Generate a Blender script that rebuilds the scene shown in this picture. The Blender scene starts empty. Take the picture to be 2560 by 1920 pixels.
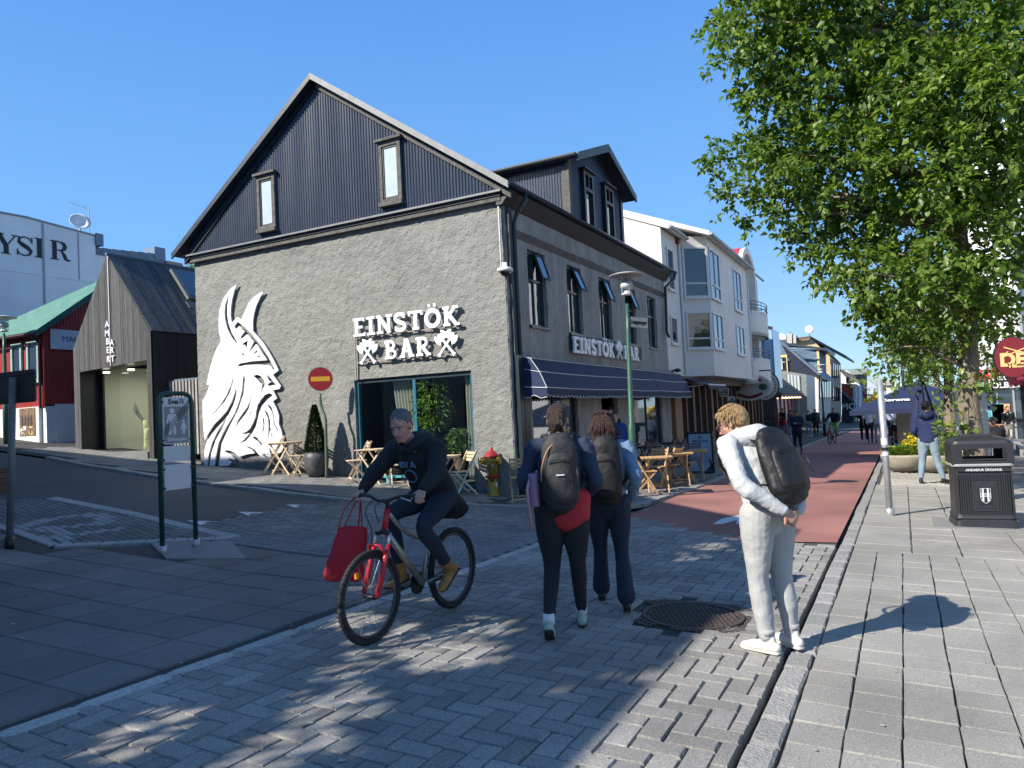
import bpy, bmesh, math, random
import numpy as np
from mathutils import Vector, Matrix, noise
random.seed(7)
R = math.radians
scene = bpy.context.scene
COL = scene.collection

# ---------------------------------------------------------------- camera
PITCH, ROLL, YAW = .0403793555, -.04942996, .483017561
FPX = 1851.68                                   # focal length in pixels of the 2560 px wide photograph
_fw = Vector((-math.sin(YAW)*math.cos(PITCH), math.cos(YAW)*math.cos(PITCH), math.sin(PITCH)))
_rt = _fw.cross(Vector((0, 0, 1))).normalized()
_up = _rt.cross(_fw)
_r2 = _rt*math.cos(ROLL)+_up*math.sin(ROLL)
_u2 = -_rt*math.sin(ROLL)+_up*math.cos(ROLL)
CAM = Vector((0, 0, 1.6))
cd = bpy.data.cameras.new('camera')
cam = bpy.data.objects.new('camera', cd)
COL.objects.link(cam)
cd.sensor_fit = 'HORIZONTAL'
cd.sensor_width = 36
cd.lens = FPX*36/2560
cd.clip_start = .05
cd.clip_end = 3000
cam.matrix_world = Matrix(((_r2.x, _u2.x, -_fw.x, 0), (_r2.y, _u2.y, -_fw.y, 0), (_r2.z, _u2.z, -_fw.z, CAM.z), (0, 0, 0, 1)))
scene.camera = cam

# ---------------------------------------------------------------- sky, sun, exposure
SUN_AZ, SUN_EL = R(33), R(37)                   # light travels towards azimuth 33 deg east of +Y
world = bpy.data.worlds.new('World')
scene.world = world
world.use_nodes = True
nt = world.node_tree
nt.nodes.clear()
sky = nt.nodes.new('ShaderNodeTexSky')
sky.sky_type = 'NISHITA'
sky.sun_disc = False
sky.sun_elevation = SUN_EL
sky.sun_rotation = SUN_AZ+math.pi
sky.air_density = 1.0
sky.dust_density = 0
sky.ozone_density = 6.0
sky.altitude = 600
bg = nt.nodes.new('ShaderNodeBackground')
bg.inputs[1].default_value = .095
wo = nt.nodes.new('ShaderNodeOutputWorld')
tcw = nt.nodes.new('ShaderNodeTexCoord'); sxyz = nt.nodes.new('ShaderNodeSeparateXYZ'); rmp = nt.nodes.new('ShaderNodeValToRGB')
for _k, (_p, _c) in enumerate(((0, (3.3, 5.2, 7.0)), (.22, (1.5, 3.6, 7.0)), (.55, (.72, 2.35, 6.1)), (1, (.5, 1.5, 3.6)))):
    _e = rmp.color_ramp.elements[_k] if _k < 2 else rmp.color_ramp.elements.new(_p)
    _e.position = _p; _e.color = (*[c/10 for c in _c], 1)
nt.links.new(tcw.outputs['Generated'], sxyz.inputs[0]); nt.links.new(sxyz.outputs['Z'], rmp.inputs[0])
vm = nt.nodes.new('ShaderNodeVectorMath'); vm.operation = 'SCALE'; vm.inputs['Scale'].default_value = 10; nt.links.new(rmp.outputs[0], vm.inputs[0])
mxs = nt.nodes.new('ShaderNodeMix'); mxs.data_type = 'RGBA'; mxs.inputs[0].default_value = .8      # clear northern blue over the physical sky
nt.links.new(sky.outputs[0], mxs.inputs[6]); nt.links.new(vm.outputs[0], mxs.inputs[7]); nt.links.new(mxs.outputs[2], bg.inputs[0])
nt.links.new(bg.outputs[0], wo.inputs[0])
sl = bpy.data.lights.new('sun', 'SUN')
sl.energy = 5.0
sl.angle = R(.53)
sl.color = (1, .93, .82)
sun = bpy.data.objects.new('sun', sl)
COL.objects.link(sun)
sdir = Vector((math.sin(SUN_AZ)*math.cos(SUN_EL), math.cos(SUN_AZ)*math.cos(SUN_EL), -math.sin(SUN_EL)))
sun.rotation_euler = sdir.to_track_quat('-Z', 'Y').to_euler()
sun.location = (-20, -30, 30)
scene.view_settings.view_transform = 'Standard'
scene.view_settings.look = 'None'
scene.view_settings.gamma = 1
scene.view_settings.use_curve_mapping = False
scene.view_settings.exposure = .72

# ---------------------------------------------------------------- geometry of the place
KX = [-60, -26, -21.3, -17.9, -15.5, -10.98, -6.73, -6.0, -4, 20]
KZ = [4.0, 1.95, 1.47, 1.12, .948, .653, .218, .17, .12, -.6]
def H(x, y):
    """height of the ground: Laugavegur falls away, the side street climbs to the left"""
    s = min(1, max(0, (y-4)/8.8)); s = s*s*(3-2*s); f = .5+.5*s
    h = float(np.interp(x, KX, KZ))
    if x < -6: h = .17+(h-.17)*f
    return -.05-.017*y+h
KD = 2560/2212
def ray(X, Y):
    x, y = X*KD, Y*KD
    return _fw+_r2*((x-1280)/FPX)-_u2*((y-960)/FPX)
def at_y(X, Y, y): d = ray(X, Y); return CAM+d*(y/d.y)
def at_x(X, Y, x): d = ray(X, Y); return CAM+d*(x/d.x)
def gnd(X, Y):
    d = ray(X, Y); t = .5
    while t < 400:
        p = CAM+d*t
        if p.z < H(p.x, p.y): break
        t *= 1.01
    a, b = t/1.01, t
    for _ in range(30):
        m = (a+b)/2; p = CAM+d*m
        if p.z < H(p.x, p.y): b = m
        else: a = m
    return CAM+d*a
def src(f): return lambda x, y: f(x, y)
def Z1(x, y): return (x/2.3036/KD, (480+y/2.3036)/KD)
def Z2(x, y): return ((440+x/2.765)/KD, (640+y/2.765)/KD)
def Z3(x, y): return ((1200+x/2.7645)/KD, (360+y/2.7645)/KD)
def Z4(x, y): return ((1240+x/3.568)/KD, (860+y/3.568)/KD)
def Z5(x, y): return ((1860+x/3.0729)/KD, (780+y/3.0729)/KD)
def Z6(x, y): return ((1960+x/4.147)/KD, (780+y/4.147)/KD)
def Z8(x, y): return ((1600+x/5.53)/KD, (880+y/5.53)/KD)

# ---------------------------------------------------------------- materials
MATS = {}
def mat(name, col, rough=.7, noise_=None, bump=None, metal=0, spec=.5, rnd=0, stretch=None, col2=None, emit=None, coat=0, streak=None, world_tex=False, isl=0):
    """noise_=(scale, amount), bump=(scale, strength[, detail]); rnd = brightness spread between objects"""
    if name in MATS: return MATS[name]
    m = bpy.data.materials.new(name); MATS[name] = m
    m.use_nodes = True
    n = m.node_tree; b = n.nodes['Principled BSDF']
    b.inputs['Base Color'].default_value = (*col, 1)
    b.inputs['Roughness'].default_value = rough
    b.inputs['Metallic'].default_value = metal
    b.inputs['Specular IOR Level'].default_value = spec
    b.inputs['Coat Weight'].default_value = coat
    tc = n.nodes.new('ShaderNodeTexCoord'); vec = tc.outputs['Object']
    if world_tex:
        g = n.nodes.new('ShaderNodeNewGeometry'); vec = g.outputs['Position']
    if stretch:
        mp = n.nodes.new('ShaderNodeMapping'); mp.inputs['Scale'].default_value = stretch
        n.links.new(vec, mp.inputs[0]); vec = mp.outputs[0]
    cur = None
    if noise_:
        nn = n.nodes.new('ShaderNodeTexNoise'); nn.inputs['Scale'].default_value = noise_[0]; nn.inputs['Detail'].default_value = 6
        nn.inputs['Roughness'].default_value = .65
        n.links.new(vec, nn.inputs[0])
        rp = n.nodes.new('ShaderNodeValToRGB'); a = noise_[1]
        c2 = col2 or tuple(min(1, c*(1+a)) for c in col)
        rp.color_ramp.elements[0].position = .3; rp.color_ramp.elements[1].position = .7
        rp.color_ramp.elements[0].color = (*[c*(1-a) for c in col], 1) if not col2 else (*col, 1)
        rp.color_ramp.elements[1].color = (*c2, 1)
        n.links.new(nn.outputs[0], rp.inputs[0]); cur = rp.outputs[0]
    if rnd:
        oi = n.nodes.new('ShaderNodeObjectInfo'); mr = n.nodes.new('ShaderNodeMapRange')
        mr.inputs[3].default_value = 1-rnd; mr.inputs[4].default_value = 1+rnd
        n.links.new(oi.outputs['Random'], mr.inputs[0])
        mx = n.nodes.new('ShaderNodeVectorMath'); mx.operation = 'SCALE'
        if cur: n.links.new(cur, mx.inputs[0])
        else: mx.inputs[0].default_value = col
        n.links.new(mr.outputs[0], mx.inputs['Scale']); cur = mx.outputs[0]
    if isl:      # brightness spread between loose stones of one mesh
        gi = n.nodes.new('ShaderNodeNewGeometry'); mr = n.nodes.new('ShaderNodeMapRange'); mr.inputs[3].default_value = 1-isl; mr.inputs[4].default_value = 1+isl
        n.links.new(gi.outputs['Random Per Island'], mr.inputs[0]); mx = n.nodes.new('ShaderNodeVectorMath'); mx.operation = 'SCALE'; n.links.new(cur, mx.inputs[0]); n.links.new(mr.outputs[0], mx.inputs['Scale']); cur = mx.outputs[0]
    if streak:   # big soft stains: (scale, amount)
        n2 = n.nodes.new('ShaderNodeTexNoise'); n2.inputs['Scale'].default_value = streak[0]; n2.inputs['Detail'].default_value = 3
        n.links.new(vec, n2.inputs[0])
        mr = n.nodes.new('ShaderNodeMapRange'); mr.inputs[1].default_value = .3; mr.inputs[2].default_value = .7
        mr.inputs[3].default_value = 1-streak[1]; mr.inputs[4].default_value = 1+streak[1]*.5
        n.links.new(n2.outputs[0], mr.inputs[0])
        mx = n.nodes.new('ShaderNodeVectorMath'); mx.operation = 'SCALE'
        if cur: n.links.new(cur, mx.inputs[0])
        else: mx.inputs[0].default_value = col
        n.links.new(mr.outputs[0], mx.inputs['Scale']); cur = mx.outputs[0]
    if cur: n.links.new(cur, b.inputs['Base Color'])
    if bump:
        bn = n.nodes.new('ShaderNodeTexNoise'); bn.inputs['Scale'].default_value = bump[0]; bn.inputs['Detail'].default_value = bump[2] if len(bump) > 2 else 8
        n.links.new(vec, bn.inputs[0])
        bb = n.nodes.new('ShaderNodeBump'); bb.inputs['Strength'].default_value = bump[1]; bb.inputs['Distance'].default_value = .02
        n.links.new(bn.outputs[0], bb.inputs['Height']); n.links.new(bb.outputs[0], b.inputs['Normal'])
    if emit:
        b.inputs['Emission Color'].default_value = (*emit[0], 1); b.inputs['Emission Strength'].default_value = emit[1]
    return m
def glass(name, tint=(.9, .95, .95), through=.75, rough=.02):
    if name in MATS: return MATS[name]
    m = bpy.data.materials.new(name); MATS[name] = m; m.use_nodes = True
    n = m.node_tree; n.nodes.remove(n.nodes['Principled BSDF'])
    o = n.nodes['Material Output']; t = n.nodes.new('ShaderNodeBsdfTransparent'); t.inputs[0].default_value = (*tint, 1)
    g = n.nodes.new('ShaderNodeBsdfGlossy'); g.inputs['Roughness'].default_value = rough; g.inputs[0].default_value = (.95, .97, 1, 1)
    lw = n.nodes.new('ShaderNodeFresnel'); lw.inputs[0].default_value = 1.38
    mr = n.nodes.new('ShaderNodeMapRange'); mr.inputs[3].default_value = 1-through; mr.inputs[4].default_value = 1
    ge = n.nodes.new('ShaderNodeNewGeometry'); sb = n.nodes.new('ShaderNodeMath'); sb.operation = 'SUBTRACT'; sb.inputs[0].default_value = 1; n.links.new(ge.outputs['Backfacing'], sb.inputs[1])
    ml = n.nodes.new('ShaderNodeMath'); ml.operation = 'MULTIPLY'; n.links.new(lw.outputs[0], ml.inputs[0]); n.links.new(sb.outputs[0], ml.inputs[1]); n.links.new(ml.outputs[0], mr.inputs[0])
    mx = n.nodes.new('ShaderNodeMixShader'); n.links.new(mr.outputs[0], mx.inputs[0]); n.links.new(t.outputs[0], mx.inputs[1]); n.links.new(g.outputs[0], mx.inputs[2])
    n.links.new(mx.outputs[0], o.inputs[0])
    return m

# ---------------------------------------------------------------- mesh building helpers
INV = {}
class MB:
    def __init__(s): s.v = []; s.f = []
    def add(s, vs, fs):
        o = len(s.v); s.v += [tuple(v) for v in vs]; s.f += [tuple(o+i for i in f) for f in fs]; return s
    def box(s, x0, x1, y0, y1, z0, z1, M=None):
        vs = [Vector(p) for p in ((x0, y0, z0), (x1, y0, z0), (x1, y1, z0), (x0, y1, z0), (x0, y0, z1), (x1, y0, z1), (x1, y1, z1), (x0, y1, z1))]
        if M: vs = [M @ v for v in vs]
        return s.add(vs, [(0, 3, 2, 1), (4, 5, 6, 7), (0, 1, 5, 4), (1, 2, 6, 5), (2, 3, 7, 6), (3, 0, 4, 7)])
    def beam(s, a, b, w, h, up=(0, 0, 1)):
        a, b = Vector(a), Vector(b); t = (b-a).normalized(); u = Vector(up); r = t.cross(u)
        if r.length < 1e-4: r = t.cross(Vector((0, 1, 0)))
        r.normalize(); u = r.cross(t)
        vs = [p+r*(sx*w/2)+u*(sz*h/2) for p in (a, b) for sx, sz in ((-1, -1), (1, -1), (1, 1), (-1, 1))]
        return s.add(vs, [(0, 1, 2, 3), (7, 6, 5, 4), (0, 4, 5, 1), (1, 5, 6, 2), (2, 6, 7, 3), (3, 7, 4, 0)])
    def prism(s, pts, off):
        """closed prism: pts = 3D polygon, off = extrusion vector"""
        n = len(pts); off = Vector(off); a = [Vector(p) for p in pts]
        return s.add(a+[p+off for p in a], [tuple(range(n))[::-1], tuple(range(n, 2*n))]+[(i, (i+1) % n, n+(i+1) % n, n+i) for i in range(n)])
    def quad(s, a, b, c, d): return s.add([a, b, c, d], [(0, 1, 2, 3)])
    def tube(s, pts, rad, side=None, n=8, smooth=0, round_=False):
        pts = [Vector(p) for p in pts]
        if not isinstance(rad, (list, tuple)): rad = [rad]*len(pts)
        rad = [(r, r) if not isinstance(r, (list, tuple)) else r for r in rad]
        if smooth and len(pts) > 2:
            P, Q = [], []
            for i in range(len(pts)-1):
                p0, p1, p2, p3 = pts[max(0, i-1)], pts[i], pts[i+1], pts[min(len(pts)-1, i+2)]
                q0, q1, q2, q3 = [Vector((*rad[j], 0)) for j in (max(0, i-1), i, i+1, min(len(pts)-1, i+2))]
                for k in range(smooth):
                    t = k/smooth; c = lambda a, b, c_, d: .5*((2*b)+(c_-a)*t+(2*a-5*b+4*c_-d)*t*t+(3*b-a-3*c_+d)*t**3)
                    P.append(c(p0, p1, p2, p3)); q = c(q0, q1, q2, q3); Q.append((max(q.x, .0005), max(q.y, .0005)))
            P.append(pts[-1]); Q.append(rad[-1]); pts, rad = P, Q
        if round_:
            t0 = (pts[0]-pts[1]).normalized(); t1 = (pts[-1]-pts[-2]).normalized()
            r0, r1 = rad[0], rad[-1]; m0, m1 = min(r0), min(r1)
            pre = [(pts[0]+t0*m0*math.sin(a), (r0[0]*math.cos(a), r0[1]*math.cos(a))) for a in (R(75), R(45), R(20))]
            post = [(pts[-1]+t1*m1*math.sin(a), (r1[0]*math.cos(a), r1[1]*math.cos(a))) for a in (R(20), R(45), R(75))]
            pts = [p for p, _ in pre]+pts+[p for p, _ in post]; rad = [r for _, r in pre]+list(rad)+[r for _, r in post]
        m = len(pts); vs = []; a = Vector(side) if side else None
        for i, p in enumerate(pts):
            t = (pts[min(m-1, i+1)]-pts[max(0, i-1)])
            if t.length < 1e-9: t = Vector((0, 0, 1))
            t.normalize()
            if a is None:
                a = t.cross(Vector((0, 0, 1)))
                if a.length < .1: a = t.cross(Vector((0, 1, 0)))
            a2 = a-t*a.dot(t)
            if a2.length < 1e-5: a2 = t.orthogonal()
            a2.normalize(); b = t.cross(a2)
            if not side: a = a2
            for k in range(n):
                an = 2*math.pi*k/n
                vs.append(p+a2*(rad[i][0]*math.cos(an))+b*(rad[i][1]*math.sin(an)))
        fs = [(i*n+k, i*n+(k+1) % n, (i+1)*n+(k+1) % n, (i+1)*n+k) for i in range(m-1) for k in range(n)]
        fs += [tuple(range(n))[::-1], tuple((m-1)*n+k for k in range(n))]
        return s.add(vs, fs)
    def lathe(s, prof, c=(0, 0, 0), n=20):
        """profile of (radius, z) about a vertical axis through c"""
        c = Vector(c); vs = []
        for r, z in prof:
            for k in range(n):
                a = 2*math.pi*k/n; vs.append(c+Vector((r*math.cos(a), r*math.sin(a), z)))
        m = len(prof)
        fs = [(i*n+k, i*n+(k+1) % n, (i+1)*n+(k+1) % n, (i+1)*n+k) for i in range(m-1) for k in range(n)]
        if prof[0][0] > .002: fs.append(tuple(range(n))[::-1])
        if prof[-1][0] > .002: fs.append(tuple((m-1)*n+k for k in range(n)))
        return s.add(vs, fs)
    def ball(s, c, r, n=10, M=None):
        c = Vector(c); r = Vector(r) if isinstance(r, (tuple, list)) else Vector((r, r, r)); vs = []; m = max(4, n*2//3)
        for i in range(m+1):
            th = math.pi*i/m
            for k in range(n):
                ph = 2*math.pi*k/n
                q = Vector((r.x*math.sin(th)*math.cos(ph), r.y*math.sin(th)*math.sin(ph), r.z*math.cos(th)))
                vs.append(c+(M @ q if M else q))
        return s.add(vs, [(i*n+k, (i+1)*n+k, (i+1)*n+(k+1) % n, i*n+(k+1) % n) for i in range(m) for k in range(n)])
    def mesh(s, name, m=None, smooth=False):
        me = bpy.data.meshes.new(name); me.from_pydata(s.v, [], s.f); me.validate()
        if m: me.materials.append(m)
        if smooth: me.polygons.foreach_set('use_smooth', [True]*len(me.polygons))
        me.update(); return me
    def build(s, name, m, parent=None, smooth=False, kind=None):
        return link(name, s.mesh(name, m, smooth), parent, kind)
def link(name, me, parent=None, kind=None):
    o = bpy.data.objects.new(name, me); COL.objects.link(o)
    if parent is not None:
        o.parent = parent
        if parent.name in INV: o.matrix_parent_inverse = INV[parent.name]
    if kind: o['kind'] = kind
    return o
def tag(o, label, cat, group=None):
    o['label'] = label; o['category'] = cat
    if group: o['group'] = group
    return o
def thing(name, label, cat, loc=None, group=None):
    """an Empty at the thing's base; with loc the parts are given in world coordinates, without it in local ones"""
    o = bpy.data.objects.new(name, None); COL.objects.link(o); o.empty_display_size = .1
    if loc is not None:
        o.location = loc; INV[o.name] = Matrix.Translation(-Vector(loc))
    return tag(o, label, cat, group)
def dup(root, loc, rz=0, label=None, group=None, sc=None):
    r = root.copy(); COL.objects.link(r); r.location = loc; r.rotation_euler = (0, 0, rz)
    if sc: r.scale = (sc, sc, sc)
    if label: r['label'] = label
    if group: r['group'] = group
    def rec(a, b):
        for ch in list(a.children):
            c = ch.copy(); COL.objects.link(c); c.parent = b; rec(ch, c)
    rec(root, r)
    return r
def struct(o): o['kind'] = 'structure'; return o
_fonts = {}
def text_mb(txt, size, M, depth=.004, align='CENTER', bold=0.0, spacing=1.0):
    """writing as a mesh in an MB; M maps text space (x right, y up, z out of the surface) to the world"""
    cu = bpy.data.curves.new('t', 'FONT'); cu.body = txt; cu.size = size; cu.extrude = depth/2; cu.align_x = align; cu.align_y = 'CENTER'
    cu.offset = bold; cu.space_character = spacing; cu.resolution_u = 3
    ob = bpy.data.objects.new('t', cu); TMP.collection.objects.link(ob)
    TMP.view_layers[0].update()
    dg = TMP.view_layers[0].depsgraph
    me = bpy.data.meshes.new_from_object(ob.evaluated_get(dg))
    mb = MB(); mb.add([M @ v.co for v in me.vertices], [tuple(p.vertices) for p in me.polygons])
    bpy.data.objects.remove(ob); bpy.data.curves.remove(cu); bpy.data.meshes.remove(me)
    return mb
TMP = bpy.data.scenes.new('text_bench')
def frame(o, xdir, ydir, ):
    x = Vector(xdir).normalized(); y = Vector(ydir).normalized(); z = x.cross(y).normalized(); y = z.cross(x)
    return Matrix(((x.x, y.x, z.x, o[0]), (x.y, y.y, z.y, o[1]), (x.z, y.z, z.z, o[2]), (0, 0, 0, 1)))
FRONT = lambda x, y, z: frame((x, y, z), (1, 0, 0), (0, 0, 1))      # faces the camera side (-Y)
SIDE = lambda x, y, z: frame((x, y, z), (0, 1, 0), (0, 0, 1))       # faces the street (+X)

M_white = mat('white_render', (.72, .72, .70), .85, (3, .06), (60, .15), streak=(.6, .08))
M_asphalt = mat('asphalt', (.078, .081, .085), .85, (90, .45), (120, .5), streak=(.7, .25), world_tex=True)
M_joint = mat('joint_sand', (.055, .053, .05), .95, (60, .4), (90, .5), world_tex=True)
M_dark = mat('dark_paint', (.012, .014, .018), .45)
M_black = mat('black_metal', (.015, .016, .018), .4, spec=.5)
M_steel = mat('galvanised_steel', (.42, .44, .45), .45, (14, .15), metal=.6)
M_glassdark = mat('dark_window_glass', (.012, .016, .02), .04, spec=.9)
M_glassblue = mat('reflecting_window_glass', (.03, .05, .07), .03, spec=1.0, coat=.8)
M_clear = glass('clear_glass', through=.88)
M_shop = glass('shop_glass', (.85, .9, .9), through=.98)
# ================================================================ GROUND
def sheet(name, xs, ys, dz, m, kind='structure', f=None):
    vs = [(x, y, (f or H)(x, y)+dz) for y in ys for x in xs]; nx = len(xs)
    fs = [(j*nx+i, j*nx+i+1, (j+1)*nx+i+1, (j+1)*nx+i) for j in range(len(ys)-1) for i in range(nx-1)]
    mb = MB(); mb.add(vs, fs); o = mb.build(name, m, None, False, kind); return o
def fr(a, b, n): return [a+(b-a)*i/n for i in range(n+1)]
XS = [-600, -200, -90]+fr(-60, -26, 8)+[-21.3, -17.9, -15.5, -13, -10.98, -9.5, -8.5, -7.6, -6.73, -6, -4, 0, 4, 8, 14, 20, 60, 200, 600]
YS = [-60, -20]+fr(-5, 16, 21)+fr(18, 60, 8)+[80, 120, 200, 350, 700, 1500]
M_far = mat('far_ground', (.09, .092, .095), .9, (2, .15), world_tex=True)
ground = sheet('ground', XS, YS, -.10, M_far)

def polysheet(name, poly, dz, m, kind='structure', step=.5, parent=None):
    """a flat-laid sheet inside a polygon that follows the ground"""
    bm = bmesh.new(); vs = [bm.verts.new((x, y, 0)) for x, y in poly]; bm.faces.new(vs)
    xs = [p[0] for p in poly]; ys = [p[1] for p in poly]
    cuts = [(x, 0) for x in KX if min(xs) < x < max(xs)]
    for x in [k for k in np.arange(math.floor(min(xs)), max(xs), step*4)]+[k for k in KX]:
        if min(xs) < x < max(xs):
            bmesh.ops.bisect_plane(bm, geom=bm.verts[:]+bm.edges[:]+bm.faces[:], plane_co=(x, 0, 0), plane_no=(1, 0, 0))
    for y in np.arange(math.floor(min(ys)), max(ys), step*2):
        if min(ys) < y < max(ys):
            bmesh.ops.bisect_plane(bm, geom=bm.verts[:]+bm.edges[:]+bm.faces[:], plane_co=(0, y, 0), plane_no=(0, 1, 0))
    for v in bm.verts: v.co.z = H(v.co.x, v.co.y)+dz
    bmesh.ops.recalc_face_normals(bm, faces=bm.faces)
    if bm.faces and sum(f.normal.z for f in bm.faces) < 0: bmesh.ops.reverse_faces(bm, faces=bm.faces)
    me = bpy.data.meshes.new(name); bm.to_mesh(me); bm.free(); me.materials.append(m)
    return link(name, me, parent, kind)

M_paver = mat('concrete_paver', (.295, .282, .258), .9, (85, .45), (160, .6), rnd=.24, streak=(1.1, .3), world_tex=True)
M_paver_b = mat('worn_paver', (.29, .278, .255), .9, (85, .45), (160, .6), isl=.2, streak=(1.1, .28), world_tex=True)
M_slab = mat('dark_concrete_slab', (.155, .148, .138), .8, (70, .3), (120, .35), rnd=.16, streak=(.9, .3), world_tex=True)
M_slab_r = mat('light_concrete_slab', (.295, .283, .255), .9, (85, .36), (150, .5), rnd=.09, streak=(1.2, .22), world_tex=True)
M_kerb = mat('kerb_stone', (.265, .26, .245), .9, (30, .2), (50, .8), rnd=.12, world_tex=True)
M_red = mat('red_asphalt', (.33, .145, .12), .85, (70, .22), (150, .5), streak=(.6, .3), world_tex=True)
M_walk = mat('grey_pavement', (.16, .16, .16), .85, (40, .2), (100, .4), rnd=.1, streak=(1, .15), world_tex=True)
M_roadpaint = mat('road_paint', (.62, .63, .62), .8, (25, .2), (90, .3), world_tex=True)

def unit_block(name, m, ch=.06, wob=.012, seed=0):
    """1 x 1 block with chamfered rim whose top is at z=0, 8 cm deep; shared by all stones of a kind"""
    rnd = random.Random(seed); mb = MB()
    def ring(k, z, w=0): return [(sx*(.5-k)+rnd.uniform(-w, w), sy*(.5-k)+rnd.uniform(-w, w), z) for sx, sy in ((-1, -1), (0, -1), (1, -1), (1, 0), (1, 1), (0, 1), (-1, 1), (-1, 0))]
    a, b, c = ring(0, -.08), ring(0, -.012, wob), ring(ch, 0, wob)
    vs = a+b+c; n = 8
    fs = [(i, (i+1) % n, n+(i+1) % n, n+i) for i in range(n)]+[(n+i, n+(i+1) % n, 2*n+(i+1) % n, 2*n+i) for i in range(n)]+[tuple(range(2*n, 3*n))]
    mb.add(vs, fs); return mb.mesh(name, m)
def tilt(x, y, rz=0):
    e = .2; n = Vector((-(H(x+e, y)-H(x-e, y))/(2*e), -(H(x, y+e)-H(x, y-e))/(2*e), 1)).normalized()
    return (Vector((0, 0, 1)).rotation_difference(n).to_matrix() @ Matrix.Rotation(rz, 3, 'Z'))
def lay(name, blocks, parent, stones, limit=300, m=None):
    """stones: (x, y, sx, sy, rz, dz); the nearest become objects, the rest one joined part"""
    stones = sorted(stones, key=lambda s: (s[0]**2+s[1]**2))
    rest = MB(); rnd = random.Random(len(stones))
    for i, (x, y, sx, sy, rz, dz) in enumerate(stones):
        me = rnd.choice(blocks)
        Mx = tilt(x, y, rz); Mw = Matrix.Translation((x, y, H(x, y)+dz)) @ Mx.to_4x4() @ Matrix.Rotation(rnd.gauss(0, .004), 4, 'X') @ Matrix.Rotation(rnd.gauss(0, .006), 4, 'Z') @ Matrix.Diagonal((sx, sy, 1, 1))
        if i < limit:
            o = bpy.data.objects.new(name, me); COL.objects.link(o); o.matrix_world = Mw; o.parent = parent
        else:
            rest.add([Mw @ v.co for v in me.vertices], [tuple(p.vertices) for p in me.polygons])
    if rest.v: rest.build(name+'_field', m or blocks[0].materials[0], parent, False, 'stuff')

rnd = random.Random(3)
# ---- herringbone crossing of concrete pavers
crossing = struct(polysheet('paver_crossing', [(-4.3, -2), (-.83, -2), (-.83, 10.1), (-2.2, 9.65), (-4.3, 11.3)], -.016, M_joint))
PB = [unit_block('paver', M_paver, .035, .006, i) for i in range(4)]
PBs = [unit_block('paver', M_paver, .06, .01, i+9) for i in range(3)]
W = .135; st = []
for i in range(-40, 90):
    for j in range(-20, 100):
        k = (i-j) % 4; x0, y0 = -4.28+i*W, -1.6+j*W
        if k == 0: cx, cy, sx, sy = x0+W, y0+W/2, 2*W, W
        elif k == 2: cx, cy, sx, sy = x0+W/2, y0, W, 2*W
        else: continue
        top = 10.0+max(0, -2.0-cx)*.75
        if cx+sx/2 < -4.27 or cx-sx/2 > -.86 or cy-sy/2 < -1.3 or cy+sy/2 > min(11.4, top): continue
        xa, xb = max(-4.29, cx-sx/2), min(-.82, cx+sx/2); cx, sx = (xa+xb)/2, xb-xa
        if sx < .05: continue
        if ((cx+1.62)/.48)**2+((cy-6.05)/.5)**2 < 1: continue
        st.append((cx, cy, sx-.008, sy-.008, 0, rnd.gauss(0, .002)))
lay('paver', PB, crossing, st, 300, M_paver_b)
# header course along the right edge: leave a dark, deep gap before the kerb
# ---- right kerb
kerb = struct(polysheet('right_kerb_bed', [(-.82, -2), (-.625, -2), (-.625, 40), (-.82, 40)], -.07, M_joint))
KB = [unit_block('kerb_stone', M_kerb, .08, .02, i+20) for i in range(4)]
st = []; y = -1.5
while y < 34:
    L = rnd.uniform(.32, .46) if y < 12 else 1.0
    x = -.708+.008*math.sin(y*1.3); st.append((x+rnd.uniform(-.006, .006), y+L/2, .145, L-.012, rnd.uniform(-.01, .01), .0)); y += L
lay('kerb_stone', KB, kerb, st, 60)
# ---- right pavement of square slabs
rp = struct(polysheet('right_pavement', [(-.625, -2), (7, -2), (7, 17.9), (-.625, 17.9)], -.02, M_joint))
SB = [unit_block('slab', M_slab_r, .02, .006, i+40) for i in range(4)]
st = []; sw, sh = .262, .285
for j in range(int(18.6/sh)):
    for i in range(22):
        x = -.625+(i+.5)*sw; y = -.9+(j+.5)*sh
        if y > 9.6: break
        if abs(math.atan2(x, y)) > R(16) and y > 2: 
            if x > .35*y: continue
        st.append((x+rnd.uniform(-.003, .003), y, sw-.007, sh-.005, rnd.gauss(0, .004), rnd.gauss(0, .0025)))
y = 9.65
while y < 17.8:                                             # bigger slabs beyond
    L = .5; x = -.625; k = 0
    while x < 4.2:
        w_ = (.62, .5, .62, .5)[k % 4]; st.append((x+w_/2, y+L/2, w_-.012, L-.01, 0, rnd.gauss(0, .002))); x += w_; k += 1
    y += L
lay('slab', SB, rp, st, 300)
far_right = struct(polysheet('far_right_pavement', [(-.625, 22.2), (30, 22.2), (30, 80), (-.625, 80)], -.02, M_walk))
fr2 = struct(polysheet('right_side_pavement', [(7, -2), (30, -2), (30, 22.2), (7, 22.2)], -.02, M_walk))
# cobbled patch under the planters
cob = struct(polysheet('cobbled_patch', [(-.625, 17.9), (7, 17.9), (7, 22.2), (-.625, 22.2)], -.022, M_joint))
M_cob = mat('cobble', (.33, .315, .28), .9, (40, .3), (60, .6), rnd=.2, world_tex=True)
CB = [unit_block('cobble', M_cob, .16, .05, i+60) for i in range(4)]
st = []
for j in range(34):
    for i in range(22):
        st.append((-.56+(i+.5+(j % 2)*.5)*.135, 17.95+(j+.5)*.125, .115, .105, rnd.gauss(0, .08), rnd.gauss(0, .003)))
lay('cobble', CB, cob, st, 300)
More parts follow.
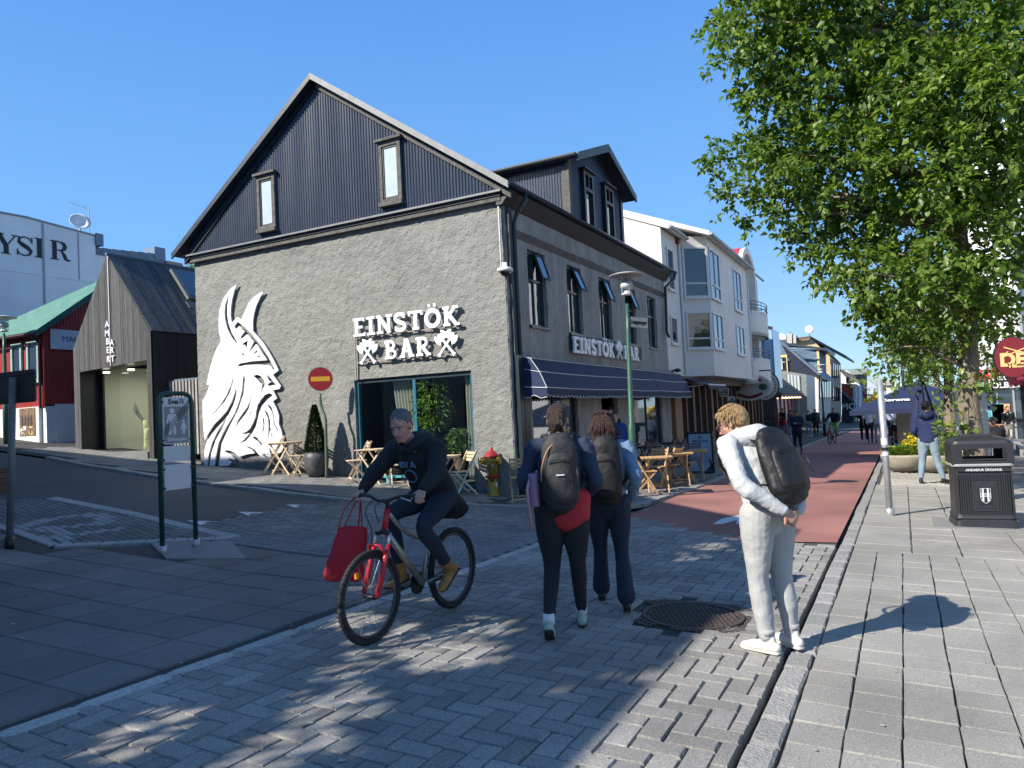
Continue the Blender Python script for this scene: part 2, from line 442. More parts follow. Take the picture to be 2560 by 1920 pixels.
# ---- thin light kerb on the left of the crossing
lk = struct(polysheet('left_kerb_bed', [(-4.46, -2), (-4.3, -2), (-4.1, 9.3), (-4.26, 9.3)], -.06, M_joint))
st = []; y = -1.6
while y < 9.2:
    L = rnd.uniform(.42, .62); t_ = (y+2)/11.3; st.append((-4.38+.2*t_, y+L/2, .13, L-.012, -.018, .004)); y += L
lay('kerb_stone', [unit_block('kerb_stone', mat('pale_kerb_stone', (.42, .41, .38), .9, (30, .25), (50, .8), rnd=.1, world_tex=True), .08, .02, i+25) for i in range(3)], lk, st, 60)
# ---- dark slabs of the near left pavement
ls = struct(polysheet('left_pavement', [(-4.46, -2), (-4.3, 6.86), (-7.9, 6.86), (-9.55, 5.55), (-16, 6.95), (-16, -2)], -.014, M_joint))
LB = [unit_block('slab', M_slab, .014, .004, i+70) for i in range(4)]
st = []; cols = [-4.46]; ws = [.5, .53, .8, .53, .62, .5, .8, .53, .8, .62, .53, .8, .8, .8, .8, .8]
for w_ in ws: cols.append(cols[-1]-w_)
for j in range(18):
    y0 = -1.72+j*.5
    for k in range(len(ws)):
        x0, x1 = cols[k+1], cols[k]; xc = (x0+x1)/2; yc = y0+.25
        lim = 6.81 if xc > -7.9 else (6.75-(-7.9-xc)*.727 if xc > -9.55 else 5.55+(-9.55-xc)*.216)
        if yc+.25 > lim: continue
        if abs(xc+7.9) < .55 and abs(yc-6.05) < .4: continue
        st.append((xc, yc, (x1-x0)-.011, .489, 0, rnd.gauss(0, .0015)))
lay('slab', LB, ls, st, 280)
M_slab_p = mat('pale_concrete_slab', (.21, .21, .205), .85, (30, .2), (100, .3), world_tex=True)
mb = MB(); c = [(-7.75, 5.83), (-6.95, 6.3), (-7.95, 6.95), (-8.75, 6.35)]
mb.prism([(x, y, H(x, y)+.004) for x, y in c], (0, 0, -.06)); mb.build('concrete_plinth', M_slab_p, ls)
# ---- paved crossing table of the side street
M_sett = mat('small_paver', (.19, .192, .195), .85, (60, .35), (140, .5), rnd=0, streak=(1.2, .3), world_tex=True)
tb = struct(polysheet('side_crossing', [(-9.4, 6.85), (-4.28, 6.75), (-4.1, 9.2), (-4.4, 11.4), (-7.0, 11.6), (-8.9, 10.4), (-9.4, 9.0)], -.013, M_joint))
SS = [unit_block('small_paver', M_sett, .05, .012, i+80) for i in range(3)]
st = []
for j in range(34):
    for i in range(30):
        x = -9.35+(i+.5+(j % 2)*.5)*.175+.0; y = 6.86+(j+.5)*.14
        if x > -4.32 or x < -9.4+max(0, y-9)*.35 or y > 11.5-max(0, -7.0-x)*.6: continue
        st.append((x, y, .165, .13, 0, rnd.gauss(0, .0015)))
lay('small_paver', SS, tb, st, 300, mat('small_paver_worn', (.205, .198, .185), .85, (60, .35), (140, .5), isl=.2, streak=(1.2, .3), world_tex=True))
# ---- side street asphalt
side = polysheet('side_street', [(-9.25, 6.5), (-9.25, 9.2), (-8.8, 10.36), (-10.4, 10.2), (-11.35, 10.25), (-14.5, 10.7), (-20, 11.5), (-30, 11.5), (-60, 11.5), (-60, 5), (-16, 6.5)], -.02, M_asphalt)
# white yield triangles
for tri in (((-9.75, 7.72), (-9.17, 7.96), (-9.21, 7.52)), ((-9.68, 8.63), (-9.12, 8.94), (-9.14, 8.42)), ((-9.55, 9.56), (-9.02, 9.85), (-8.99, 9.33))):
    mb = MB(); mb.add([(x, y, H(x, y)-.012) for x, y in tri], [(0, 2, 1)]); mb.build('yield_marking', M_roadpaint, side)
# ---- parking bay of setts with white border and a wheelchair mark
bay = polysheet('parking_bay', [(-8.11, 7.17), (-9.69, 5.63), (-11.57, 6.02), (-15.2, 6.8), (-14.9, 7.65), (-14.1, 8.2)], -.018, M_joint)
bay['kind'] = 'structure'
M_bayp = mat('bay_paver', (.165, .16, .15), .85, (60, .3), (140, .5), isl=.18, streak=(1.4, .2), world_tex=True)
M_bayw = mat('white_painted_paver', (.3, .31, .32), .8, (30, .25), (140, .5), world_tex=True)
def inside(p, poly):
    c_ = False; n = len(poly)
    for i in range(n):
        (x1, y1), (x2, y2) = poly[i], poly[(i+1) % n]
        if (y1 > p[1]) != (y2 > p[1]) and p[0] < (x2-x1)*(p[1]-y1)/(y2-y1)+x1: c_ = not c_
    return c_
BAY = [(-8.35, 7.12), (-9.69, 5.8), (-11.57, 6.14), (-15.0, 6.9), (-14.8, 7.65), (-14.0, 8.06)]
def seg_d(p, a, b):
    ax, ay = a; bx, by = b; t_ = max(0, min(1, ((p[0]-ax)*(bx-ax)+(p[1]-ay)*(by-ay))/((bx-ax)**2+(by-ay)**2))); return math.hypot(p[0]-ax-t_*(bx-ax), p[1]-ay-t_*(by-ay))
wheel = [gnd(*p) for p in [(0, 1152), (40, 1142), (70, 1130), (120, 1118), (180, 1110), (215, 1113), (232, 1122), (215, 1130), (120, 1138), (60, 1142)]]
wheel2 = [gnd(*p) for p in [(45, 1160), (120, 1160), (180, 1150), (262, 1140)]]
wheel3 = [gnd(*p) for p in [(70, 1178), (130, 1172), (130, 1150), (100, 1140)]]
def near_mark(x, y):
    for ln in (wheel, wheel2, wheel3):
        for a, b in zip(ln, ln[1:]):
            if seg_d((x, y), (a.x, a.y), (b.x, b.y)) < .11: return True
    return False
dk, wt = MB(), MB(); UB = unit_block('u', M_bayp, .06, .01, 5)
ang = R(-16); ca, sa = math.cos(ang), math.sin(ang)
for j in range(-5, 60):
    for i in range(-80, 60):
        u = (i+.5+(j % 2)*.5)*.2; v = (j+.5)*.105; x = -9+u*ca-v*sa; y = 5.5+u*sa+v*ca
        if not inside((x, y), BAY): continue
        Mw = Matrix.Translation((x, y, H(x, y)-.004+rnd.gauss(0, .001))) @ tilt(x, y, ang).to_4x4() @ Matrix.Diagonal((.19, .095, 1, 1))
        (wt if near_mark(x, y) else dk).add([Mw @ q.co for q in UB.vertices], [tuple(p.vertices) for p in UB.polygons])
dk.build('bay_setts', M_bayp, bay, kind='stuff'); wt.build('wheelchair_mark', M_bayw, bay, kind='stuff')
def border(a, b, n, w_=.14):
    a, b = Vector((*a, 0)), Vector((*b, 0)); d = (b-a)/n; rz = math.atan2(d.y, d.x)
    return [((a+d*(i+.5)).x, (a+d*(i+.5)).y, d.length-.01, w_, rz, .004) for i in range(n)]
WBk = [unit_block('border_stone', mat('white_border_stone', (.33, .335, .33), .85, (30, .2), (90, .4), rnd=.06, world_tex=True), .05, .01, 90)]
lay('border_stone', WBk, bay, border((-8.1, 7.16), (-14.0, 8.18), 24, .2)+border((-8.15, 7.1), (-9.66, 5.68), 12, .2)+border((-9.72, 5.7), (-15.0, 6.85), 20, .14), 70)
# ---- pavement in front of the bar, with its kerb
def kerbed(name, edge, inner, dz, m, mk, up=.09):
    """raised pavement between the kerb line 'edge' and the line 'inner'"""
    o = struct(polysheet(name, edge+inner[::-1], dz, m)); return o
EDGE = [(-30, 11.62), (-20, 11.62), (-16.6, 11.2), (-14.5, 10.82), (-11.35, 10.4), (-10.4, 10.34), (-8.85, 10.5), (-7.7, 11.2), (-6.0, 11.9), (-4.7, 12.2), (-4.3, 12.9), (-4.12, 16)]
INNER = [(-30, 13.6), (-20, 13.6), (-12, 13.2), (-6, 13.2)]
wk = struct(polysheet('bar_pavement', EDGE+[(-4.1, 60), (-6.8, 60), (-6.8, 13.0), (-15.5, 13.0), (-18, 14.5), (-30, 14.5)], .0, M_joint))
FP = [unit_block('pavement_slab', mat('pavement_slab', (.20, .195, .185), .85, (40, .2), (100, .4), rnd=.13, streak=(1, .12), world_tex=True), .02, .006, i+95) for i in range(3)]
st = []
for j in range(90):
    y0 = 10.35+j*.3
    for i in range(44):
        x = -22+(i+.5+.5*(j % 2))*.415; y = y0+.15
        if x > -4.3 or y > 34: continue
        ey = float(np.interp(x, [e[0] for e in EDGE], [e[1] for e in EDGE]))
        if y-.15 < ey+.02: continue
        if x < -6.9 and y+.15 > (13.0 if x > -15.6 else 13.6): continue
        if x > -6.9 and x-.2 < -6.72: continue
        st.append((x, y, .405, .29, 0, .025+rnd.gauss(0, .0015)))
lay('pavement_slab', FP, wk, st, 300)
st = []
KS = [unit_block('kerb_stone', mat('pavement_kerb_stone', (.29, .28, .26), .9, (30, .2), (60, .7), rnd=.1, world_tex=True), .05, .012, i+110) for i in range(3)]
for (a, b) in zip(EDGE[1:], EDGE[2:]+[(-4.05, 60)]):
    L = math.dist(a, b); n = max(1, round(L/.8)); st += [(x, y, sx, .16, rz, .03) for x, y, sx, _, rz, _ in border(a, b, n)]
lay('kerb_stone', KS, wk, st, 200)
# ---- the red street and what lies beyond
red = polysheet('red_street', [(-4.06, 11.6), (-3.9, 11.05), (-2.2, 9.7), (-.83, 10.1), (-.83, 62), (-3.6, 62), (-4.02, 34)], -.006, M_red)
far_road = polysheet('far_street', [(-5.2, 62), (-.4, 62), (-.4, 160), (-5.2, 160)], -.012, M_asphalt)
mb = MB()
hb = [(1539, 1132), (1560, 1120), (1600, 1112), (1660, 1110), (1690, 1118), (1650, 1122), (1610, 1135), (1618, 1124), (1590, 1133), (1592, 1123), (1560, 1132)]
ps = [gnd(*p) for p in hb]; mb.add([(p.x, p.y, H(p.x, p.y)+.001) for p in ps], [tuple(range(len(ps)))])
for p in mb.v: pass
o = mb.build('painted_horn_mark', M_roadpaint, red)
if o.data.polygons[0].normal.z < 0: o.data.flip_normals()
# left side of the street beyond the bar
lfar = polysheet('left_far_pavement', [(-4.1, 34), (-3.7, 62), (-5.2, 62), (-5.2, 130), (-9.5, 130), (-9.5, 34)], -.004, M_asphalt)

mb = MB(); rf = random.Random(12)
for k in range(170):
    x, y = (rf.uniform(-9, -1), rf.uniform(2.2, 9)) if k % 3 else (rf.uniform(-.5, 2), rf.uniform(3, 12)); r_ = rf.uniform(.006, .02); n = 7; z = H(x, y)+.007
    mb.add([(x+r_*rf.uniform(.6, 1.3)*math.cos(6.283*i/n), y+r_*rf.uniform(.6, 1.3)*math.sin(6.283*i/n), z) for i in range(n)], [tuple(range(n))])
o = tag(mb.build('trodden_gum', mat('old_gum', (.34, .34, .32), .9), None, kind='stuff'), 'pale flecks of trodden gum scattered over the paving', 'litter')
# ---- manhole cover
mh = thing('manhole_cover', 'rusty round cast iron manhole cover set in the pavers beside the man in grey', 'manhole', (-1.62, 6.05, H(-1.62, 6.05)))
M_iron = mat('rusty_iron', (.085, .066, .055), .6, (40, .3), (80, .4), metal=.3, world_tex=True)
def disc(mb, cx, cy, r0, r1, z0, z1, n=40):
    vs = []
    for rr, z in ((r0, z0), (r0, z1), (r1, z1), (r1, z0)):
        for k in range(n):
            x, y = cx+rr*math.cos(2*math.pi*k/n), cy+rr*math.sin(2*math.pi*k/n); vs.append((x, y, H(x, y)+z))
    mb.add(vs, [(i*n+k, i*n+(k+1) % n, ((i+1) % 4)*n+(k+1) % n, ((i+1) % 4)*n+k) for i in range(4) for k in range(n)])
mb = MB(); disc(mb, -1.62, 6.05, .0005, .36, -.05, -.008); mb.build('cover', M_iron, mh)
mb = MB(); disc(mb, -1.62, 6.05, .37, .41, -.05, .003); mb.build('ring', M_iron, mh)
mb = MB()
for i in range(-8, 9):
    for j in range(-8, 9):
        x = -1.62+(i+.5*(j % 2))*.045; y = 6.05+j*.045
        if math.hypot(x+1.62, y-6.05) < .34:
            z = H(x, y); mb.prism([(x-.016, y-.011, z-.008), (x+.016, y-.014, z-.008), (x+.014, y+.014, z-.008), (x-.014, y+.012, z-.008)], (0, 0, .009))
mb.build('tread', M_iron, mh, kind='stuff')
mb = MB()
for k in range(8):
    a = 2*math.pi*k/8+.1
    for d_ in (.44, .49, .54):
        for s_ in (-2, -1, 0, 1, 2):
            aa = a+s_*.1; x = -1.62+d_*math.cos(aa); y = 6.05+min(d_, .5)*math.sin(aa)
            if abs(x+1.62) < .46 and abs(y-6.05) < .46:
                z = H(x, y); mb.prism([(x-.018, y-.018, z-.03), (x+.018, y-.018, z-.03), (x+.018, y+.018, z-.03), (x-.018, y+.018, z-.03)], (0, 0, .031))
mb.build('surround_setts', M_iron, mh, kind='stuff')
# ================================================================ THE BAR
BX0, BX1, BY0, BY1, WT = -15.62, -6.73, 12.82, 24.0, 5.93
RX, RZ, EZ = -11.27, 9.42, 6.02                    # ridge and eaves
M_render = mat('rough_grey_render', (.2, .203, .186), .7, (2.2, .16), (30, 1.15, 12), streak=(.4, .2), world_tex=True, spec=.6)
M_render_s = mat('old_grey_render', (.30, .298, .28), .85, (5, .3), (26, 1.0, 10), stretch=(3, 3, .7), streak=(.8, .25), world_tex=True)
M_corr = mat('dark_corrugated_steel', (.012, .023, .052), .42, (3, .2), spec=.4, world_tex=True)
M_roofdark = mat('dark_roof_steel', (.03, .038, .05), .4, (4, .2), spec=.6, world_tex=True)
M_verge = mat('grey_metal_flashing', (.17, .18, .18), .5, (6, .2), world_tex=True)
M_oldwood = mat('weathered_wood_trim', (.10, .098, .09), .85, (12, .45), (40, .6), world_tex=True)
M_teal = mat('teal_window_frame', (.015, .13, .19), .4)
M_navyframe = mat('dark_blue_window_frame', (.012, .03, .045), .4)
bar = thing('bar_building', 'corner bar with rough grey walls and black corrugated gable above a white horned head', 'building', (BX1, BY0, H(BX1, BY0)))

def grid_wall(us, zs, openings, P, amp, sc, skip=None, wob=0):
    """rough wall as a grid: P(u, z, depth) gives the point; cells inside openings are left out"""
    def fill(a, cuts, step):
        pts = sorted(set(cuts)); out = []
        for p, q in zip(pts, pts[1:]):
            n = max(1, round((q-p)/step)); out += [p+(q-p)*i/n for i in range(n)]
        return out+[pts[-1]]
    step = amp[1]; U = fill(0, [us[0], us[1]]+[o[0] for o in openings]+[o[1] for o in openings], step)
    Zs = fill(0, [zs[0], zs[1]]+[o[2] for o in openings]+[o[3] for o in openings], step)
    mb = MB(); idx = {}
    def inop(u, z): return any(o[0] < u < o[1] and o[2] < z < o[3] for o in openings)
    vs = []
    for j, z in enumerate(Zs):
        for i, u in enumerate(U):
            p = P(u, z, 0); d = (noise.fractal(Vector((p.x*sc, p.y*sc, p.z*sc)), .9, 2.1, 5)+.5*abs(noise.noise(Vector((p.x*sc*3, p.y*sc*3, p.z*sc*3)))))*amp[0]
            vs.append(P(u, z, d))
    nu = len(U); fs = []
    for j in range(len(Zs)-1):
        for i in range(nu-1):
            if inop((U[i]+U[i+1])/2, (Zs[j]+Zs[j+1])/2): continue
            fs.append((j*nu+i, j*nu+i+1, (j+1)*nu+i+1, (j+1)*nu+i))
    mb.add(vs, fs); return mb
GW = (-10.64, -7.64, .15, 2.52)                    # the big window
mb = grid_wall((BX0, BX1), (-.6, WT), [GW], lambda u, z, d: Vector((u+(-.03*(u > BX1-.01)), BY0-d, z)), (.011, .03), 7.0)
for (x0, x1, z0, z1) in (GW,):
    mb.quad((x0, BY0, z0), (x0, BY0+.22, z0), (x0, BY0+.22, z1), (x0, BY0, z1)); mb.quad((x1, BY0, z0), (x1, BY0, z1), (x1, BY0+.22, z1), (x1, BY0+.22, z0))
    mb.quad((x0, BY0, z1), (x0, BY0+.22, z1), (x1, BY0+.22, z1), (x1, BY0, z1)); mb.quad((x0, BY0, z0), (x1, BY0, z0), (x1, BY0+.22, z0), (x0, BY0+.22, z0))
mb.quad((BX0, BY0+.02, -.6), (BX0, BY1, -.6), (BX0, BY1, WT), (BX0, BY0+.02, WT))
mb.build('gable_wall', M_render, bar, False)
UPW = [(14.22+2.055*k-.44, 14.22+2.055*k+.44, 3.42, 5.03) for k in range(5)]
GFW = [(13.68, 16.08, .62, 2.35), (17.62, 18.86, -.2, 2.25), (20.2, 22.9, .42, 2.35)]
mb = grid_wall((BY0, BY1), (-.8, WT), UPW+GFW, lambda u, z, d: Vector((BX1+d, u, z)), (.02, .07), 2.2)
for (y0, y1, z0, z1) in UPW+GFW:
    a, b = BX1, BX1-.2
    mb.quad((a, y0, z0), (b, y0, z0), (b, y0, z1), (a, y0, z1)); mb.quad((a, y1, z0), (a, y1, z1), (b, y1, z1), (b, y1, z0))
    mb.quad((a, y0, z1), (b, y0, z1), (b, y1, z1), (a, y1, z1)); mb.quad((a, y0, z0), (a, y1, z0), (b, y1, z0), (b, y0, z0))
mb.build('street_wall', M_render_s, bar)
mb = MB(); mb.box(BX0, BX1-.03, BY1-.2, BY1, -.8, WT); mb.build('rear_wall', M_render_s, bar)
mb = MB(); mb.box(BX1-.35, BX1-.012, BY0+.012, BY0+.3, -.8, WT); mb.build('corner_core', M_render_s, bar)
M_band = mat('brown_band_render', (.105, .085, .07), .9, (6, .3), (26, 1, 10), world_tex=True)
mb = grid_wall((BY0+.3, BY1-.1), (5.17, 5.33), [], lambda u, z, d: Vector((BX1+.02+d, u, z)), (.02, .09), 2.2); mb.build('wall_band', M_band, bar)
# corrugated gable
def roof_z(x): return RZ-.06-abs(x-RX)*((RZ-EZ)/(RX-(-6.48) if x > RX else RX-(-16.02)))*(-1 if x > RX else 1)*(1 if x <= RX else 1)
def roofz(x): return (RZ-(x-RX)*(RZ-6.10)/(-6.5-RX)) if x > RX else (RZ-(RX-x)*(RZ-6.05)/(RX+16.02))
mb = MB(); x = BX0-.05; pts = []
while x < BX1+.12: pts.append(x); x += .018
vs = []
for i, x in enumerate(pts):
    d = .017*(1-math.cos(2*math.pi*x/.074)); zt = roofz(x)-.1; zb = 6.0-.055*0
    vs += [(x, BY0-.10-d, min(zb, zt-.005)), (x, BY0-.10-d, max(zt, zb+.0))]
mb.add(vs, [(2*i, 2*i+2, 2*i+3, 2*i+1) for i in range(len(pts)-1)]); mb.build('corrugated_cladding', M_corr, bar, True)
mb = MB(); mb.prism([(BX0, BY0-.06, 5.9), (BX1, BY0-.06, 5.9), (RX, BY0-.06, RZ-.15)], (0, .1, 0)); mb.build('gable_backing', M_dark, bar)
mb = MB()                                                                # screws: tiny raised heads in sloping rows
for r_ in range(5):
    zz = 6.35+r_*.62; x = BX0+.3
    while x < BX1-.1:
        if zz < roofz(x)-.25: mb.ball((x, BY0-.125, zz), .009, 5)
        x += .148
mb.build('screws', M_dark, bar, kind='stuff')
# trims
mb = MB(); mb.box(BX0-.22, BX1+.06, BY0-.2, BY0-.02, 5.955, 5.995); mb.build('drip_flashing', M_verge, bar)
mb = MB(); mb.box(BX0-.17, BX1+.02, BY0-.14, BY0-.02, 5.89, 5.95); mb.build('trim_board', M_dark, bar)
mb = MB(); mb.box(BX0-.12, BX1+.0, BY0-.115, BY0-.02, 5.80, 5.885); mb.build('wood_trim', M_oldwood, bar)
# roof: two slopes, verge boards
def slope(name, x0, x1, t, m):
    mb = MB(); z0, z1 = roofz(x0), roofz(x1)
    mb.prism([(x0, BY0-.3, z0), (x1, BY0-.3, z1), (x1, BY0-.3, z1-t), (x0, BY0-.3, z0-t)], (0, BY1-BY0+.45, 0)); return mb.build(name, m, bar)
slope('roof_slope', -16.02, RX, .07, M_roofdark); slope('roof_slope', RX+.002, -6.45, .07, M_roofdark)
for x0, x1 in ((-16.05, RX), (RX, -6.42)):
    mb = MB(); a, b = roofz(x0), roofz(x1)
    mb.prism([(x0, BY0-.345, a+.03), (x1, BY0-.345, b+.03), (x1, BY0-.345, b-.11), (x0, BY0-.345, a-.11)], (0, .04, 0)); mb.build('verge_board', M_verge if x1 > RX else M_roofdark, bar)
    mb = MB(); s_ = 1
    mb.prism([(x0+.25*(x0 < RX-1), BY0-.16, a-.13+.0), (x1-.05, BY0-.16, b-.13), (x1-.05, BY0-.16, b-.25), (x0+.25*(x0 < RX-1), BY0-.16, a-.25)], (0, .06, 0)); mb.build('rake_trim', M_oldwood if x1 > RX else M_dark, bar)
# soffit and cornice under the street eave
mb = MB(); mb.prism([(BX1+.03, BY0-.1, 5.72), (-6.5, BY0-.1, 5.97), (-6.5, BY0-.1, 6.02), (BX1-.1, BY0-.1, 6.02), (BX1-.1, BY0-.1, 5.72)], (0, BY1-BY0+.2, 0)); mb.build('eave_cornice', M_dark, bar)
mb = MB(); pr = []
for k in range(9):
    a = math.pi*k/8; pr.append((-6.43-.065*math.cos(a), -.065*math.sin(a)))
prof = [(x, BY0-.33, 6.06+z) for x, z in pr]+[(x-.006*(1 if x > -6.43 else -1), BY0-.33, 6.06+z+.008) for x, z in pr[::-1]]
mb.prism(prof, (0, BY1-BY0+.75, 0)); mb.build('gutter', mat('dark_blue_gutter', (.015, .03, .05), .35), bar, True)
M_pipe = mat('dark_teal_pipe', (.01, .022, .03), .4)
mb = MB(); mb.tube([(-6.42, 13.2, 6.0), (-6.42, 13.2, 5.85), (-6.58, 13.12, 5.6), (-6.64, 13.08, 5.4), (-6.64, 13.08, 4.5), (-6.64, 13.08, .1)], .045, n=10); mb.build('downpipe', M_pipe, bar, True)
mb = MB(); mb.tube([(-6.42, 24.3, 6.0), (-6.45, 24.25, 5.8), (-6.62, 23.75, 5.5), (-6.64, 23.7, 4.0), (-6.6, 23.8, 3.85)], .045, n=8); mb.build('downpipe', M_pipe, bar, True)
mb = MB(); mb.box(BX1+.01, BX1+.13, 12.9, 13.34, -.3, 2.75); mb.build('corner_casing', M_pipe, bar)
mb = MB(); mb.box(BX1-.01, BX1+.07, 12.9, 13.05, 2.75, 5.7); mb.build('corner_board', mat('grey_pipe_chase', (.06, .065, .065), .7, (8, .3)), bar)
mb = MB(); mb.tube([(-6.8, BY0-.06, 5.8), (-6.8, BY0-.06, 4.45)], .018, n=6); mb.build('cable', M_steel, bar)
cctv = thing('security_camera', 'white dome security camera high on the corner of the grey bar', 'security camera', (-6.72, 12.72, 4.4))
mb = MB(); mb.lathe([(.0, 4.56), (.05, 4.55), (.055, 4.46), (.15, 4.44), (.16, 4.38), (.12, 4.37), (0, 4.37)], (-6.68, 12.68, 0)); mb.build('housing', mat('white_plastic', (.75, .76, .76), .35), cctv, True)
mb = MB(); mb.ball((-6.68, 12.68, 4.37), (.1, .1, .09), 14); mb.build('dome', M_black, cctv, True)

# ---- windows
def window_x(x, y0, y1, z0, z1, parent, mf, mg, cols=2, split=.62, fw=.055, open_=None, depth=.08, glassname='pane'):
    """window in a wall that faces +X"""
    f = MB(); f.box(x-depth, x, y0, y0+fw, z0, z1); f.box(x-depth, x, y1-fw, y1, z0, z1); f.box(x-depth, x, y0+fw, y1-fw, z0, z0+fw); f.box(x-depth, x, y0+fw, y1-fw, z1-fw, z1)
    zm = z0+(z1-z0)*split
    if split < 1: f.box(x-depth, x-.004, y0+fw, y1-fw, zm-fw/2, zm+fw/2)
    for c in range(1, cols):
        yc = y0+(y1-y0)*c/cols; f.box(x-depth, x-.008, yc-fw*.35, yc+fw*.35, z0+fw, z1-fw)
    fo = f.build('window', mf, parent)
    g = MB(); g.box(x-depth*.6, x-depth*.6+.01, y0+fw, y1-fw, z0+fw, z1-fw); g.build(glassname, mg, fo)
    if open_:
        s = MB(); yl = (y0+y1)/2+.01; yr = y1-.02; hh = z1-.03-zm; w = .04
        Mx = Matrix.Translation((x+.01, 0, z1-.03)) @ Matrix.Rotation(-R(open_), 4, 'Y')
        for b in ((0, .04, yl, yl+w, -hh, 0), (0, .04, yr-w, yr, -hh, 0), (0, .04, yl+w, yr-w, -hh, -hh+w), (0, .04, yl+w, yr-w, -w, 0)): s.box(*b, M=Mx)
        so = s.build('open_sash', mf, fo)
        return fo, (Mx, yl+w, yr-w, -hh+w, -w)
    return fo, None
M_upglass = mat('upper_window_glass', (.02, .03, .035), .03, spec=1.0, coat=.6)
for k, (y0, y1, z0, z1) in enumerate(UPW):
    fo, s = window_x(BX1-.08, y0, y1, z0, z1, bar, M_navyframe, M_upglass, open_=(0, 22, 20, 20, 0)[k] or (18 if k == 0 else None))
    if s:
        Mx, a, b, c, d = s; g = MB(); g.box(.015, .022, a, b, c, d, M=Mx); g.build('pane', M_upglass, fo)
    mb = MB(); mb.box(BX1-.1, BX1+.05, y0-.02, y1+.02, z0-.05, z0); mb.build('sill', M_navyframe, bar)
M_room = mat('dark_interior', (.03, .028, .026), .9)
# ground floor windows: glass shows the street reflected
for (y0, y1, z0, z1), c in ((GFW[0], 2), (GFW[2], 2)):
    window_x(BX1-.06, y0, y1, z0, z1, bar, M_dark, M_glassblue, cols=c, split=1, fw=.07)
d = GFW[1]; f = MB(); f.box(BX1-.2, BX1-.12, d[0], d[0]+.1, d[2], d[3]); f.box(BX1-.2, BX1-.12, d[1]-.1, d[1], d[2], d[3]); f.box(BX1-.2, BX1-.12, d[0]+.1, d[1]-.1, d[3]-.12, d[3])
dr = f.build('doorway', M_dark, bar)
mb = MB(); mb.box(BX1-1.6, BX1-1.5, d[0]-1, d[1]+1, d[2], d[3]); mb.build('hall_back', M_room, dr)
# big gable window: room behind the glass
gx0, gx1, gz0, gz1 = GW; yF = BY0+.1
mx = at_y(*Z2(1637, 970), BY0).x
f = MB()
for b in ((gx0, gx0+.06, gz0, gz1), (gx1-.06, gx1, gz0, gz1), (gx0+.06, gx1-.06, gz0, gz0+.07), (mx-.035, mx+.035, gz0+.07, gz1-.09)): f.box(b[0], b[1], yF-.04, yF+.05, b[2], b[3])
wf = f.build('shop_window', M_teal, bar)
f = MB(); f.box(gx0+.06, gx1-.06, yF-.04, yF+.05, gz1-.09, gz1); f.build('head_rail', M_navyframe, wf)
f = MB(); f.box(gx0+.06, mx-.035, yF, yF+.008, gz0+.07, gz1-.09); f.build('pane', M_shop, wf)
f = MB(); f.box(mx+.035, gx1-.06, yF, yF+.008, gz0+.07, gz1-.09); f.build('pane', M_shop, wf)
f = MB(); f.box(gx0-.02, gx1+.03, BY0-.09, BY0+.06, gz0-.06, gz0); f.build('sill', M_teal, wf)
f = MB()
f.quad((gx0-1.5, BY0+3, -.1), (gx1+.5, BY0+3, -.1), (gx1+.5, BY0+3, 2.9), (gx0-1.5, BY0+3, 2.9)); f.quad((gx0-1.5, BY0+.25, .1), (gx1+.5, BY0+.25, .1), (gx1+.5, BY0+3, .1), (gx0-1.5, BY0+3, .1))
f.quad((gx0-1.5, BY0+.25, 2.8), (gx0-1.5, BY0+3, 2.8), (gx1+.5, BY0+3, 2.8), (gx1+.5, BY0+.25, 2.8)); f.quad((gx0-1.5, BY0+.25, .1), (gx0-1.5, BY0+3, .1), (gx0-1.5, BY0+3, 2.8), (gx0-1.5, BY0+.25, 2.8)); f.quad((gx1+.5, BY0+.25, .1), (gx1+.5, BY0+.25, 2.8), (gx1+.5, BY0+3, 2.8), (gx1+.5, BY0+3, .1))
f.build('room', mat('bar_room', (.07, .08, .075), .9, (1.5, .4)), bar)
M_curtain = mat('cream_curtain', (.5, .47, .4), .9)
def curtain(x0, x1, z0, z1, y, parent, waves=10, lean=0):
    mb = MB(); n = waves*8; vs = []
    for j in range(9):
        t_ = j/8
        for i in range(n+1):
            u = i/n; vs.append((x0+(x1-x0)*u+lean*(1-t_)*(1-u*.4), y+.045*math.sin(u*waves*2*math.pi+.5*math.sin(t_*3)), z0+(z1-z0)*t_))
    mb.add(vs, [(j*(n+1)+i, j*(n+1)+i+1, (j+1)*(n+1)+i+1, (j+1)*(n+1)+i) for j in range(8) for i in range(n)])
    return tag(mb.build('curtain', M_curtain, None, True), *parent)
curtain(-9.85, -9.2, .3, 2.45, yF+.22, ('cream curtain gathered behind the left pane of the big window', 'curtain'), 8, .25)
curtain(-7.98, -7.62, .3, 2.45, yF+.2, ('cream curtain hanging at the right end of the big window', 'curtain'), 5)

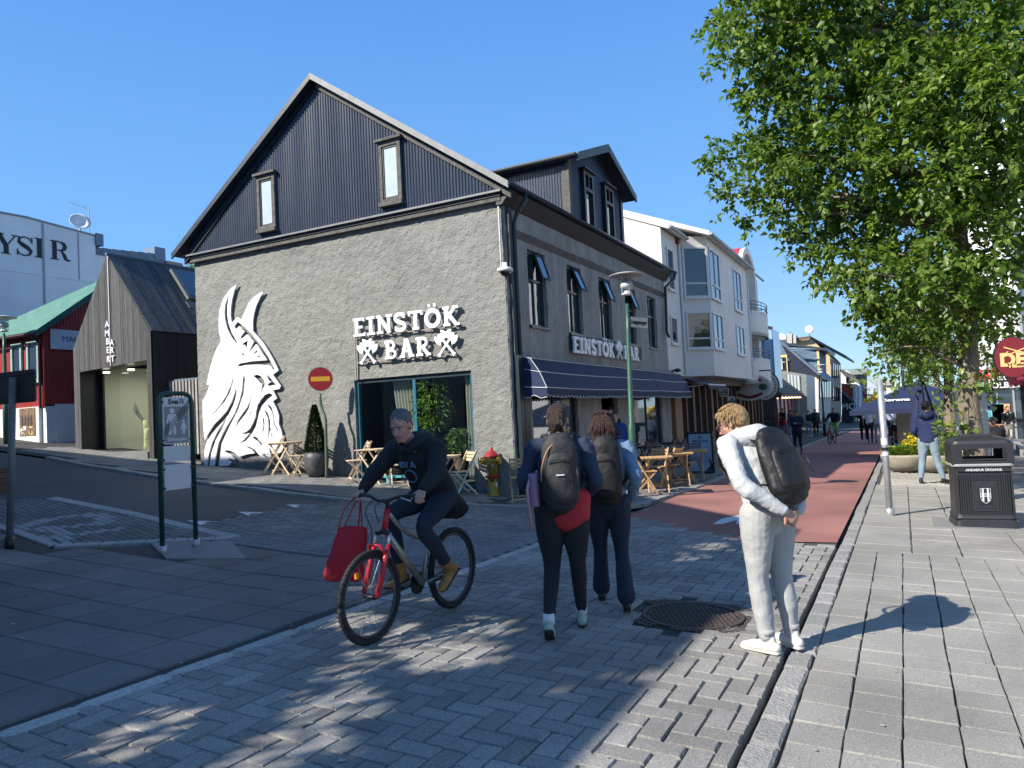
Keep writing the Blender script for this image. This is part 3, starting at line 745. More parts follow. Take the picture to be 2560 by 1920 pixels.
# ---- gable attic windows
def attic(tl, br, ti, bi):
    a, b = at_y(*tl, BY0-.2), at_y(*br, BY0-.2); x0, x1, z0, z1 = a.x, b.x, b.z, a.z; w = .08
    f = MB()
    for q in ((x0, x0+w, z0+.02, z1-.02), (x1-w, x1, z0+.02, z1-.02), (x0+w, x1-w, z0+.02, z0+.1), (x0+w, x1-w, z1-.12, z1-.02)): f.box(q[0], q[1], BY0-.19, BY0-.08, q[2], q[3])
    fo = f.build('attic_window', M_oldwood, bar)
    f = MB(); f.box(x0+w, x1-w, BY0-.15, BY0-.145, z0+.1, z1-.12); f.build('pane', mat('curtained_glass', (.45, .52, .55), .15, (3, .08), spec=.8), fo)
    f = MB()
    for q in ((x0+w, x0+w+.035, z0+.1, z1-.12), (x1-w-.035, x1-w, z0+.1, z1-.12), (x0+w, x1-w, z1-.16, z1-.12), (x0+w, x1-w, z0+.1, z0+.135)): f.box(q[0], q[1], BY0-.17, BY0-.152, q[2], q[3])
    f.build('sash', M_dark, fo)
    f = MB(); f.box(x0-.06, x1+.06, BY0-.26, BY0-.1, z1-.02, z1+.035); f.build('hood', M_oldwood, fo)
    f = MB(); f.box(x0-.02, x1+.02, BY0-.24, BY0-.1, z0-.06, z0+.02); f.build('sill', M_oldwood, fo)
zz = lambda x, y: ((440+x/2.765)/KD, (160+y/2.765)/KD)
attic(zz(550, 775), zz(685, 1130), 0, 0); attic(zz(1392, 540), zz(1560, 940), 0, 0)

# ---- dormer
DX, DY0, DY1, DZ0, DZE, DZA, DYA = -6.98, 16.8, 20.75, 6.35, 7.88, 8.66, 18.85
mb = MB(); pts = []; y = DY0
while y <= DY1+1e-6: pts.append(y); y += .019
vs = []
for y in pts:
    d = .01*(1-math.cos(2*math.pi*y/.076)); zt = DZE+(DZA-DZE)*(1-abs(y-DYA)/(2.0))-.05
    vs += [(DX+d, y, DZ0-.15), (DX+d, y, zt)]
mb.add(vs, [(2*i, 2*i+2, 2*i+3, 2*i+1) for i in range(len(pts)-1)])
x = DX; pts = []
while x > -9.3: pts.append(x); x -= .019
vs = []
for x in pts:
    d = .01*(1-math.cos(2*math.pi*x/.076)); vs += [(x, DY0-d, roofz(x)-.2), (x, DY0-d, DZE)]
mb.add(vs, [(2*i, 2*i+1, 2*i+3, 2*i+2) for i in range(len(pts)-1)])
mb.quad((DX, DY1, DZ0), (-9.3, DY1, DZE), (-9.3, DY1, DZE), (DX, DY1, DZE))
dm = mb.build('dormer', M_corr, bar, True)
for s_ in (-1, 1):
    mb = MB(); ye = DYA+s_*2.25; ze = DZE-.1
    mb.prism([(DX+.35, DYA, DZA+.06), (DX+.35, ye, ze+.06), (DX+.35, ye, ze-.04), (DX+.35, DYA, DZA-.04)], (-3.6, 0, 0)); mb.build('dormer_roof', M_roofdark, dm)
    mb = MB(); mb.prism([(DX+.4, DYA, DZA+.1), (DX+.4, ye, ze+.1), (DX+.4, ye, ze-.1), (DX+.4, DYA, DZA-.12)], (-.045, 0, 0)); mb.build('bargeboard', mat('teal_dark_fascia', (.03, .055, .06), .5), dm)
mb = MB(); mb.tube([(DX+.35, DYA-2.3, DZE-.06), (-9.0, DYA-2.3, DZE-.06)], .06, n=8); mb.build('dormer_gutter', M_dark, dm)
mb = MB(); mb.box(DX-.02, DX+.06, DY0-.04, DY0+.16, DZ0, DZE-.05); mb.box(DX-.14, DX-.021, DY0-.04, DY0, DZ0, DZE-.25); mb.build('corner_trim', M_oldwood, dm)
mb = MB(); mb.box(DX-.02, DX+.06, DY1-.14, DY1+.03, DZ0, DZE-.12); mb.build('corner_trim', M_dark, dm)
for y0, y1 in ((17.62, 18.3), (19.15, 19.85)):
    f = MB(); z0, z1 = 6.4, 7.8
    for q in ((y0, y0+.1, z0, z1), (y1-.1, y1, z0, z1), (y0+.1, y1-.1, z1-.1, z1), (y0+.1, y1-.1, 7.28, 7.36), ((y0+y1)/2-.02, (y0+y1)/2+.02, 7.36, z1-.1)): f.box(DX, DX+.12, q[0], q[1], q[2], q[3])
    fo = f.build('dormer_window', M_dark, dm)
    f = MB(); f.box(DX+.02, DX+.05, y0+.1, y1-.1, z0, 7.28); f.box(DX+.02, DX+.05, y0+.1, y1-.1, 7.36, z1-.1); f2 = f.build('dormer_pane', M_upglass, dm)
    f = MB(); f.box(DX, DX+.2, y0-.06, y1+.06, z1, z1+.04); f.build('dormer_hood', M_dark, dm)

# ---- awning over the terrace
M_awn = mat('navy_awning_canvas', (.008, .019, .062), .75, (1.2, .25), (200, .15), world_tex=True)
M_pipe_w = mat('white_piping', (.7, .7, .68), .7)
aw = thing('awning', 'dark blue canvas awning with white piping and scalloped edge along the bar front', 'awning', (-6.2, 18.5, 1.9))
AY = [13.12, 18.0, 20.75, 24.35]
PR = [(-6.70, 2.73), (-6.45, 2.68), (-6.26, 2.40), (-6.12, 2.08)]        # section of the canopy
def aw_sec(y, k=0):
    return [Vector((x, y, z-(y-13)*.004)) for x, z in PR]
for (a, b) in zip(AY, AY[1:]):
    mb = MB(); n = 10; vs = []
    for i in range(n+1):
        y = a+.02+(b-a-.04)*i/n; sag = .02*math.sin(math.pi*i/n)
        for p in aw_sec(y): vs.append(p-Vector((0, 0, sag*(1 if p.z < 2.6 else .3))))
    mb.add(vs, [(i*4+j, (i+1)*4+j, (i+1)*4+j+1, i*4+j+1) for i in range(n) for j in range(3)])
    # scalloped valance
    m = int((b-a)/.165); vs2 = []; k = 6
    for i in range(m*k+1):
        y = a+.02+(b-a-.04)*i/(m*k); h = .13+.05*abs(math.sin(math.pi*i/k)); z = PR[3][1]-(y-13)*.004-.02*math.sin(math.pi*i/(m*k))
        x = PR[3][0]+.012*math.sin(i*.9); vs2 += [Vector((PR[3][0], y, z)), Vector((x, y, z-h))]
    mb.add(vs2, [(2*i, 2*i+1, 2*i+3, 2*i+2) for i in range(m*k)])
    cn = mb.build('canopy', M_awn, aw, False)
    p = MB(); p.tube([v+Vector((.008, 0, -.004)) for v in vs2[1::2]], .006, n=4)
    for q in (1, 2, 3): p.tube([v+Vector((.008, 0, .008)) for v in vs[q::4]], .008, n=4)
    p.build('piping', M_pipe_w, cn)
mb = MB(); y = AY[0]+.015; s = aw_sec(y)
mb.add(s+[Vector((-6.70, y, 1.95)), Vector((-6.12, y, 1.9))], [(0, 1, 2, 3, 5, 4)]); sp = mb.build('end_panel', M_awn, aw)
mb = MB(); mb.tube([v+Vector((0, -.008, .004)) for v in s], .008, n=4); mb.tube([(-6.7, y-.008, 2.5), (-6.26, y-.008, 2.40)], .006, n=4); mb.tube([(-6.7, y-.01, 2.13), (-6.12, y-.01, 2.08)], .008, n=4); mb.tube([(-6.7, y-.01, 1.95), (-6.55, y-.01, 1.9), (-6.4, y-.01, 1.95), (-6.25, y-.01, 1.88), (-6.12, y-.01, 1.9)], .007, n=4)
mb.build('piping', M_pipe_w, sp)
mb = MB(); mb.box(-6.70, -6.62, AY[0], AY[-1], 2.62, 2.72); mb.build('headbox', M_dark, aw)
aw2 = thing('awning', 'small open navy awning with a white front bar beyond the long awning', 'awning', (-6.2, 26, 2.2))
mb = MB(); vs = []
A, B, C_, D_ = Vector((-6.7, 24.6, 2.6)), Vector((-6.7, 27.2, 2.6)), Vector((-5.6, 27.2, 2.25)), Vector((-5.6, 24.6, 2.25))
mb.quad(A, D_, C_, B); m = 90
vs2 = []
for i in range(m+1):
    p = D_.lerp(C_, i/m); vs2 += [p, p-Vector((0, 0, .12+.04*abs(math.sin(math.pi*i/6))))]
mb.add(vs2, [(2*i, 2*i+1, 2*i+3, 2*i+2) for i in range(m)]); mb.build('canopy', M_awn, aw2)
mb = MB(); mb.tube([D_, C_], .03, n=8); mb.tube([Vector((-6.7, 24.75, 2.2)), D_+Vector((-.2, .15, 0))], .015); mb.build('front_bar', M_white, aw2)

# ---- lettering
def ribbon(mb, pts, w, M, d, off=0):
    """flat stroke of width w (or per-point widths) extruded by d"""
    pts = [Vector((*p, 0)) for p in pts]; n = len(pts); L, Rr = [], []
    ws = w if isinstance(w, list) else [w]*n; closed = (pts[0]-pts[-1]).length < 1e-6
    for i, p in enumerate(pts):
        if closed: t_ = pts[(i+1) % (n-1)]-pts[(i-1) % (n-1)]
        else: t_ = pts[min(n-1, i+1)]-pts[max(0, i-1)]
        t_.normalize(); q = Vector((-t_.y, t_.x, 0)); L.append(p+q*ws[i]/2); Rr.append(p-q*ws[i]/2)
    vs = [M @ (v+Vector((0, 0, off))) for v in L+Rr]+[M @ (v+Vector((0, 0, d+off))) for v in L+Rr]; fs = []
    for i in range(n-1):
        fs += [(i, i+1, n+i+1, n+i), (2*n+i, 3*n+i, 3*n+i+1, 2*n+i+1), (i, 2*n+i, 2*n+i+1, i+1), (n+i, n+i+1, 3*n+i+1, 3*n+i)]
    if not closed: fs += [(0, n, 3*n, 2*n), (n-1, 3*n-1, 4*n-1, 2*n-1)]
    mb.add(vs, fs)
def arc(cx, cy, rx, ry, a0, a1, n=12): return [(cx+rx*math.cos(R(a0+(a1-a0)*i/n)), cy+ry*math.sin(R(a0+(a1-a0)*i/n))) for i in range(n+1)]
def slab_glyph(ch, t):
    """strokes of a slab-serif capital in a box of height 1: ((points), width) list and advance"""
    s = t*.62; h = t/2
    if ch == 'E': return [([(.17, 0), (.17, 1)], t), ([(.0, s/2), (.62, s/2)], s), ([(.0, 1-s/2), (.58, 1-s/2)], s), ([(.17, .5), (.48, .5)], s), ([(.58, 0), (.58, .2)], s*.8), ([(.545, 1), (.545, .8)], s*.8)], .62
    if ch == 'I': return [([(.2, 0), (.2, 1)], t), ([(0, s/2), (.4, s/2)], s), ([(0, 1-s/2), (.4, 1-s/2)], s)], .4
    if ch == 'N': return [([(.15, 0), (.15, 1)], t*.85), ([(.62, 0), (.62, 1)], t*.85), ([(.13, 1-.02), (.64, .02)], t), ([(0, s/2), (.32, s/2)], s), ([(0, 1-s/2), (.2, 1-s/2)], s), ([(.48, 1-s/2), (.78, 1-s/2)], s)], .78
    if ch == 'S': return [(arc(.3, .735, .22, .2, 20, 250, 14)+arc(.3, .27, .23, .2, 75, -150, 14), t*.95), ([(.5, .95), (.5, .7)], s*.8), ([(.08, .05), (.08, .3)], s*.8)], .62
    if ch == 'T': return [([(.34, 0), (.34, 1)], t), ([(0, 1-s/2), (.68, 1-s/2)], s), ([(.04, 1), (.04, .76)], s), ([(.64, 1), (.64, .76)], s), ([(.18, s/2), (.5, s/2)], s)], .68
    if ch in 'OÖ':
        g = [(arc(.38, .5, .3, .41, 0, 360, 28), t)]
        if ch == 'Ö': g += [([(.24, 1.1), (.24, 1.26)], .14), ([(.5, 1.1), (.5, 1.26)], .14)]
        return g, .76
    if ch == 'K': return [([(.16, 0), (.16, 1)], t), ([(.2, .42), (.58, .98)], t*.85), ([(.3, .55), (.62, .02)], t*.9), ([(0, s/2), (.33, s/2)], s), ([(0, 1-s/2), (.3, 1-s/2)], s), ([(.45, 1-s/2), (.72, 1-s/2)], s), ([(.52, s/2), (.76, s/2)], s)], .76
    if ch == 'B': return [([(.16, 0), (.16, 1)], t), ([(0, 1-s/2), (.3, 1-s/2)]+arc(.32, .74, .17, .26-s/2, 90, -90, 8)+[(.16, .48)], s*1.1), ([(.2, .5)]+arc(.36, .26, .19, .26-s/2, 90, -90, 8)+[(0, s/2)], s*1.1)], .66
    if ch == 'A': return [([(.14, 0), (.36, 1)], t*.9), ([(.6, 0), (.38, 1)], t), ([(.2, .34), (.56, .34)], s), ([(0, s/2), (.27, s/2)], s), ([(.46, s/2), (.74, s/2)], s), ([(.24, 1-s/2), (.42, 1-s/2)], s)], .74
    if ch == 'R': return [([(.16, 0), (.16, 1)], t), ([(0, 1-s/2), (.3, 1-s/2)]+arc(.34, .72, .19, .28-s/2, 90, -90, 8)+[(.16, .45)], s*1.15), ([(.34, .46), (.6, .02)], t*.9), ([(0, s/2), (.33, s/2)], s), ([(.5, s/2), (.72, s/2)], s)], .72
    return [], .35
def slab_word(word, M, size, width, t=.2, depth=.05, gap=.09, part=None, parent=None, m=None):
    tot = sum(slab_glyph(c, t)[1] for c in word)+gap*(len(word)-1); k = width/tot; x = 0
    for c in word:
        g, adv = slab_glyph(c, t); mb = MB(); e = 0
        for pts, w in g:
            sx = k/size
            ribbon(mb, [((x+p[0])*k, p[1]*size) for p in pts], w*size*.5*(1+sx)*.92, M, depth-e, 0); e += .0012
        mb.build(part or 'letter', m, parent); x += adv+gap
def axes_emblem(mb, M, s, d):
    """two crossed double-bitted axes, s = half height"""
    for sg in (-1, 1):
        a = R(40)*sg; Rm = M @ Matrix.Rotation(-a, 4, 'Z')
        e = .0 if sg < 0 else .003
        ribbon(mb, [(0, -s), (0, s*.95)], [s*.16, s*.16], Rm, d-e)
        ribbon(mb, [(-s*.13, -s*.93), (s*.13, -s*.93)], s*.14, Rm, d-e-.001)
        for sd in (-1, 1):
            pts = [(sd*s*.06, s*.34), (sd*s*.2, s*.42), (sd*s*.36, s*.24), (sd*s*.5, s*.42), (sd*s*.53, s*.66), (sd*s*.46, s*.9), (sd*s*.32, s*1.06), (sd*s*.22, s*.86), (sd*s*.06, s*.9)]
            mid = [(sd*s*.06, s*.62)]
            P = [Rm @ Vector((x, y, 0)) for x, y in (pts if sd > 0 else pts[::-1])]
            mb.prism(P, (Rm.to_3x3() @ Vector((0, 0, d-e-.002))))
M_letter = mat('white_sign_letter', (.80, .81, .80), .5)
yS = BY0-.085
sg = thing('wall_sign', 'white raised letters EINSTÖK BAR between crossed axes on the sunlit gable wall', 'sign', (-9.2, BY0-.05, 3))
e0 = at_y(*Z2(1233, 560), BY0-.1); e1 = at_y(*Z2(1222, 437), BY0-.1); k0 = at_y(*Z2(1965, 477), BY0-.1); k1 = at_y(*Z2(1952, 340), BY0-.1)
slab_word('EINSTÖK', FRONT(e0.x, yS, e0.z), e1.z-e0.z, k0.x-e0.x, .21, .045, .1, None, sg, M_letter)
b0 = at_y(*Z2(1450, 715), BY0-.1); b1 = at_y(*Z2(1437, 590), BY0-.1); r0 = at_y(*Z2(1765, 683), BY0-.1)
slab_word('BAR', FRONT(b0.x, yS, b0.z), b1.z-b0.z, r0.x-b0.x, .21, .045, .12, None, sg, M_letter)
for c in ((1328, 662), (1872, 603)):
    p = at_y(*Z2(*c), BY0-.1); mb = MB(); axes_emblem(mb, FRONT(p.x, yS, p.z-.02), .30, .045); mb.build('crossed_axes', M_letter, sg)
M_rail = mat('sign_rail', (.25, .22, .2), .6)
mb = MB()
for c0, c1 in (((1222, 437), (1950, 337)), ((1233, 563), (1975, 490)), ((1238, 740), (1920, 678)), ((1236, 640), (1800, 575))):
    a, b = at_y(*Z2(*c0), BY0-.07), at_y(*Z2(*c1), BY0-.07); mb.beam(a, (b.x, a.y, a.z*.5+b.z*.5), .02, .025)
a, b = at_y(*Z2(1220, 437), BY0-.07), at_y(*Z2(1243, 852), BY0-.07); mb.beam((b.x, a.y+.013, a.z), (b.x, a.y+.013, 2.5), .03, .02, (0, 1, 0)); mb.build('rails', M_rail, sg)
sg2 = thing('wall_sign', 'white letters EINSTÖK BAR on the shaded street wall above the navy awning', 'sign', (BX1, 18, 3.1))
x = BX1+.09; mb = MB(); mb.box(BX1+.02, x-.002, 15.75, 20.9, 3.0, 3.36); mb.build('backing', mat('green_black_board', (.02, .03, .028), .7), sg2)
a = at_x(*Z3(640, 1441), x); b = at_x(*Z3(637, 1330), x); c = at_x(*Z3(922, 1478), x)
slab_word('EINSTÖK', SIDE(x, a.y, a.z), b.z-a.z, c.y-a.y, .23, .05, .08, None, sg2, M_letter)
a2 = at_x(*Z3(990, 1490), x); c2 = at_x(*Z3(1092, 1497), x)
slab_word('BAR', SIDE(x, a2.y, a.z), b.z-a.z, c2.y-a2.y, .23, .05, .1, None, sg2, M_letter)
p = at_x(*Z3(955, 1430), x); mb = MB(); axes_emblem(mb, SIDE(x, p.y, p.z), .27, .05); mb.build('crossed_axes', M_letter, sg2)

# ---- the horned head, cut from white sheet
def ZA(p): return ((500+p[0]/6.914)/KD, (700+p[1]/6.9125)/KD)
def ZB(p): return ((500+p[0]/6.382)/KD, (920+p[1]/6.381)/KD)
outer = [ZA(p) for p in [(645,75),(600,180),(560,340),(540,480),(535,600),(545,680),(558,745),(645,640),(718,692),(760,590),(850,400),(940,290),(1040,225),(1112,200),(1050,290),(980,440),(940,580),(920,720),(922,880),(1010,980),(1100,1085),(1200,1240),(1290,1400),(1365,1560)]]
outer += [ZB(p) for p in [(1170,108),(1230,190),(1295,283),(1270,335),(1172,350),(1235,482),(1168,530),(1225,640),(1265,760),(1260,885),(1300,990),(1325,1110),(1345,1230),(1310,1330),(1220,1400),(1150,1330),(1112,1250),(1120,1350),(1180,1490),(1040,1480),(970,1410),(885,1300),(800,1258),(732,1245),(830,1300),(885,1357),(760,1375),(630,1420),(560,1350),(480,1315),(412,1310),(410,1335),(500,1380),(575,1450),(545,1470),(478,1440),(455,1455),(515,1495),(460,1560),(305,1562),(330,1400),(355,1200),(480,930),(610,680),(700,420),(726,180),(710,95),(690,180),(680,330),(640,500),(560,720),(400,980),(300,1200),(250,1450),(240,1562),(158,1560),(190,1350),(260,1150),(380,930),(442,790),(390,850),(290,1000),(195,1200),(145,1380),(120,1565),(80,1590),(78,1330),(95,1240),(125,1160),(190,1060),(290,940),(400,830),(470,735),(540,590),(575,480),(592,380),(583,305),(560,400),(510,540),(430,690),(330,800),(230,900),(140,1040),(85,1155),(60,950),(50,750),(48,520),(100,440),(140,340),(155,275),(110,262)]]
outer += [ZA(p) for p in [(150,1659),(190,1490),(240,1330),(290,1200),(370,1055),(335,900),(330,700),(345,520),(400,340),(480,220),(560,130)]]
holes = [[ZA(p) for p in h] for h in [
 [(528,245),(500,330),(480,450),(478,600),(500,750),(560,920),(655,1080),(625,1092),(560,1000),(480,840),(440,680),(430,560),(440,430),(480,320)],
 [(660,722),(600,800),(628,855),(680,800),(780,890),(705,990),(725,1020),(820,940),(940,1060),(852,1240),(865,1243),(975,1110),(1080,1250),(1170,1385),(900,1405),(690,1445),(655,1500),(800,1470),(1000,1460),(1215,1480),(1265,1560),(1297,1535),(1170,1290),(1040,1100),(900,930),(790,820)],
 [(835,1045),(760,1085),(748,1130),(780,1120),(808,1220),(820,1150)],[(740,1255),(727,1285),(805,1335)],[(990,1208),(908,1290),(1008,1245)],[(1035,1297),(973,1330),(1055,1328)]]]
holes += [[ZB(p) for p in h] for h in [
 [(855,125),(920,105),(980,130),(1030,190),(1047,260),(1010,330),(980,405),(985,330),(1000,250),(960,235),(910,170)],
 [(1070,100),(1150,180),(1220,265),(1100,288),(1085,265),(1110,235),(1150,215),(1110,205),(1085,150)],
 [(535,152),(500,270),(430,430),(330,590),(180,770),(260,700),(400,540),(480,400),(530,240),(545,165)],
 [(820,415),(805,520),(760,620),(680,730),(610,830),(575,930),(558,1060),(590,930),(640,850),(730,740),(790,640),(815,540),(828,430)],
 [(850,585),(830,680),(780,780),(720,890),(780,810),(830,720),(852,630)],
 [(1100,405),(1040,430),(980,500),(925,590),(900,690),(890,780),(850,880),(800,970),(740,1020),(668,1040),(730,1055),(800,1035),(720,1130),(628,1215),(740,1160),(830,1060),(900,930),(930,810),(955,700),(1000,600),(1080,510),(1165,440),(1140,405)],
 [(1100,575),(1090,600),(1150,690),(1180,790),(1180,880),(1230,980),(1268,1080),(1250,980),(1200,880),(1190,760),(1150,630)],
 [(1045,665),(1040,685),(1090,800),(1100,920),(1085,1210),(1110,1080),(1125,990),(1150,1100),(1170,1220),(1165,1080),(1130,950),(1130,850),(1095,730)],
 [(1015,795),(1005,810),(1018,900),(990,1080),(1030,980),(1038,880),(1028,805)],[(870,1085),(850,1108),(930,1170),(1028,1315),(990,1190),(930,1120)]]]
cu = bpy.data.curves.new('t', 'CURVE'); cu.dimensions = '2D'; cu.fill_mode = 'BOTH'; cu.extrude = .016
yv = BY0-.065
for poly in [outer]+holes:
    q = [at_y(p[0], p[1], yv) for p in poly]; s = cu.splines.new('POLY'); s.points.add(len(q)-1); s.use_cyclic_u = True
    for i, p in enumerate(q): s.points[i].co = (p.x+13.5, p.z, 0, 1)
ob = bpy.data.objects.new('t', cu); TMP.collection.objects.link(ob); TMP.view_layers[0].update()
me = bpy.data.meshes.new_from_object(ob.evaluated_get(TMP.view_layers[0].depsgraph)); bpy.data.objects.remove(ob)
me.transform(FRONT(-13.5, yv, 0)); me.materials.clear(); me.materials.append(mat('white_sheet_emblem', (.78, .79, .80), .5, (1.5, .03), world_tex=True))
tag(link('wall_emblem', me), 'large white cut-out of a bearded head in a horned helmet on the gable wall', 'emblem')
# ================================================================ BUILDINGS ON THE LEFT
def boards(name, parent, m, n, P, gap=.006, depth=.02, seed=0, nrm=(0, -1, 0)):
    """n boards: P(i/n, (i+1)/n) returns the 4 corners; each board is its own part, slightly proud or set back"""
    rr = random.Random(seed)
    for i in range(n):
        q = [Vector(p) for p in P(i/n, (i+1)/n)]; c = sum(q, Vector())/4
        w = (q[1]-q[0]).length; k = 1-gap/max(w, .01)
        m0, m1 = (q[0]+q[1])/2, (q[2]+q[3])/2
        q = [m0+(q[0]-m0)*k, m0+(q[1]-m0)*k, m1+(q[2]-m1)*k, m1+(q[3]-m1)*k]
        off = Vector(nrm)*(depth+rr.uniform(0, .008)); mb = MB(); mb.prism([p+off for p in q], -off*1.0+Vector(nrm)*.001)
        mb.build(name, m, parent)
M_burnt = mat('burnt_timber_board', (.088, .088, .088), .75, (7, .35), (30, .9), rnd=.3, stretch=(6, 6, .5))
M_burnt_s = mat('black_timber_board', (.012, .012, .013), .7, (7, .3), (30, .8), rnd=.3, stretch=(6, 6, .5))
M_burnt_r = mat('grey_roof_board', (.085, .083, .08), .7, (7, .35), (30, .9), rnd=.3)
GY = 13.2
am = thing('timber_gallery', 'narrow gabled gallery clad in charred black boards with a deep glazed entrance', 'building', (-19.6, GY, H(-19.6, GY)))
AX0, AX1, AXR, AZR = -21.33, -17.88, -19.67, 6.66
AZL, AZE = 4.13, 4.33
OX0, OX1, OZL, OZR = -21.09, -18.1, 3.43, 3.55
def a_top(x): return AZL+(AZR-AZL)*(x-AX0)/(AXR-AX0) if x < AXR else AZE+(AZR-AZE)*(AX1-x)/(AX1-AXR)
def a_bot(x): return OZL+(OZR-OZL)*(x-OX0)/(OX1-OX0) if OX0 < x < OX1 else .4
n = 36
def P(a, b):
    x0, x1 = AX0+(AX1-AX0)*a, AX0+(AX1-AX0)*b; c = (x0+x1)/2
    return [(x0, GY, a_bot(c)), (x1, GY, a_bot(c)), (x1, GY, a_top(x1)), (x0, GY, a_top(x0))]
boards('board', am, M_burnt, n, P, seed=1)
mb = MB(); mb.prism([(AX0+.02, GY+.02, OZL), (AX1-.02, GY+.02, OZR), (AX1-.02, GY+.02, AZE-.03), (AXR, GY+.02, AZR-.04), (AX0+.02, GY+.02, AZL-.03)], (0, .1, 0)); mb.box(AX0+.02, OX0-.01, GY+.02, GY+.12, .3, OZL); mb.box(OX1+.01, AX1-.02, GY+.02, GY+.12, .3, OZR); mb.build('front_wall', M_dark, am)
DEP = 9
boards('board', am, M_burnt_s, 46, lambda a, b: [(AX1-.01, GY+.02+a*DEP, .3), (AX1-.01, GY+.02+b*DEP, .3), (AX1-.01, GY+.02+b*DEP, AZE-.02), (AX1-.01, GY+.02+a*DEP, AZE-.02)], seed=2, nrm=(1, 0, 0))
nr = Vector((AZR-AZE, 0, AX1-AXR)).normalized()
boards('roof_board', am, M_burnt_r, 46, lambda a, b: [(AXR, GY-.02+a*DEP, AZR), (AXR, GY-.02+b*DEP, AZR), (AX1+.03, GY-.02+b*DEP, AZE), (AX1+.03, GY-.02+a*DEP, AZE)], gap=.012, seed=3, nrm=nr)
mb = MB(); mb.prism([(AX0, GY+.1, AZL), (AXR, GY+.1, AZR-.02), (AX1, GY+.1, AZE-.02), (AX1, GY+.1, AZE-.1), (AX0, GY+.1, AZL-.1)], (0, DEP, 0)); mb.box(AX0, AX1-.03, GY+DEP-.1, GY+DEP, .3, AZL); mb.box(AX0, AX0+.05, GY+.12, GY+DEP, .3, AZL); mb.box(AX1-.08, AX1-.03, GY+.12, GY+DEP, .3, AZL); mb.build('shell', M_dark, am)
mb = MB(); mb.tube([(AXR, GY-.04, AZR+.03), (AXR, GY+DEP, AZR+.03)], .05, n=6); mb.build('ridge_cap', mat('blue_grey_flashing', (.10, .13, .17), .5), am)
# entrance recess: dark left reveal, glass, lit white room
ry = GY+.6
mb = MB(); mb.quad((OX0, GY, .3), (OX0, GY, OZL), (OX0, ry, OZL), (OX0, ry, .3)); mb.quad((OX0, GY, OZL), (OX1, GY, OZR), (OX1, ry, OZR), (OX0, ry, OZL)); mb.build('recess', M_dark, am)
M_gal = mat('gallery_white_wall', (.62, .62, .52), .8)
mb = MB(); mb.quad((OX0, ry+2.6, .3), (OX1, ry+2.6, .3), (OX1, ry+2.6, 3.6), (OX0, ry+2.6, 3.6)); mb.quad((OX0, ry, .3), (OX0, ry+2.6, .3), (OX0, ry+2.6, 3.6), (OX0, ry, 3.6)); mb.quad((OX0, ry, 1.02), (OX1, ry, 1.0), (OX1, ry+2.6, 1.0), (OX0, ry+2.6, 1.02)); mb.quad((OX1+.02, ry, .3), (OX1+.02, ry, 3.6), (OX1+.02, ry+2.6, 3.6), (OX1+.02, ry+2.6, .3)); mb.build('gallery_room', M_gal, am)
mb = MB(); mb.box(OX0+.2, OX1-.25, ry-.004, ry+.004, 1.04, 3.5); gp = mb.build('glass_front', M_shop, am)
mb = MB(); mb.box(OX1-.32, OX1-.25, ry-.03, ry+.03, 1.0, 3.5); mb.box(OX0, OX0+.2, ry-.03, ry+.03, 1.0, 3.5); mb.box(OX0, OX1, ry-.03, ry+.03, .8, 1.04); mb.build('door_frame', M_dark, am)
mb = MB(); mb.box(OX1-.42, OX1-.38, ry-.09, ry-.05, 1.9, 2.5); mb.build('door_handle', M_steel, am)
mb = MB(); mb.box(OX0, OX1, GY-.06, ry, .5, H(-19.6, GY)+.05); mb.build('threshold', M_walk, am)
lat = MB()
for i in range(9):
    for j in range(3): lat.ball((-20.0+.22*i, ry+2.55, 3.05+.12*j), (.05, .02, .03), 6)
lat.build('lattice', mat('lattice_grey', (.4, .4, .36), .7), am, kind='stuff')
mb = MB(); mb.box(-20.1, -18.15, ry+2.5, ry+2.58, 2.95, 3.02); mb.box(-20.1, -18.15, ry+2.5, ry+2.58, 3.42, 3.5); mb.build('lattice_rail', M_gal, am)
t = text_mb('EXPO', .2, frame((-19.25, ry+2.55, 2.0), (0, 0, 1), (-1, 0, 0)), .01); t.build('wall_text', M_dark, am)
mb = MB()
for i, z in enumerate((2.2, 2.1, 2.0, 1.9, 1.8, 1.65)): mb.box(-19.1, -18.65-.1*(i % 2), ry+2.54, ry+2.56, z, z+.025)
mb.build('wall_text_lines', M_dark, am)
gl_ = bpy.data.lights.new('ceiling_spot', 'AREA'); gl_.size = 1.2; gl_.energy = 20; gl_.color = (1, .9, .72)
go_ = bpy.data.objects.new('ceiling_spot', gl_); COL.objects.link(go_); go_.location = (-19.5, ry+1.2, 3.4); go_.parent = am; go_.matrix_parent_inverse = INV[am.name]
for x in (-20.3, -19.2): mb = MB(); mb.lathe([(.09, 3.36), (.09, 3.4)], (x, ry-.3, 0), 12); mb.build('ceiling_lamp', mat('lamp_glow', (1, .9, .7), .5, emit=((1, .9, .7), 3)), am)
sc_ = thing('driftwood_sculpture', 'pale yellow branching wood sculpture standing behind the gallery glass', 'sculpture', (-19.4, ry+.5, 1.03))
mb = MB(); y = ry+.5
mb.tube([(-19.72, y, 1.03), (-19.7, y, 1.5), (-19.78, y, 1.95)], [.09, .08, .05], n=7, smooth=2); mb.tube([(-19.7, y, 1.62), (-19.4, y+.1, 1.68), (-19.2, y+.1, 1.5), (-18.85, y, 1.03)], [.07, .09, .06, .035], n=7, smooth=3); mb.tube([(-19.7, y, 1.66), (-19.45, y-.2, 1.64), (-19.3, y-.3, 1.4)], [.06, .05, .03], n=6); mb.build('limbs', mat('pale_yellow_wood', (.62, .55, .3), .7, (6, .2)), sc_, True)
mb = MB()
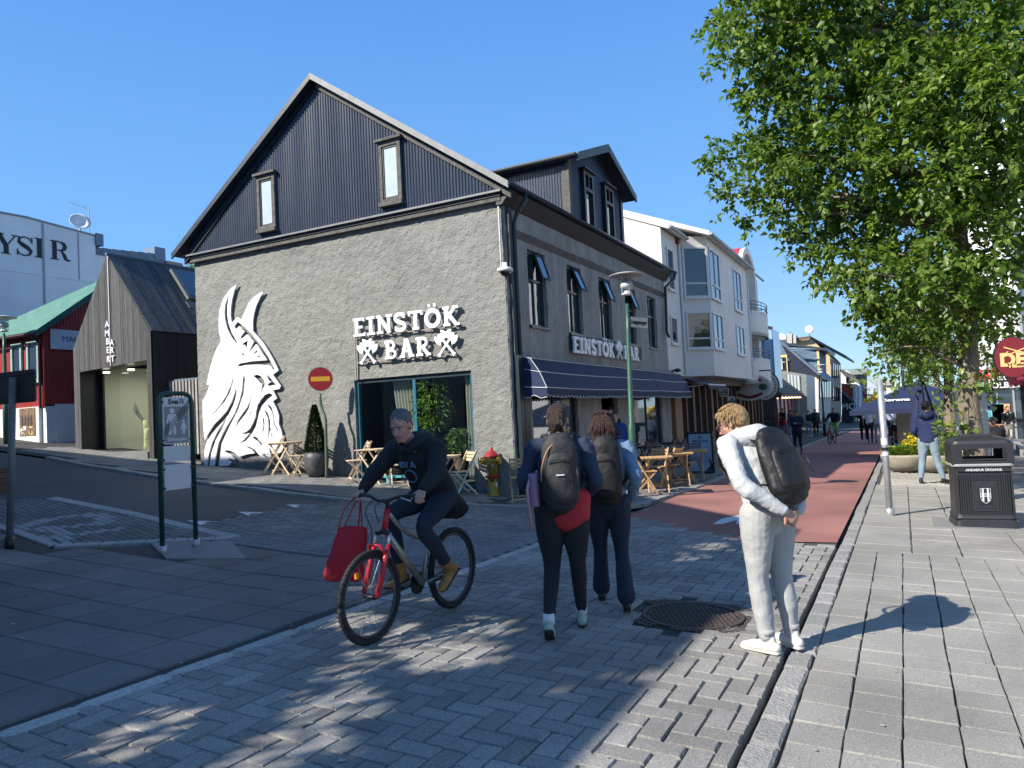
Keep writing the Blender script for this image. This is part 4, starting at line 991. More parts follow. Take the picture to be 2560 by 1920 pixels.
for k in range(4): mb.tube([(-19.76-.02*k, y, 1.9), (-20.0-.05*k, y, 2.15), (-20.2-.03*k, y, 2.5-.06*k)], [.03, .02, .01], n=5)
mb.build('twigs', mat('grey_twig', (.12, .12, .1), .8), sc_)
# AMBER ART lettering either side of a thin line
M_neon = mat('white_thin_letter', (.8, .74, .76), .5)
for txt, cx in (('AMBER', -.0), ('ART', 0)):
    pos = [(617, 762), (617, 815), (620, 862), (622, 912), (625, 965)] if txt == 'AMBER' else [(645, 868), (646, 912), (650, 962)]
    for ch, p in zip(txt, pos):
        c = at_y(*Z1(*p), GY-.06); t = text_mb(ch, .25, frame((c.x, GY-.06, c.z), (1, 0, 0), (0, 0, 1)), .02, bold=.004); t.build('letter', M_neon, am)
a, b = at_y(*Z1(617, 368), GY-.06), at_y(*Z1(636, 998), GY-.06); mb = MB(); mb.beam((a.x, GY-.05, a.z), (b.x, GY-.05, b.z), .02, .02, (0, 1, 0)); mb.build('sign_line', M_neon, am)
# skylight on the slope
def onroof(p):
    d = ray(*Z1(*p)); n_ = nr; t_ = (Vector((AXR, GY, AZR))-CAM).dot(n_)/d.dot(n_); return CAM+d*t_+n_*.06
q = [onroof(p) for p in ((968, 460), (1078, 478), (1165, 595), (1075, 598))]
q[1] = q[0]+Vector((0, 1.0, 0)); q[3] = q[0]+(Vector((AX1, 0, AZE))-Vector((AXR, 0, AZR))).normalized()*1.25; q[2] = q[3]+Vector((0, 1.0, 0))
mb = MB(); mb.prism(q, nr*.1); sk = mb.build('skylight', mat('skylight_frame', (.12, .13, .13), .5), am)
c = sum(q, Vector())/4; mb = MB(); mb.prism([c+(v-c)*.84+nr*.085 for v in q], nr*.03); mb.build('pane', M_glassblue, sk)
mb = MB(); mb.prism([q[3]+Vector((.05, -.1, -.07)), q[2]+Vector((.05, .1, -.07)), q[2]+Vector((.2, .1, -.27)), q[3]+Vector((.2, -.1, -.27))], nr*.02); mb.build('apron', M_verge, sk)
# slatted gate between gallery and bar
gt = thing('slatted_fence', 'grey vertical slat fence in the gap between the black gallery and the bar', 'fence', (-16.7, 13.6, .9))
for i in range(17):
    mb = MB(); x = -17.75+i*.13; mb.box(x, x+.07, 13.6, 13.63, .95, 2.95); mb.build('slat', mat('fence_slat', (.28, .27, .26), .6, (5, .3), rnd=.15), gt)
mb = MB(); mb.box(-17.8, -15.6, 13.64, 13.68, 2.9, 3.0); mb.box(-17.8, -15.6, 13.64, 13.68, 1.2, 1.28); mb.box(-17.8, -15.6, 13.64, 13.68, 2.1, 2.16); mb.build('rail', mat('blue_grey_rail', (.1, .14, .18), .5), gt)
# bit of tree peeping over the gallery roof is added with the trees

# ---- red corrugated house with green roof
rd = thing('red_house', 'red corrugated house with a worn green roof left of the charred timber gallery', 'building', (-23.6, 13.6, 1.4))
M_redc = mat('red_corrugated_iron', (.30, .022, .018), .5, (3, .2), rnd=0, world_tex=True)
M_green = mat('worn_green_roof', (.055, .17, .13), .65, (2.5, .3), (12, .3), col2=(.10, .24, .19), world_tex=True)
HX1, HY = -23.52, 13.6
mb = MB(); vs = []; x = -33; k = 0
while x < HX1:
    vs += [(x, HY-.012*(1-math.cos(2*math.pi*x/.1)), 2.55), (x, HY-.012*(1-math.cos(2*math.pi*x/.1)), 5.0)]; x += .025
mb.add(vs, [(2*i, 2*i+2, 2*i+3, 2*i+1) for i in range(len(vs)//2-1)])
y = HY; vs = []
while y < 16.4:
    d = .012*(1-math.cos(2*math.pi*y/.1)); vs += [(HX1+d, y, 2.6), (HX1+d, y, min(5.0+(y-HY)*.72, 7.1))]; y += .025
mb.add(vs, [(2*i, 2*i+2, 2*i+3, 2*i+1) for i in range(len(vs)//2-1)]); mb.build('corrugated_wall', M_redc, rd, True)
mb = MB(); mb.box(-33, HX1-.05, HY+.06, 22, 1, 4.9); mb.build('core', M_dark, rd)
mb = MB(); mb.box(-33, HX1-.25, HY-.05, HY+.1, .8, 2.56); mb.box(HX1-.02, HX1+.06, HY+.3, 22, .8, 2.62); mb.box(HX1-.25, HX1-.02, HY+.05, HY+.3, .8, 2.56); mb.build('plinth', M_white, rd)
ep, er = Vector((-23.25, HY-.35, 4.86)), Vector((-23.25, 16.4, 7.3)); rn = (er-ep).cross(Vector((-1, 0, 0))).normalized(); dl = ray(*Z1(-60, 790)); pl = CAM+dl*((ep-CAM).dot(rn)/dl.dot(rn))
mb = MB(); mb.prism([(pl.x-1, HY-.35, 4.86), ep, er, pl], rn*(-.07 if rn.z > 0 else .07)); mb.build('roof_slope', M_green, rd)
mb = MB(); mb.prism([(-23.24, HY-.4, 4.86), (-23.24, 16.45, 7.36), (-23.24, 16.45, 7.12), (-23.24, HY-.4, 4.66)], (.03, 0, 0)); mb.build('bargeboard', mat('dark_green_fascia', (.02, .09, .07), .5), rd)
mb = MB(); mb.tube([(-33, HY-.38, 4.78), (-23.25, HY-.38, 4.78)], .05, n=6); mb.tube([(-23.6, HY-.35, 4.75), (-23.62, HY-.08, 4.55), (-23.62, HY-.08, 2.5)], .04, n=6); mb.build('gutter', mat('dark_red_pipe', (.05, .01, .01), .4), rd)
M_mint = mat('mint_window_frame', (.28, .42, .38), .6, (8, .15))
for a, b in (((75, 878), (140, 1065)), ((165, 850), (240, 1100)), ((-60, 905), (-5, 1060))):
    p, q_ = at_y(*Z1(*a), HY), at_y(*Z1(*b), HY); x0, x1, z0, z1 = p.x, q_.x, 3.35, 4.62; w = .09; f = MB()
    for r_ in ((x0, x0+w, z0, z1), (x1-w, x1, z0, z1), (x0+w, x1-w, z0, z0+w), (x0+w, x1-w, z1-w, z1)): f.box(r_[0], r_[1], HY-.09, HY-.02, r_[2], r_[3])
    fo = f.build('window', M_mint, rd); f = MB(); f.box(x0+w, x1-w, HY-.05, HY-.04, z0+w, z1-w); f.build('pane', M_glassblue, fo); f = MB(); f.box(x0-.04, x1+.04, HY-.12, HY-.02, z0-.05, z0); f.build('sill', M_mint, fo)
# mamma sign on the gable
c0, c1 = at_x(*Z1(300, 790), HX1+.08), at_x(*Z1(480, 908), HX1+.08)
sgm = thing('shop_sign', 'white board reading MAMMA on the red house', 'sign', (HX1+.08, c0.y, 4.4))
mb = MB(); mb.box(HX1+.04, HX1+.08, c0.y-.05, c0.y+1.5, 4.35, 4.98); mb.build('board', mat('pale_sign_board', (.6, .6, .62), .6), sgm)
t = text_mb('MAMMA', .26, SIDE(HX1+.085, c0.y+.78, 4.68), .004); t.build('writing', mat('grey_blue_print', (.1, .14, .2), .6), sgm)
# poster in the plinth
a, b = at_y(*Z1(112, 1248), HY-.06), at_y(*Z1(205, 1402), HY-.06)
po = thing('wall_poster', 'torn brown and yellow poster pasted on the white plinth of the red house', 'poster', (a.x, HY-.06, b.z))
mb = MB(); mb.box(a.x, b.x, HY-.07, HY-.055, b.z, a.z); mb.build('sheet', mat('brown_poster', (.18, .11, .07), .7, (9, .5)), po)
rr = random.Random(4)
for k in range(4):
    mb = MB(); x = a.x+.12+k*(b.x-a.x-.2)/4; z = (a.z*.6+b.z*.4); mb.prism([(x, HY-.074, z-.22), (x+.1, HY-.074, z-.22), (x+.1, HY-.074, z+.05), (x+.05, HY-.074, z+.16), (x, HY-.074, z+.05)], (0, .003, 0)); mb.build('printed_figure', mat('poster_dark', (.03, .025, .03), .7), po)
for k in range(7):
    mb = MB(); x = rr.uniform(a.x, b.x-.2); z = rr.uniform(b.z, b.z+.3); mb.box(x, x+rr.uniform(.08, .2), HY-.075, HY-.071-.001*k*.3, z, z+rr.uniform(.04, .14)); mb.build('torn_piece', mat(('paper_white' if k % 2 else 'paper_yellow'), ((.6, .6, .58) if k % 2 else (.5, .4, .12)), .7), po)
gf = thing('graffiti_tag', 'thin black graffiti scrawl on the shaded plinth of the red house', 'graffiti', (HX1+.07, 15, 2.3))
mb = MB(); pts = []
for i in range(60): pts.append((HX1+.065, 14.7+i*.012, 2.35+.09*math.sin(i*.9)+.04*math.sin(i*2.3)))
mb.tube(pts, .008, n=4); mb.build('scrawl', M_dark, gf)

# ---- big white building behind with the black lettering
gy = thing('white_block', 'tall pale windowless building with large black serif letters behind the red house', 'building', (-32, 19, 1.8))
M_gey = mat('pale_grey_render', (.78, .78, .77), .85, (.9, .06), (50, .1), streak=(.3, .08), world_tex=True)
GX = -32
mb = MB()
mb.prism([(GX, 6, 0), (GX, 20.92, 0), (GX, 20.92, 10.62), (GX, 17.9, 10.83), (GX, 16.4, 10.8), (GX, 6, 10.0)], (-12, 0, 0)); mb.build('wall', M_gey, gy)
mb = MB(); mb.prism([(GX+.03, 6, 9.95), (GX+.03, 16.4, 10.78), (GX+.03, 17.9, 10.81), (GX+.03, 20.95, 10.6), (GX+.03, 20.95, 10.68), (GX+.03, 17.9, 10.89), (GX+.03, 16.4, 10.86), (GX+.03, 6, 10.03)], (-.3, 0, 0)); mb.build('coping', mat('grey_coping', (.25, .26, .27), .6), gy)
mb = MB(); mb.box(GX, GX+.02, 8, 20.92, 8.47, 8.52); mb.build('ledge', M_gey, gy)
mb = MB(); mb.box(GX, GX+.04, 18.55, 18.62, 7, 10.8); mb.box(GX, GX+.03, 20.1, 20.14, 8.5, 10.6); mb.build('joint_cover', mat('wall_joint', (.36, .37, .37), .8), gy)
def didone(ch):
    T, t = .21, .05
    if ch == 'Y': return [([(.42, 0), (.42, .45)], T), ([(.12, 1), (.42, .42)], T), ([(.8, 1), (.44, .42)], t), ([(.0, .98), (.34, .98)], t), ([(.64, .98), (.96, .98)], t), ([(.24, .02), (.6, .02)], t)], .9
    if ch == 'S': return [([(.58, .8), (.5, .93), (.3, .98), (.12, .88), (.1, .7), (.25, .56), (.45, .44), (.58, .28), (.52, .1), (.32, .02), (.12, .08), (.05, .24)], [.04, .05, .06, .1, .16, .2, .2, .17, .1, .06, .05, .04]), ([(.62, 1), (.62, .68)], t), ([(.04, 0), (.04, .32)], t)], .68
    if ch == 'I': return [([(.22, 0), (.22, 1)], T), ([(.04, .98), (.4, .98)], t), ([(.04, .02), (.4, .02)], t)], .44
    if ch == 'R': return [([(.2, 0), (.2, 1)], T), ([(.02, .98), (.45, .98)], t), ([(.02, .02), (.38, .02)], t), ([(.42, .97)]+[(.42+.24*math.sin(a), .745+.225*math.cos(a)) for a in (.5, 1, 1.57, 2.1, 2.6)]+[(.42, .52)], [.05, .12, .18, .2, .18, .12, .05]), ([(.3, .52), (.46, .52)], t), ([(.48, .5), (.62, .3), (.68, .1), (.78, .02), (.9, .06)], [.06, .17, .18, .1, .04])], .9
M_print = mat('black_painted_letter', (.02, .022, .028), .7)
for ch, y0, z0 in (('Y', 16.68, 9.16), ('S', 17.5, 9.19), ('I', 18.2, 9.22), ('R', 18.86, 9.25)):
    g, adv = didone(ch); mb = MB(); e = 0
    for pts, w in g:
        ribbon(mb, [(p[0]*.95*(1.05), p[1]*.82) for p in pts], [q*.86 for q in w] if isinstance(w, list) else w*.86, SIDE(GX+.01, y0, z0), .02-e); e += .001
    mb.build('letter', M_print, gy)
# rear wing with blue grey parapet
wg = thing('rear_wing', 'low white wing with a blue grey metal parapet behind the gallery roof', 'building', (-32.4, 23, 1.8))
mb = MB(); mb.box(-42, -32.3, 21, 25.2, 0, 9.95); mb.build('wall', M_gey, wg)
M_blueg = mat('blue_grey_sheet', (.12, .17, .23), .45, (3, .15), rnd=.12)
for i in range(8):
    mb = MB(); y = 20.97+i*.46; mb.box(-32.45, -32.24, y, y+.45, 9.86, 10.18+.035*i); mb.build('parapet_panel', M_blueg, wg)
mb = MB(); mb.box(-33, -32.2, 24.1, 24.7, 10.1, 10.75); mb.box(-32.4, -31.9, 20.9, 21.25, 10.2, 10.75); mb.build('vent_box', M_blueg, wg)
mb = MB(); mb.box(-33, -32.2, 24.75, 25.7, 9.6, 10.15); mb.build('chimney', mat('brick_chimney', (.35, .25, .2), .9), wg)
ds = thing('satellite_dish', 'white satellite dish on the roof of the pale building', 'satellite dish', (-32.3, 20.4, 10.65))
mb = MB(); prof = [(0.001, 0), (.15, .01), (.3, .06), (.42, .13), (.43, .145), (.3, .085), (.15, .035), (.001, .02)]
mb.lathe(prof, (0, 0, 0), 24); Mx = Matrix.Translation((-32.3, 20.4, 11.15)) @ Matrix.Rotation(R(62), 4, 'Y') @ Matrix.Rotation(R(20), 4, 'X'); mb.v = [tuple(Mx @ Vector(v)) for v in mb.v]; mb.build('reflector', M_white, ds, True)
mb = MB(); mb.tube([(-32.3, 20.4, 10.6), (-32.3, 20.4, 11.1)], .04); mb.tube([(-32.2, 20.3, 10.95), (-31.8, 20.0, 10.9), (-31.75, 20.0, 11.1)], .012, n=5); mb.build('mount', M_steel, ds)
an = thing('roof_antenna', 'thin mast antenna beside the satellite dish', 'antenna', (-32.3, 20.85, 10.65))
mb = MB(); mb.tube([(-32.3, 20.85, 10.6), (-32.3, 20.85, 11.95)], .02, n=6); mb.tube([(-32.3, 20.85, 11.9), (-32.2, 19.8, 12.0)], .012, n=5)
for k in range(6): mb.tube([(-32.29+.01*k, 20.7-k*.16, 11.84+k*.015), (-32.29+.01*k, 20.7-k*.16, 11.98+k*.015)], .008, n=4)
mb.build('mast', M_steel, an)
# ================================================================ WHITE APARTMENT HOUSE AND SHOPS
ap = thing('apartment_house', 'white rendered apartment house with angled bay windows and round balconies beyond the bar', 'building', (-6.73, 24, -.4))
M_apt = mat('apartment_white_render', (.68, .66, .60), .85, (2, .04), (60, .12), streak=(.7, .06), world_tex=True)
M_wf = mat('white_window_frame', (.6, .61, .6), .5)
FX = -6.76; BXF = -5.9
def aprism(name, pts, z0, z1, m=None): mb = MB(); mb.prism([(x, y, z0) for x, y in pts][::1], (0, 0, z1-z0)); return mb.build(name, m or M_apt, ap)
# body with gable towards the camera
mb = MB(); mb.prism([(FX, 24.05, 2.6), (-16, 24.05, 2.6), (-16, 24.05, 7.6), (-12.2, 24.05, 9.9), (FX, 24.05, 7.55)], (0, 2.2, 0)); mb.build('body', M_apt, ap)
mb = MB(); mb.prism([(FX, 26.26, 2.6), (-16, 26.26, 2.6), (-16, 26.26, 7.7), (-12.2, 26.26, 10.3), (FX, 26.26, 7.78)], (0, 9.3, 0)); mb.build('body', M_apt, ap)
mb = MB(); mb.prism([(FX, 35.6, 2.6), (-16, 35.6, 2.6), (-16, 35.6, 7.9), (-12.2, 35.6, 10.3), (FX, 35.6, 8.35)], (0, 7.4, 0)); mb.build('body', M_apt, ap)
# roofs edges
M_wroof = mat('white_roof_edge', (.62, .62, .60), .6)
mb = MB(); mb.prism([(FX+.3, 24.0, 7.62), (-12.2, 24.0, 10.02), (-12.2, 24.0, 9.88), (FX+.3, 24.0, 7.46)], (0, 2.3, 0)); mb.build('roof_slope', M_wroof, ap)
mb = MB(); mb.prism([(BXF+.25, 26.3, 7.72), (-12.2, 26.3, 10.42), (-12.2, 26.3, 10.3), (BXF+.25, 26.3, 7.56)], (0, 8.7, 0)); mb.build('roof_slope', M_wroof, ap)
M_gut = mat('grey_gutter', (.33, .34, .34), .5)
for x, y0, y1, z in ((FX+.34, 24.0, 26.3, 7.55), (BXF+.3, 26.3, 34.9, 7.62), (FX+.3, 37.3, 43.2, 8.35)):
    mb = MB(); mb.tube([(x, y0, z), (x, y1, z)], .06, n=6); mb.build('gutter', M_gut, ap)
for x, y, z in ((FX+.06, 26.1, 7.6), (BXF+.02, 34.6, 7.6)):
    mb = MB(); mb.tube([(x, y, z), (x, y, 2.7)], .05, n=6); mb.build('downpipe', M_wf, ap)
mb = MB(); mb.box(FX, FX+.1, 25.85, 26.2, 7.35, 7.7); mb.build('red_flashing', mat('dark_red_box', (.15, .02, .02), .6), ap)
# bay: protruding part with a glazed corner
for z0, z1 in ((2.62, 7.68),):
    aprism('bay', [(FX, 26.3), (BXF, 27.0), (BXF, 34.9), (FX, 34.9)], z0, z1)
def pane_quad(a, b, z0, z1, parent, mf, mg, out, mull=1, tr=None, fw=.07):
    """window on the vertical plane through plan points a-b; out = outward normal"""
    a, b, out = Vector((*a, 0)), Vector((*b, 0)), Vector((*out, 0)).normalized(); u = (b-a).normalized(); L = (b-a).length; f = MB()
    def bx(u0, u1, za, zb, d0, d1, mb): p = [a+u*u0+out*d0, a+u*u1+out*d0, a+u*u1+out*d1, a+u*u0+out*d1]; mb.prism([(q.x, q.y, za) for q in p], (0, 0, zb-za))
    for q in ((0, fw, z0, z1), (L-fw, L, z0, z1), (fw, L-fw, z0, z0+fw), (fw, L-fw, z1-fw, z1)): bx(*q, -.02, .05, f)
    for k in range(1, mull+1): bx(L*k/(mull+1)-fw*.4, L*k/(mull+1)+fw*.4, z0+fw, z1-fw, -.02, .045, f)
    if tr: bx(fw, L-fw, z0+(z1-z0)*tr-fw*.4, z0+(z1-z0)*tr+fw*.4, -.02, .042, f)
    fo = f.build('window', mf, parent); g = MB(); bx(fw, L-fw, z0+fw, z1-fw, .005, .015, g); g.build('pane', mg, fo); f = MB(); bx(-.05, L+.05, z0-.05, z0, -.02, .1, f); f.build('sill', mf, fo); return fo
n1 = (1, 0); nd = (.63, -.78)
M_gl2 = mat('apartment_glass', (.03, .04, .05), .03, spec=1, coat=.5)
for z0, z1 in ((5.45, 7.3), (3.6, 4.85) if False else (3.05+.55, 4.95)):
    pane_quad((FX+.08, 26.36), (BXF-.03, 26.98), z0, z1, ap, M_wf, M_gl2, nd, 0, .28)
    pane_quad((BXF, 27.1), (BXF, 28.7), z0, z1, ap, M_wf, M_gl2, n1, 1, .28)
    pane_quad((BXF, 31.4), (BXF, 33.0), z0, z1-.1, ap, M_wf, M_gl2, n1, 1, .3)
    pane_quad((FX, 24.55), (FX, 25.35), z0+.1, z1-.3, ap, M_wf, M_gl2, n1, 0)
for z0 in (5.6, 3.6):
    for y0, y1 in ((38.3, 39.2), (40.8, 42.2)):
        pane_quad((FX, y0), (FX, y1), z0, z0+1.7, ap, M_wf, M_gl2, n1, 1)
# round balconies
for z, h in ((4.72, 1.0), (2.45, 1.05)):
    mb = MB(); c = (FX, 37.6); n = 16; o_, i_ = [], []
    for k in range(n+1):
        a = R(-90+180*k/n); o_.append((c[0]+1.15*max(0, math.cos(a))**.6, c[1]+2.3*math.sin(a))); i_.append((c[0]+1.02*max(0, math.cos(a))**.6, c[1]+2.15*math.sin(a)))
    z = z+.0
    for k in range(n):
        p = [o_[k], o_[k+1], i_[k+1], i_[k]]; mb.prism([(x, y, z) for x, y in p], (0, 0, h+.15))
    mb.prism([(x, y, z) for x, y in o_], (0, 0, .15)); mb.build('balcony', M_apt, ap, False)
    for q in (.14, .3, .45):
        mb = MB(); mb.tube([(x, y, z+h+.15+q) for x, y in o_], .022, n=5); mb.build('balcony_rail', mat('blue_grey_railing', (.12, .15, .2), .5), ap)
    mb = MB()
    for k in range(0, n+1, 3): mb.tube([(o_[k][0], o_[k][1], z+h), (o_[k][0], o_[k][1], z+h+.6)], .015, n=4)
    mb.build('rail_posts', mat('blue_grey_railing', (0, 0, 0)), ap)
# arched gable over the balconies with red barrel roof
mb = MB(); n = 14; c = (37.0, 7.55); o_ = [(c[0]+1.9*math.cos(math.pi*k/n), c[1]+1.5*math.sin(math.pi*k/n)) for k in range(n+1)]; i_ = [(c[0]+1.55*math.cos(math.pi*k/n), c[1]+1.2*math.sin(math.pi*k/n)) for k in range(n+1)]
for k in range(n): mb.prism([(FX+.6, o_[k][0], o_[k][1]), (FX+.6, o_[k+1][0], o_[k+1][1]), (FX+.6, i_[k+1][0], i_[k+1][1]), (FX+.6, i_[k][0], i_[k][1])], (-1.0, 0, 0))
mb.box(FX-.4, FX+.6, 38.55, 38.9, 2.6, 7.55); mb.box(FX-.4, FX+.6, 35.1, 35.45, 2.6, 7.55); mb.build('arch', M_apt, ap)
mb = MB()
for k in range(n): mb.quad((FX+.4, o_[k][0], o_[k][1]+.02), (FX+.4, o_[k+1][0], o_[k+1][1]+.02), (FX-4, o_[k+1][0], o_[k+1][1]+.02), (FX-4, o_[k][0], o_[k][1]+.02))
mb.build('barrel_roof', mat('red_ribbed_roof', (.45, .03, .03), .5), ap)
# ground floor shops: brown wood posts and glass
sh = thing('shopfront', 'dark brown wooden shopfront with tall narrow panes under the white apartments', 'shopfront', (-6.8, 33, -.6))
M_brown = mat('brown_shop_wood', (.10, .045, .025), .6, (6, .3), (30, .4), rnd=.2)
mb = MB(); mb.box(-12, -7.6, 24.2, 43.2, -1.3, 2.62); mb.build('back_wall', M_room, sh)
mb = MB(); mb.box(-7.6, -6.5, 24.2, 43.2, 2.35, 2.6); mb.build('fascia', M_brown, sh)
y = 24.3; k = 0
while y < 43:
    mb = MB(); w = .16 if k % 3 else .3; mb.box(-7.0, -6.82, y, y+w, H(-6.8, y)-.1, 2.4); mb.build('post', M_brown, sh)
    mb = MB(); mb.box(-6.95, -6.94, y+w, y+1.0, H(-6.8, y)+.3, 2.3); mb.build('pane', M_glassblue, sh)
    mb = MB(); mb.box(-6.98, -6.86, y+w, y+1.0, H(-6.8, y)-.1, H(-6.8, y)+.3); mb.build('stall_riser', M_brown, sh)
    y += 1.0; k += 1
mb = MB(); mb.box(-6.9, -6.6, 24.05, 24.9, -.6, 2.3); mb.build('timber_pier', mat('tan_board', (.24, .14, .07), .7, (5, .3), stretch=(8, 8, .4)), sh)
mb = MB(); mb.tube([(-6.8, 24.4, 2.75), (-6.6, 24.4, 2.8)], .03); mb.ball((-6.55, 24.4, 2.78), (.12, .12, .07), 8); mb.build('wall_lamp', M_dark, sh)
# hanging signs
def disc_sign(name, label, c, rx, rz, th, cols, facing='front', parts=None):
    t = thing(name, label, 'sign', c); c = Vector(c)
    for k, (s_, m) in enumerate(cols):
        mb = MB(); d = th/2+.004*k; n = 32
        ring = [(c.x+rx*s_*math.cos(2*math.pi*i/n), c.y-d, c.z+rz*s_*math.sin(2*math.pi*i/n)) for i in range(n)]
        mb.prism(ring, (0, 2*d, 0)); mb.build(('board', 'face', 'centre')[k], m, t)
    return t
M_cream = mat('cream_paint', (.6, .57, .5), .6); M_dred = mat('dark_red_paint', (.22, .02, .025), .5); M_dgreen = mat('dark_green_paint', (.03, .07, .04), .6)
p = at_y(*Z5(150, 567), 42.5); s1 = disc_sign('round_sign', 'round white sign with a dark rim hanging over the shops', p, .85, .85, .12, [(1, M_dgreen), (.92, M_cream), (.6, mat('sign_off_white', (.68, .68, .64), .6))])
rr = random.Random(9); mb = MB()
for k in range(14):
    a = rr.uniform(0, 6.28); r_ = rr.uniform(.1, .42); mb.tube([(p.x+r_*math.cos(a+q*.5), p.y-.08, p.z+r_*math.sin(a+q*.5)) for q in (0, .5, 1, 1.5)], .02, n=4)
for k in range(24):
    a = k/24*6.28; mb.box(p.x+.65*math.cos(a)-.03, p.x+.65*math.cos(a)+.03, p.y-.075, p.y-.068, p.z+.65*math.sin(a)-.05, p.z+.65*math.sin(a)+.05)
mb.build('ornament', M_dark, s1, kind='stuff')
p = at_y(*Z5(45, 580), 36); s2 = disc_sign('oval_sign', 'oval cream sign with red scroll bands over the shop doors', p, 1.0, .62, .12, [(1, M_cream), (.9, mat('sign_sage', (.42, .42, .36), .6)), (.45, mat('sign_rose', (.5, .4, .38), .6))])
for s_ in (-1, 1):
    mb = MB(); mb.tube([(p.x-.55, p.y-.085, p.z+s_*.3), (p.x, p.y-.085, p.z+s_*.46), (p.x+.55, p.y-.085, p.z+s_*.3)], .06, n=4, smooth=4); mb.build('scroll', M_dred, s2)
    mb = MB(); mb.ball((p.x+s_*.6, p.y-.08, p.z), (.2, .02, .16), 8); mb.build('ornament', M_dgreen, s2)
mb = MB(); mb.tube([(FX, p.y, p.z+.75), (p.x+1, p.y, p.z+.75)], .03, n=5); mb.build('bracket', M_dark, s2)
for (a, b) in (((1990, 395), (2080, 465)), ((2070, 470), (2135, 550))):
    q0 = at_y(*Z4(*a), 30.5); q1 = at_y(*Z4(*b), 30.5); t = thing('tax_free_sign', ('upper' if a[1] < 400 else 'lower')+' small white sign with black bars and TAX FREE SHOPPING', 'sign', (q0.x, 30.5, q1.z))
    mb = MB(); mb.box(q0.x, q1.x, 30.48, 30.5, q1.z, q0.z); mb.build('board', M_white, t)
    W_ = q1.x-q0.x; h = q0.z-q1.z
    for k in range(7): mb = MB(); mb.box(q0.x+W_*(.1+.12*k), q0.x+W_*(.16+.12*k), 30.47, 30.479, q1.z+h*.5, q0.z-h*(.35-.05*k)); mb.build('bar', M_dark, t)
    tt = text_mb('TAX FREE\nSHOPPING', h*.24, FRONT((q0.x+q1.x)/2, 30.475, q1.z+h*.3), .004, bold=.004); tt.build('writing', M_dark, t)

# ---- kiosk with shingle roof
M_shingle = mat('dark_shingles', (.07, .085, .08), .8, (5, .4), (20, .8), rnd=.2)
ks = thing('shingle_kiosk', 'low dark weatherboarded kiosk with a grey shingle roof and strings of lights', 'kiosk', (-7, 46, -.6))
KY0, KY1, KXR = 47.2, 57.4, -6.7
mb = MB(); mb.box(-16, KXR-.15, KY0, KY1, -1.5, 2.1); mb.build('wall', mat('dark_weatherboard_core', (.03, .03, .035), .8), ks)
for k in range(18):
    mb = MB(); z = -.9+k*.17; mb.prism([(-13, KY0-.01, z), (-13, KY0-.05, z), (-13, KY0-.015, z+.165), (-13, KY0-.01, z+.165)], (13+KXR-.2, 0, 0)); mb.build('weatherboard', mat('dark_weatherboard', (.04, .036, .038), .7, (4, .3), rnd=.25), ks)
e0 = at_x(*Z5(250, 630), -6.5); e1 = at_x(*Z5(415, 640), -6.5)
ez = 2.0; rz_ = 4.9
for k in range(16):
    t0, t1 = k/16, (k+1)/16; mb = MB()
    def L(t_, y0, y1): return (-6.35-(4.5)*t_, y0+(2.5)*t_*0, ez+(rz_-ez)*t_)
    x0, z0 = -6.35-3.0*t0, ez+2.6*t0; x1, z1 = -6.35-3.0*t1, ez+2.6*t1
    ya0, ya1 = KY0-.5+1.2*t0, KY0-.5+1.2*t1
    mb.prism([(x0+.04, ya0, z0+.05), (x0+.04, KY1+.3, z0+.05), (x1, KY1+.3, z1+.02), (x1, ya1, z1+.02)], (0, 0, -.05)); mb.prism([(x0+.04, ya0-.02, z0+.05), (x1, ya1, z1+.02), (-16, ya1, z1+.02), (-16, ya0-.02, z0+.05)], (0, 0, -.05)); mb.build('shingle_course', M_shingle, ks)
mb = MB(); mb.box(-6.5, -6.38, KY0-.4, KY1+.2, ez-.16, ez+.02); mb.box(-13, -6.5, KY0-.45, KY0-.35, ez-.16, ez+.02); mb.build('eaves_board', mat('red_brown_fascia', (.12, .03, .03), .6), ks)
mb = MB()
for k in range(26): mb.ball((-6.33, KY0-.3+k*.36, ez-.2-.05*abs(math.sin(k*.8))), .04, 6)
for k in range(10): mb.ball((-12+k*.6, KY0-.5, ez-.25), .035, 6)
mb.build('fairy_lights', mat('warm_bulb', (1, .8, .6), .5, emit=((1, .7, .4), 2.0)), ks, kind='stuff')
for k in range(5):
    mb = MB(); y = KY0+.3+k*1.75; mb.box(KXR-.15, KXR-.05, y, y+.16, -.9, 1.85); mb.build('red_post', M_dred, ks)
    if k < 4: mb = MB(); mb.box(KXR-.14, KXR-.12, y+.16, y+1.75, .2, 1.8); mb.build('window_pane', mat('pinkish_lit_shop_glass', (.35, .22, .22), .1, (6, .5), spec=.8), ks)
# ---- glass tower, metal glass house
gt_ = thing('glass_tower', 'pale blue glass stair tower rising behind the white apartments', 'building', (-8, 44, -.5))
a = at_y(*Z5(103, 95), 47.5); b = at_y(*Z5(215, 128), 47.5); mb = MB(); mb.prism([(a.x-3, 47.5, 2), (b.x, 47.5, 2), (b.x, 47.5, b.z), (a.x, 47.5, a.z+.0), (a.x-3, 47.5, a.z+.8)], (0, 3, 0)); mb.build('glazing', mat('pale_blue_glass', (.28, .42, .58), .15, (2, .1), spec=.9), gt_)
for k in range(9): mb = MB(); x = b.x-k*.55; mb.box(x-.03, x+.02, 47.44, 47.5, 2, b.z+k*.14); mb.build('mullion', mat('blue_mullion', (.1, .18, .28), .5), gt_)
mb = MB(); mb.beam((b.x+.05, 47.45, b.z+.04), (a.x-1, 47.45, a.z+.25), .1, .12); mb.build('cap', M_dark, gt_)
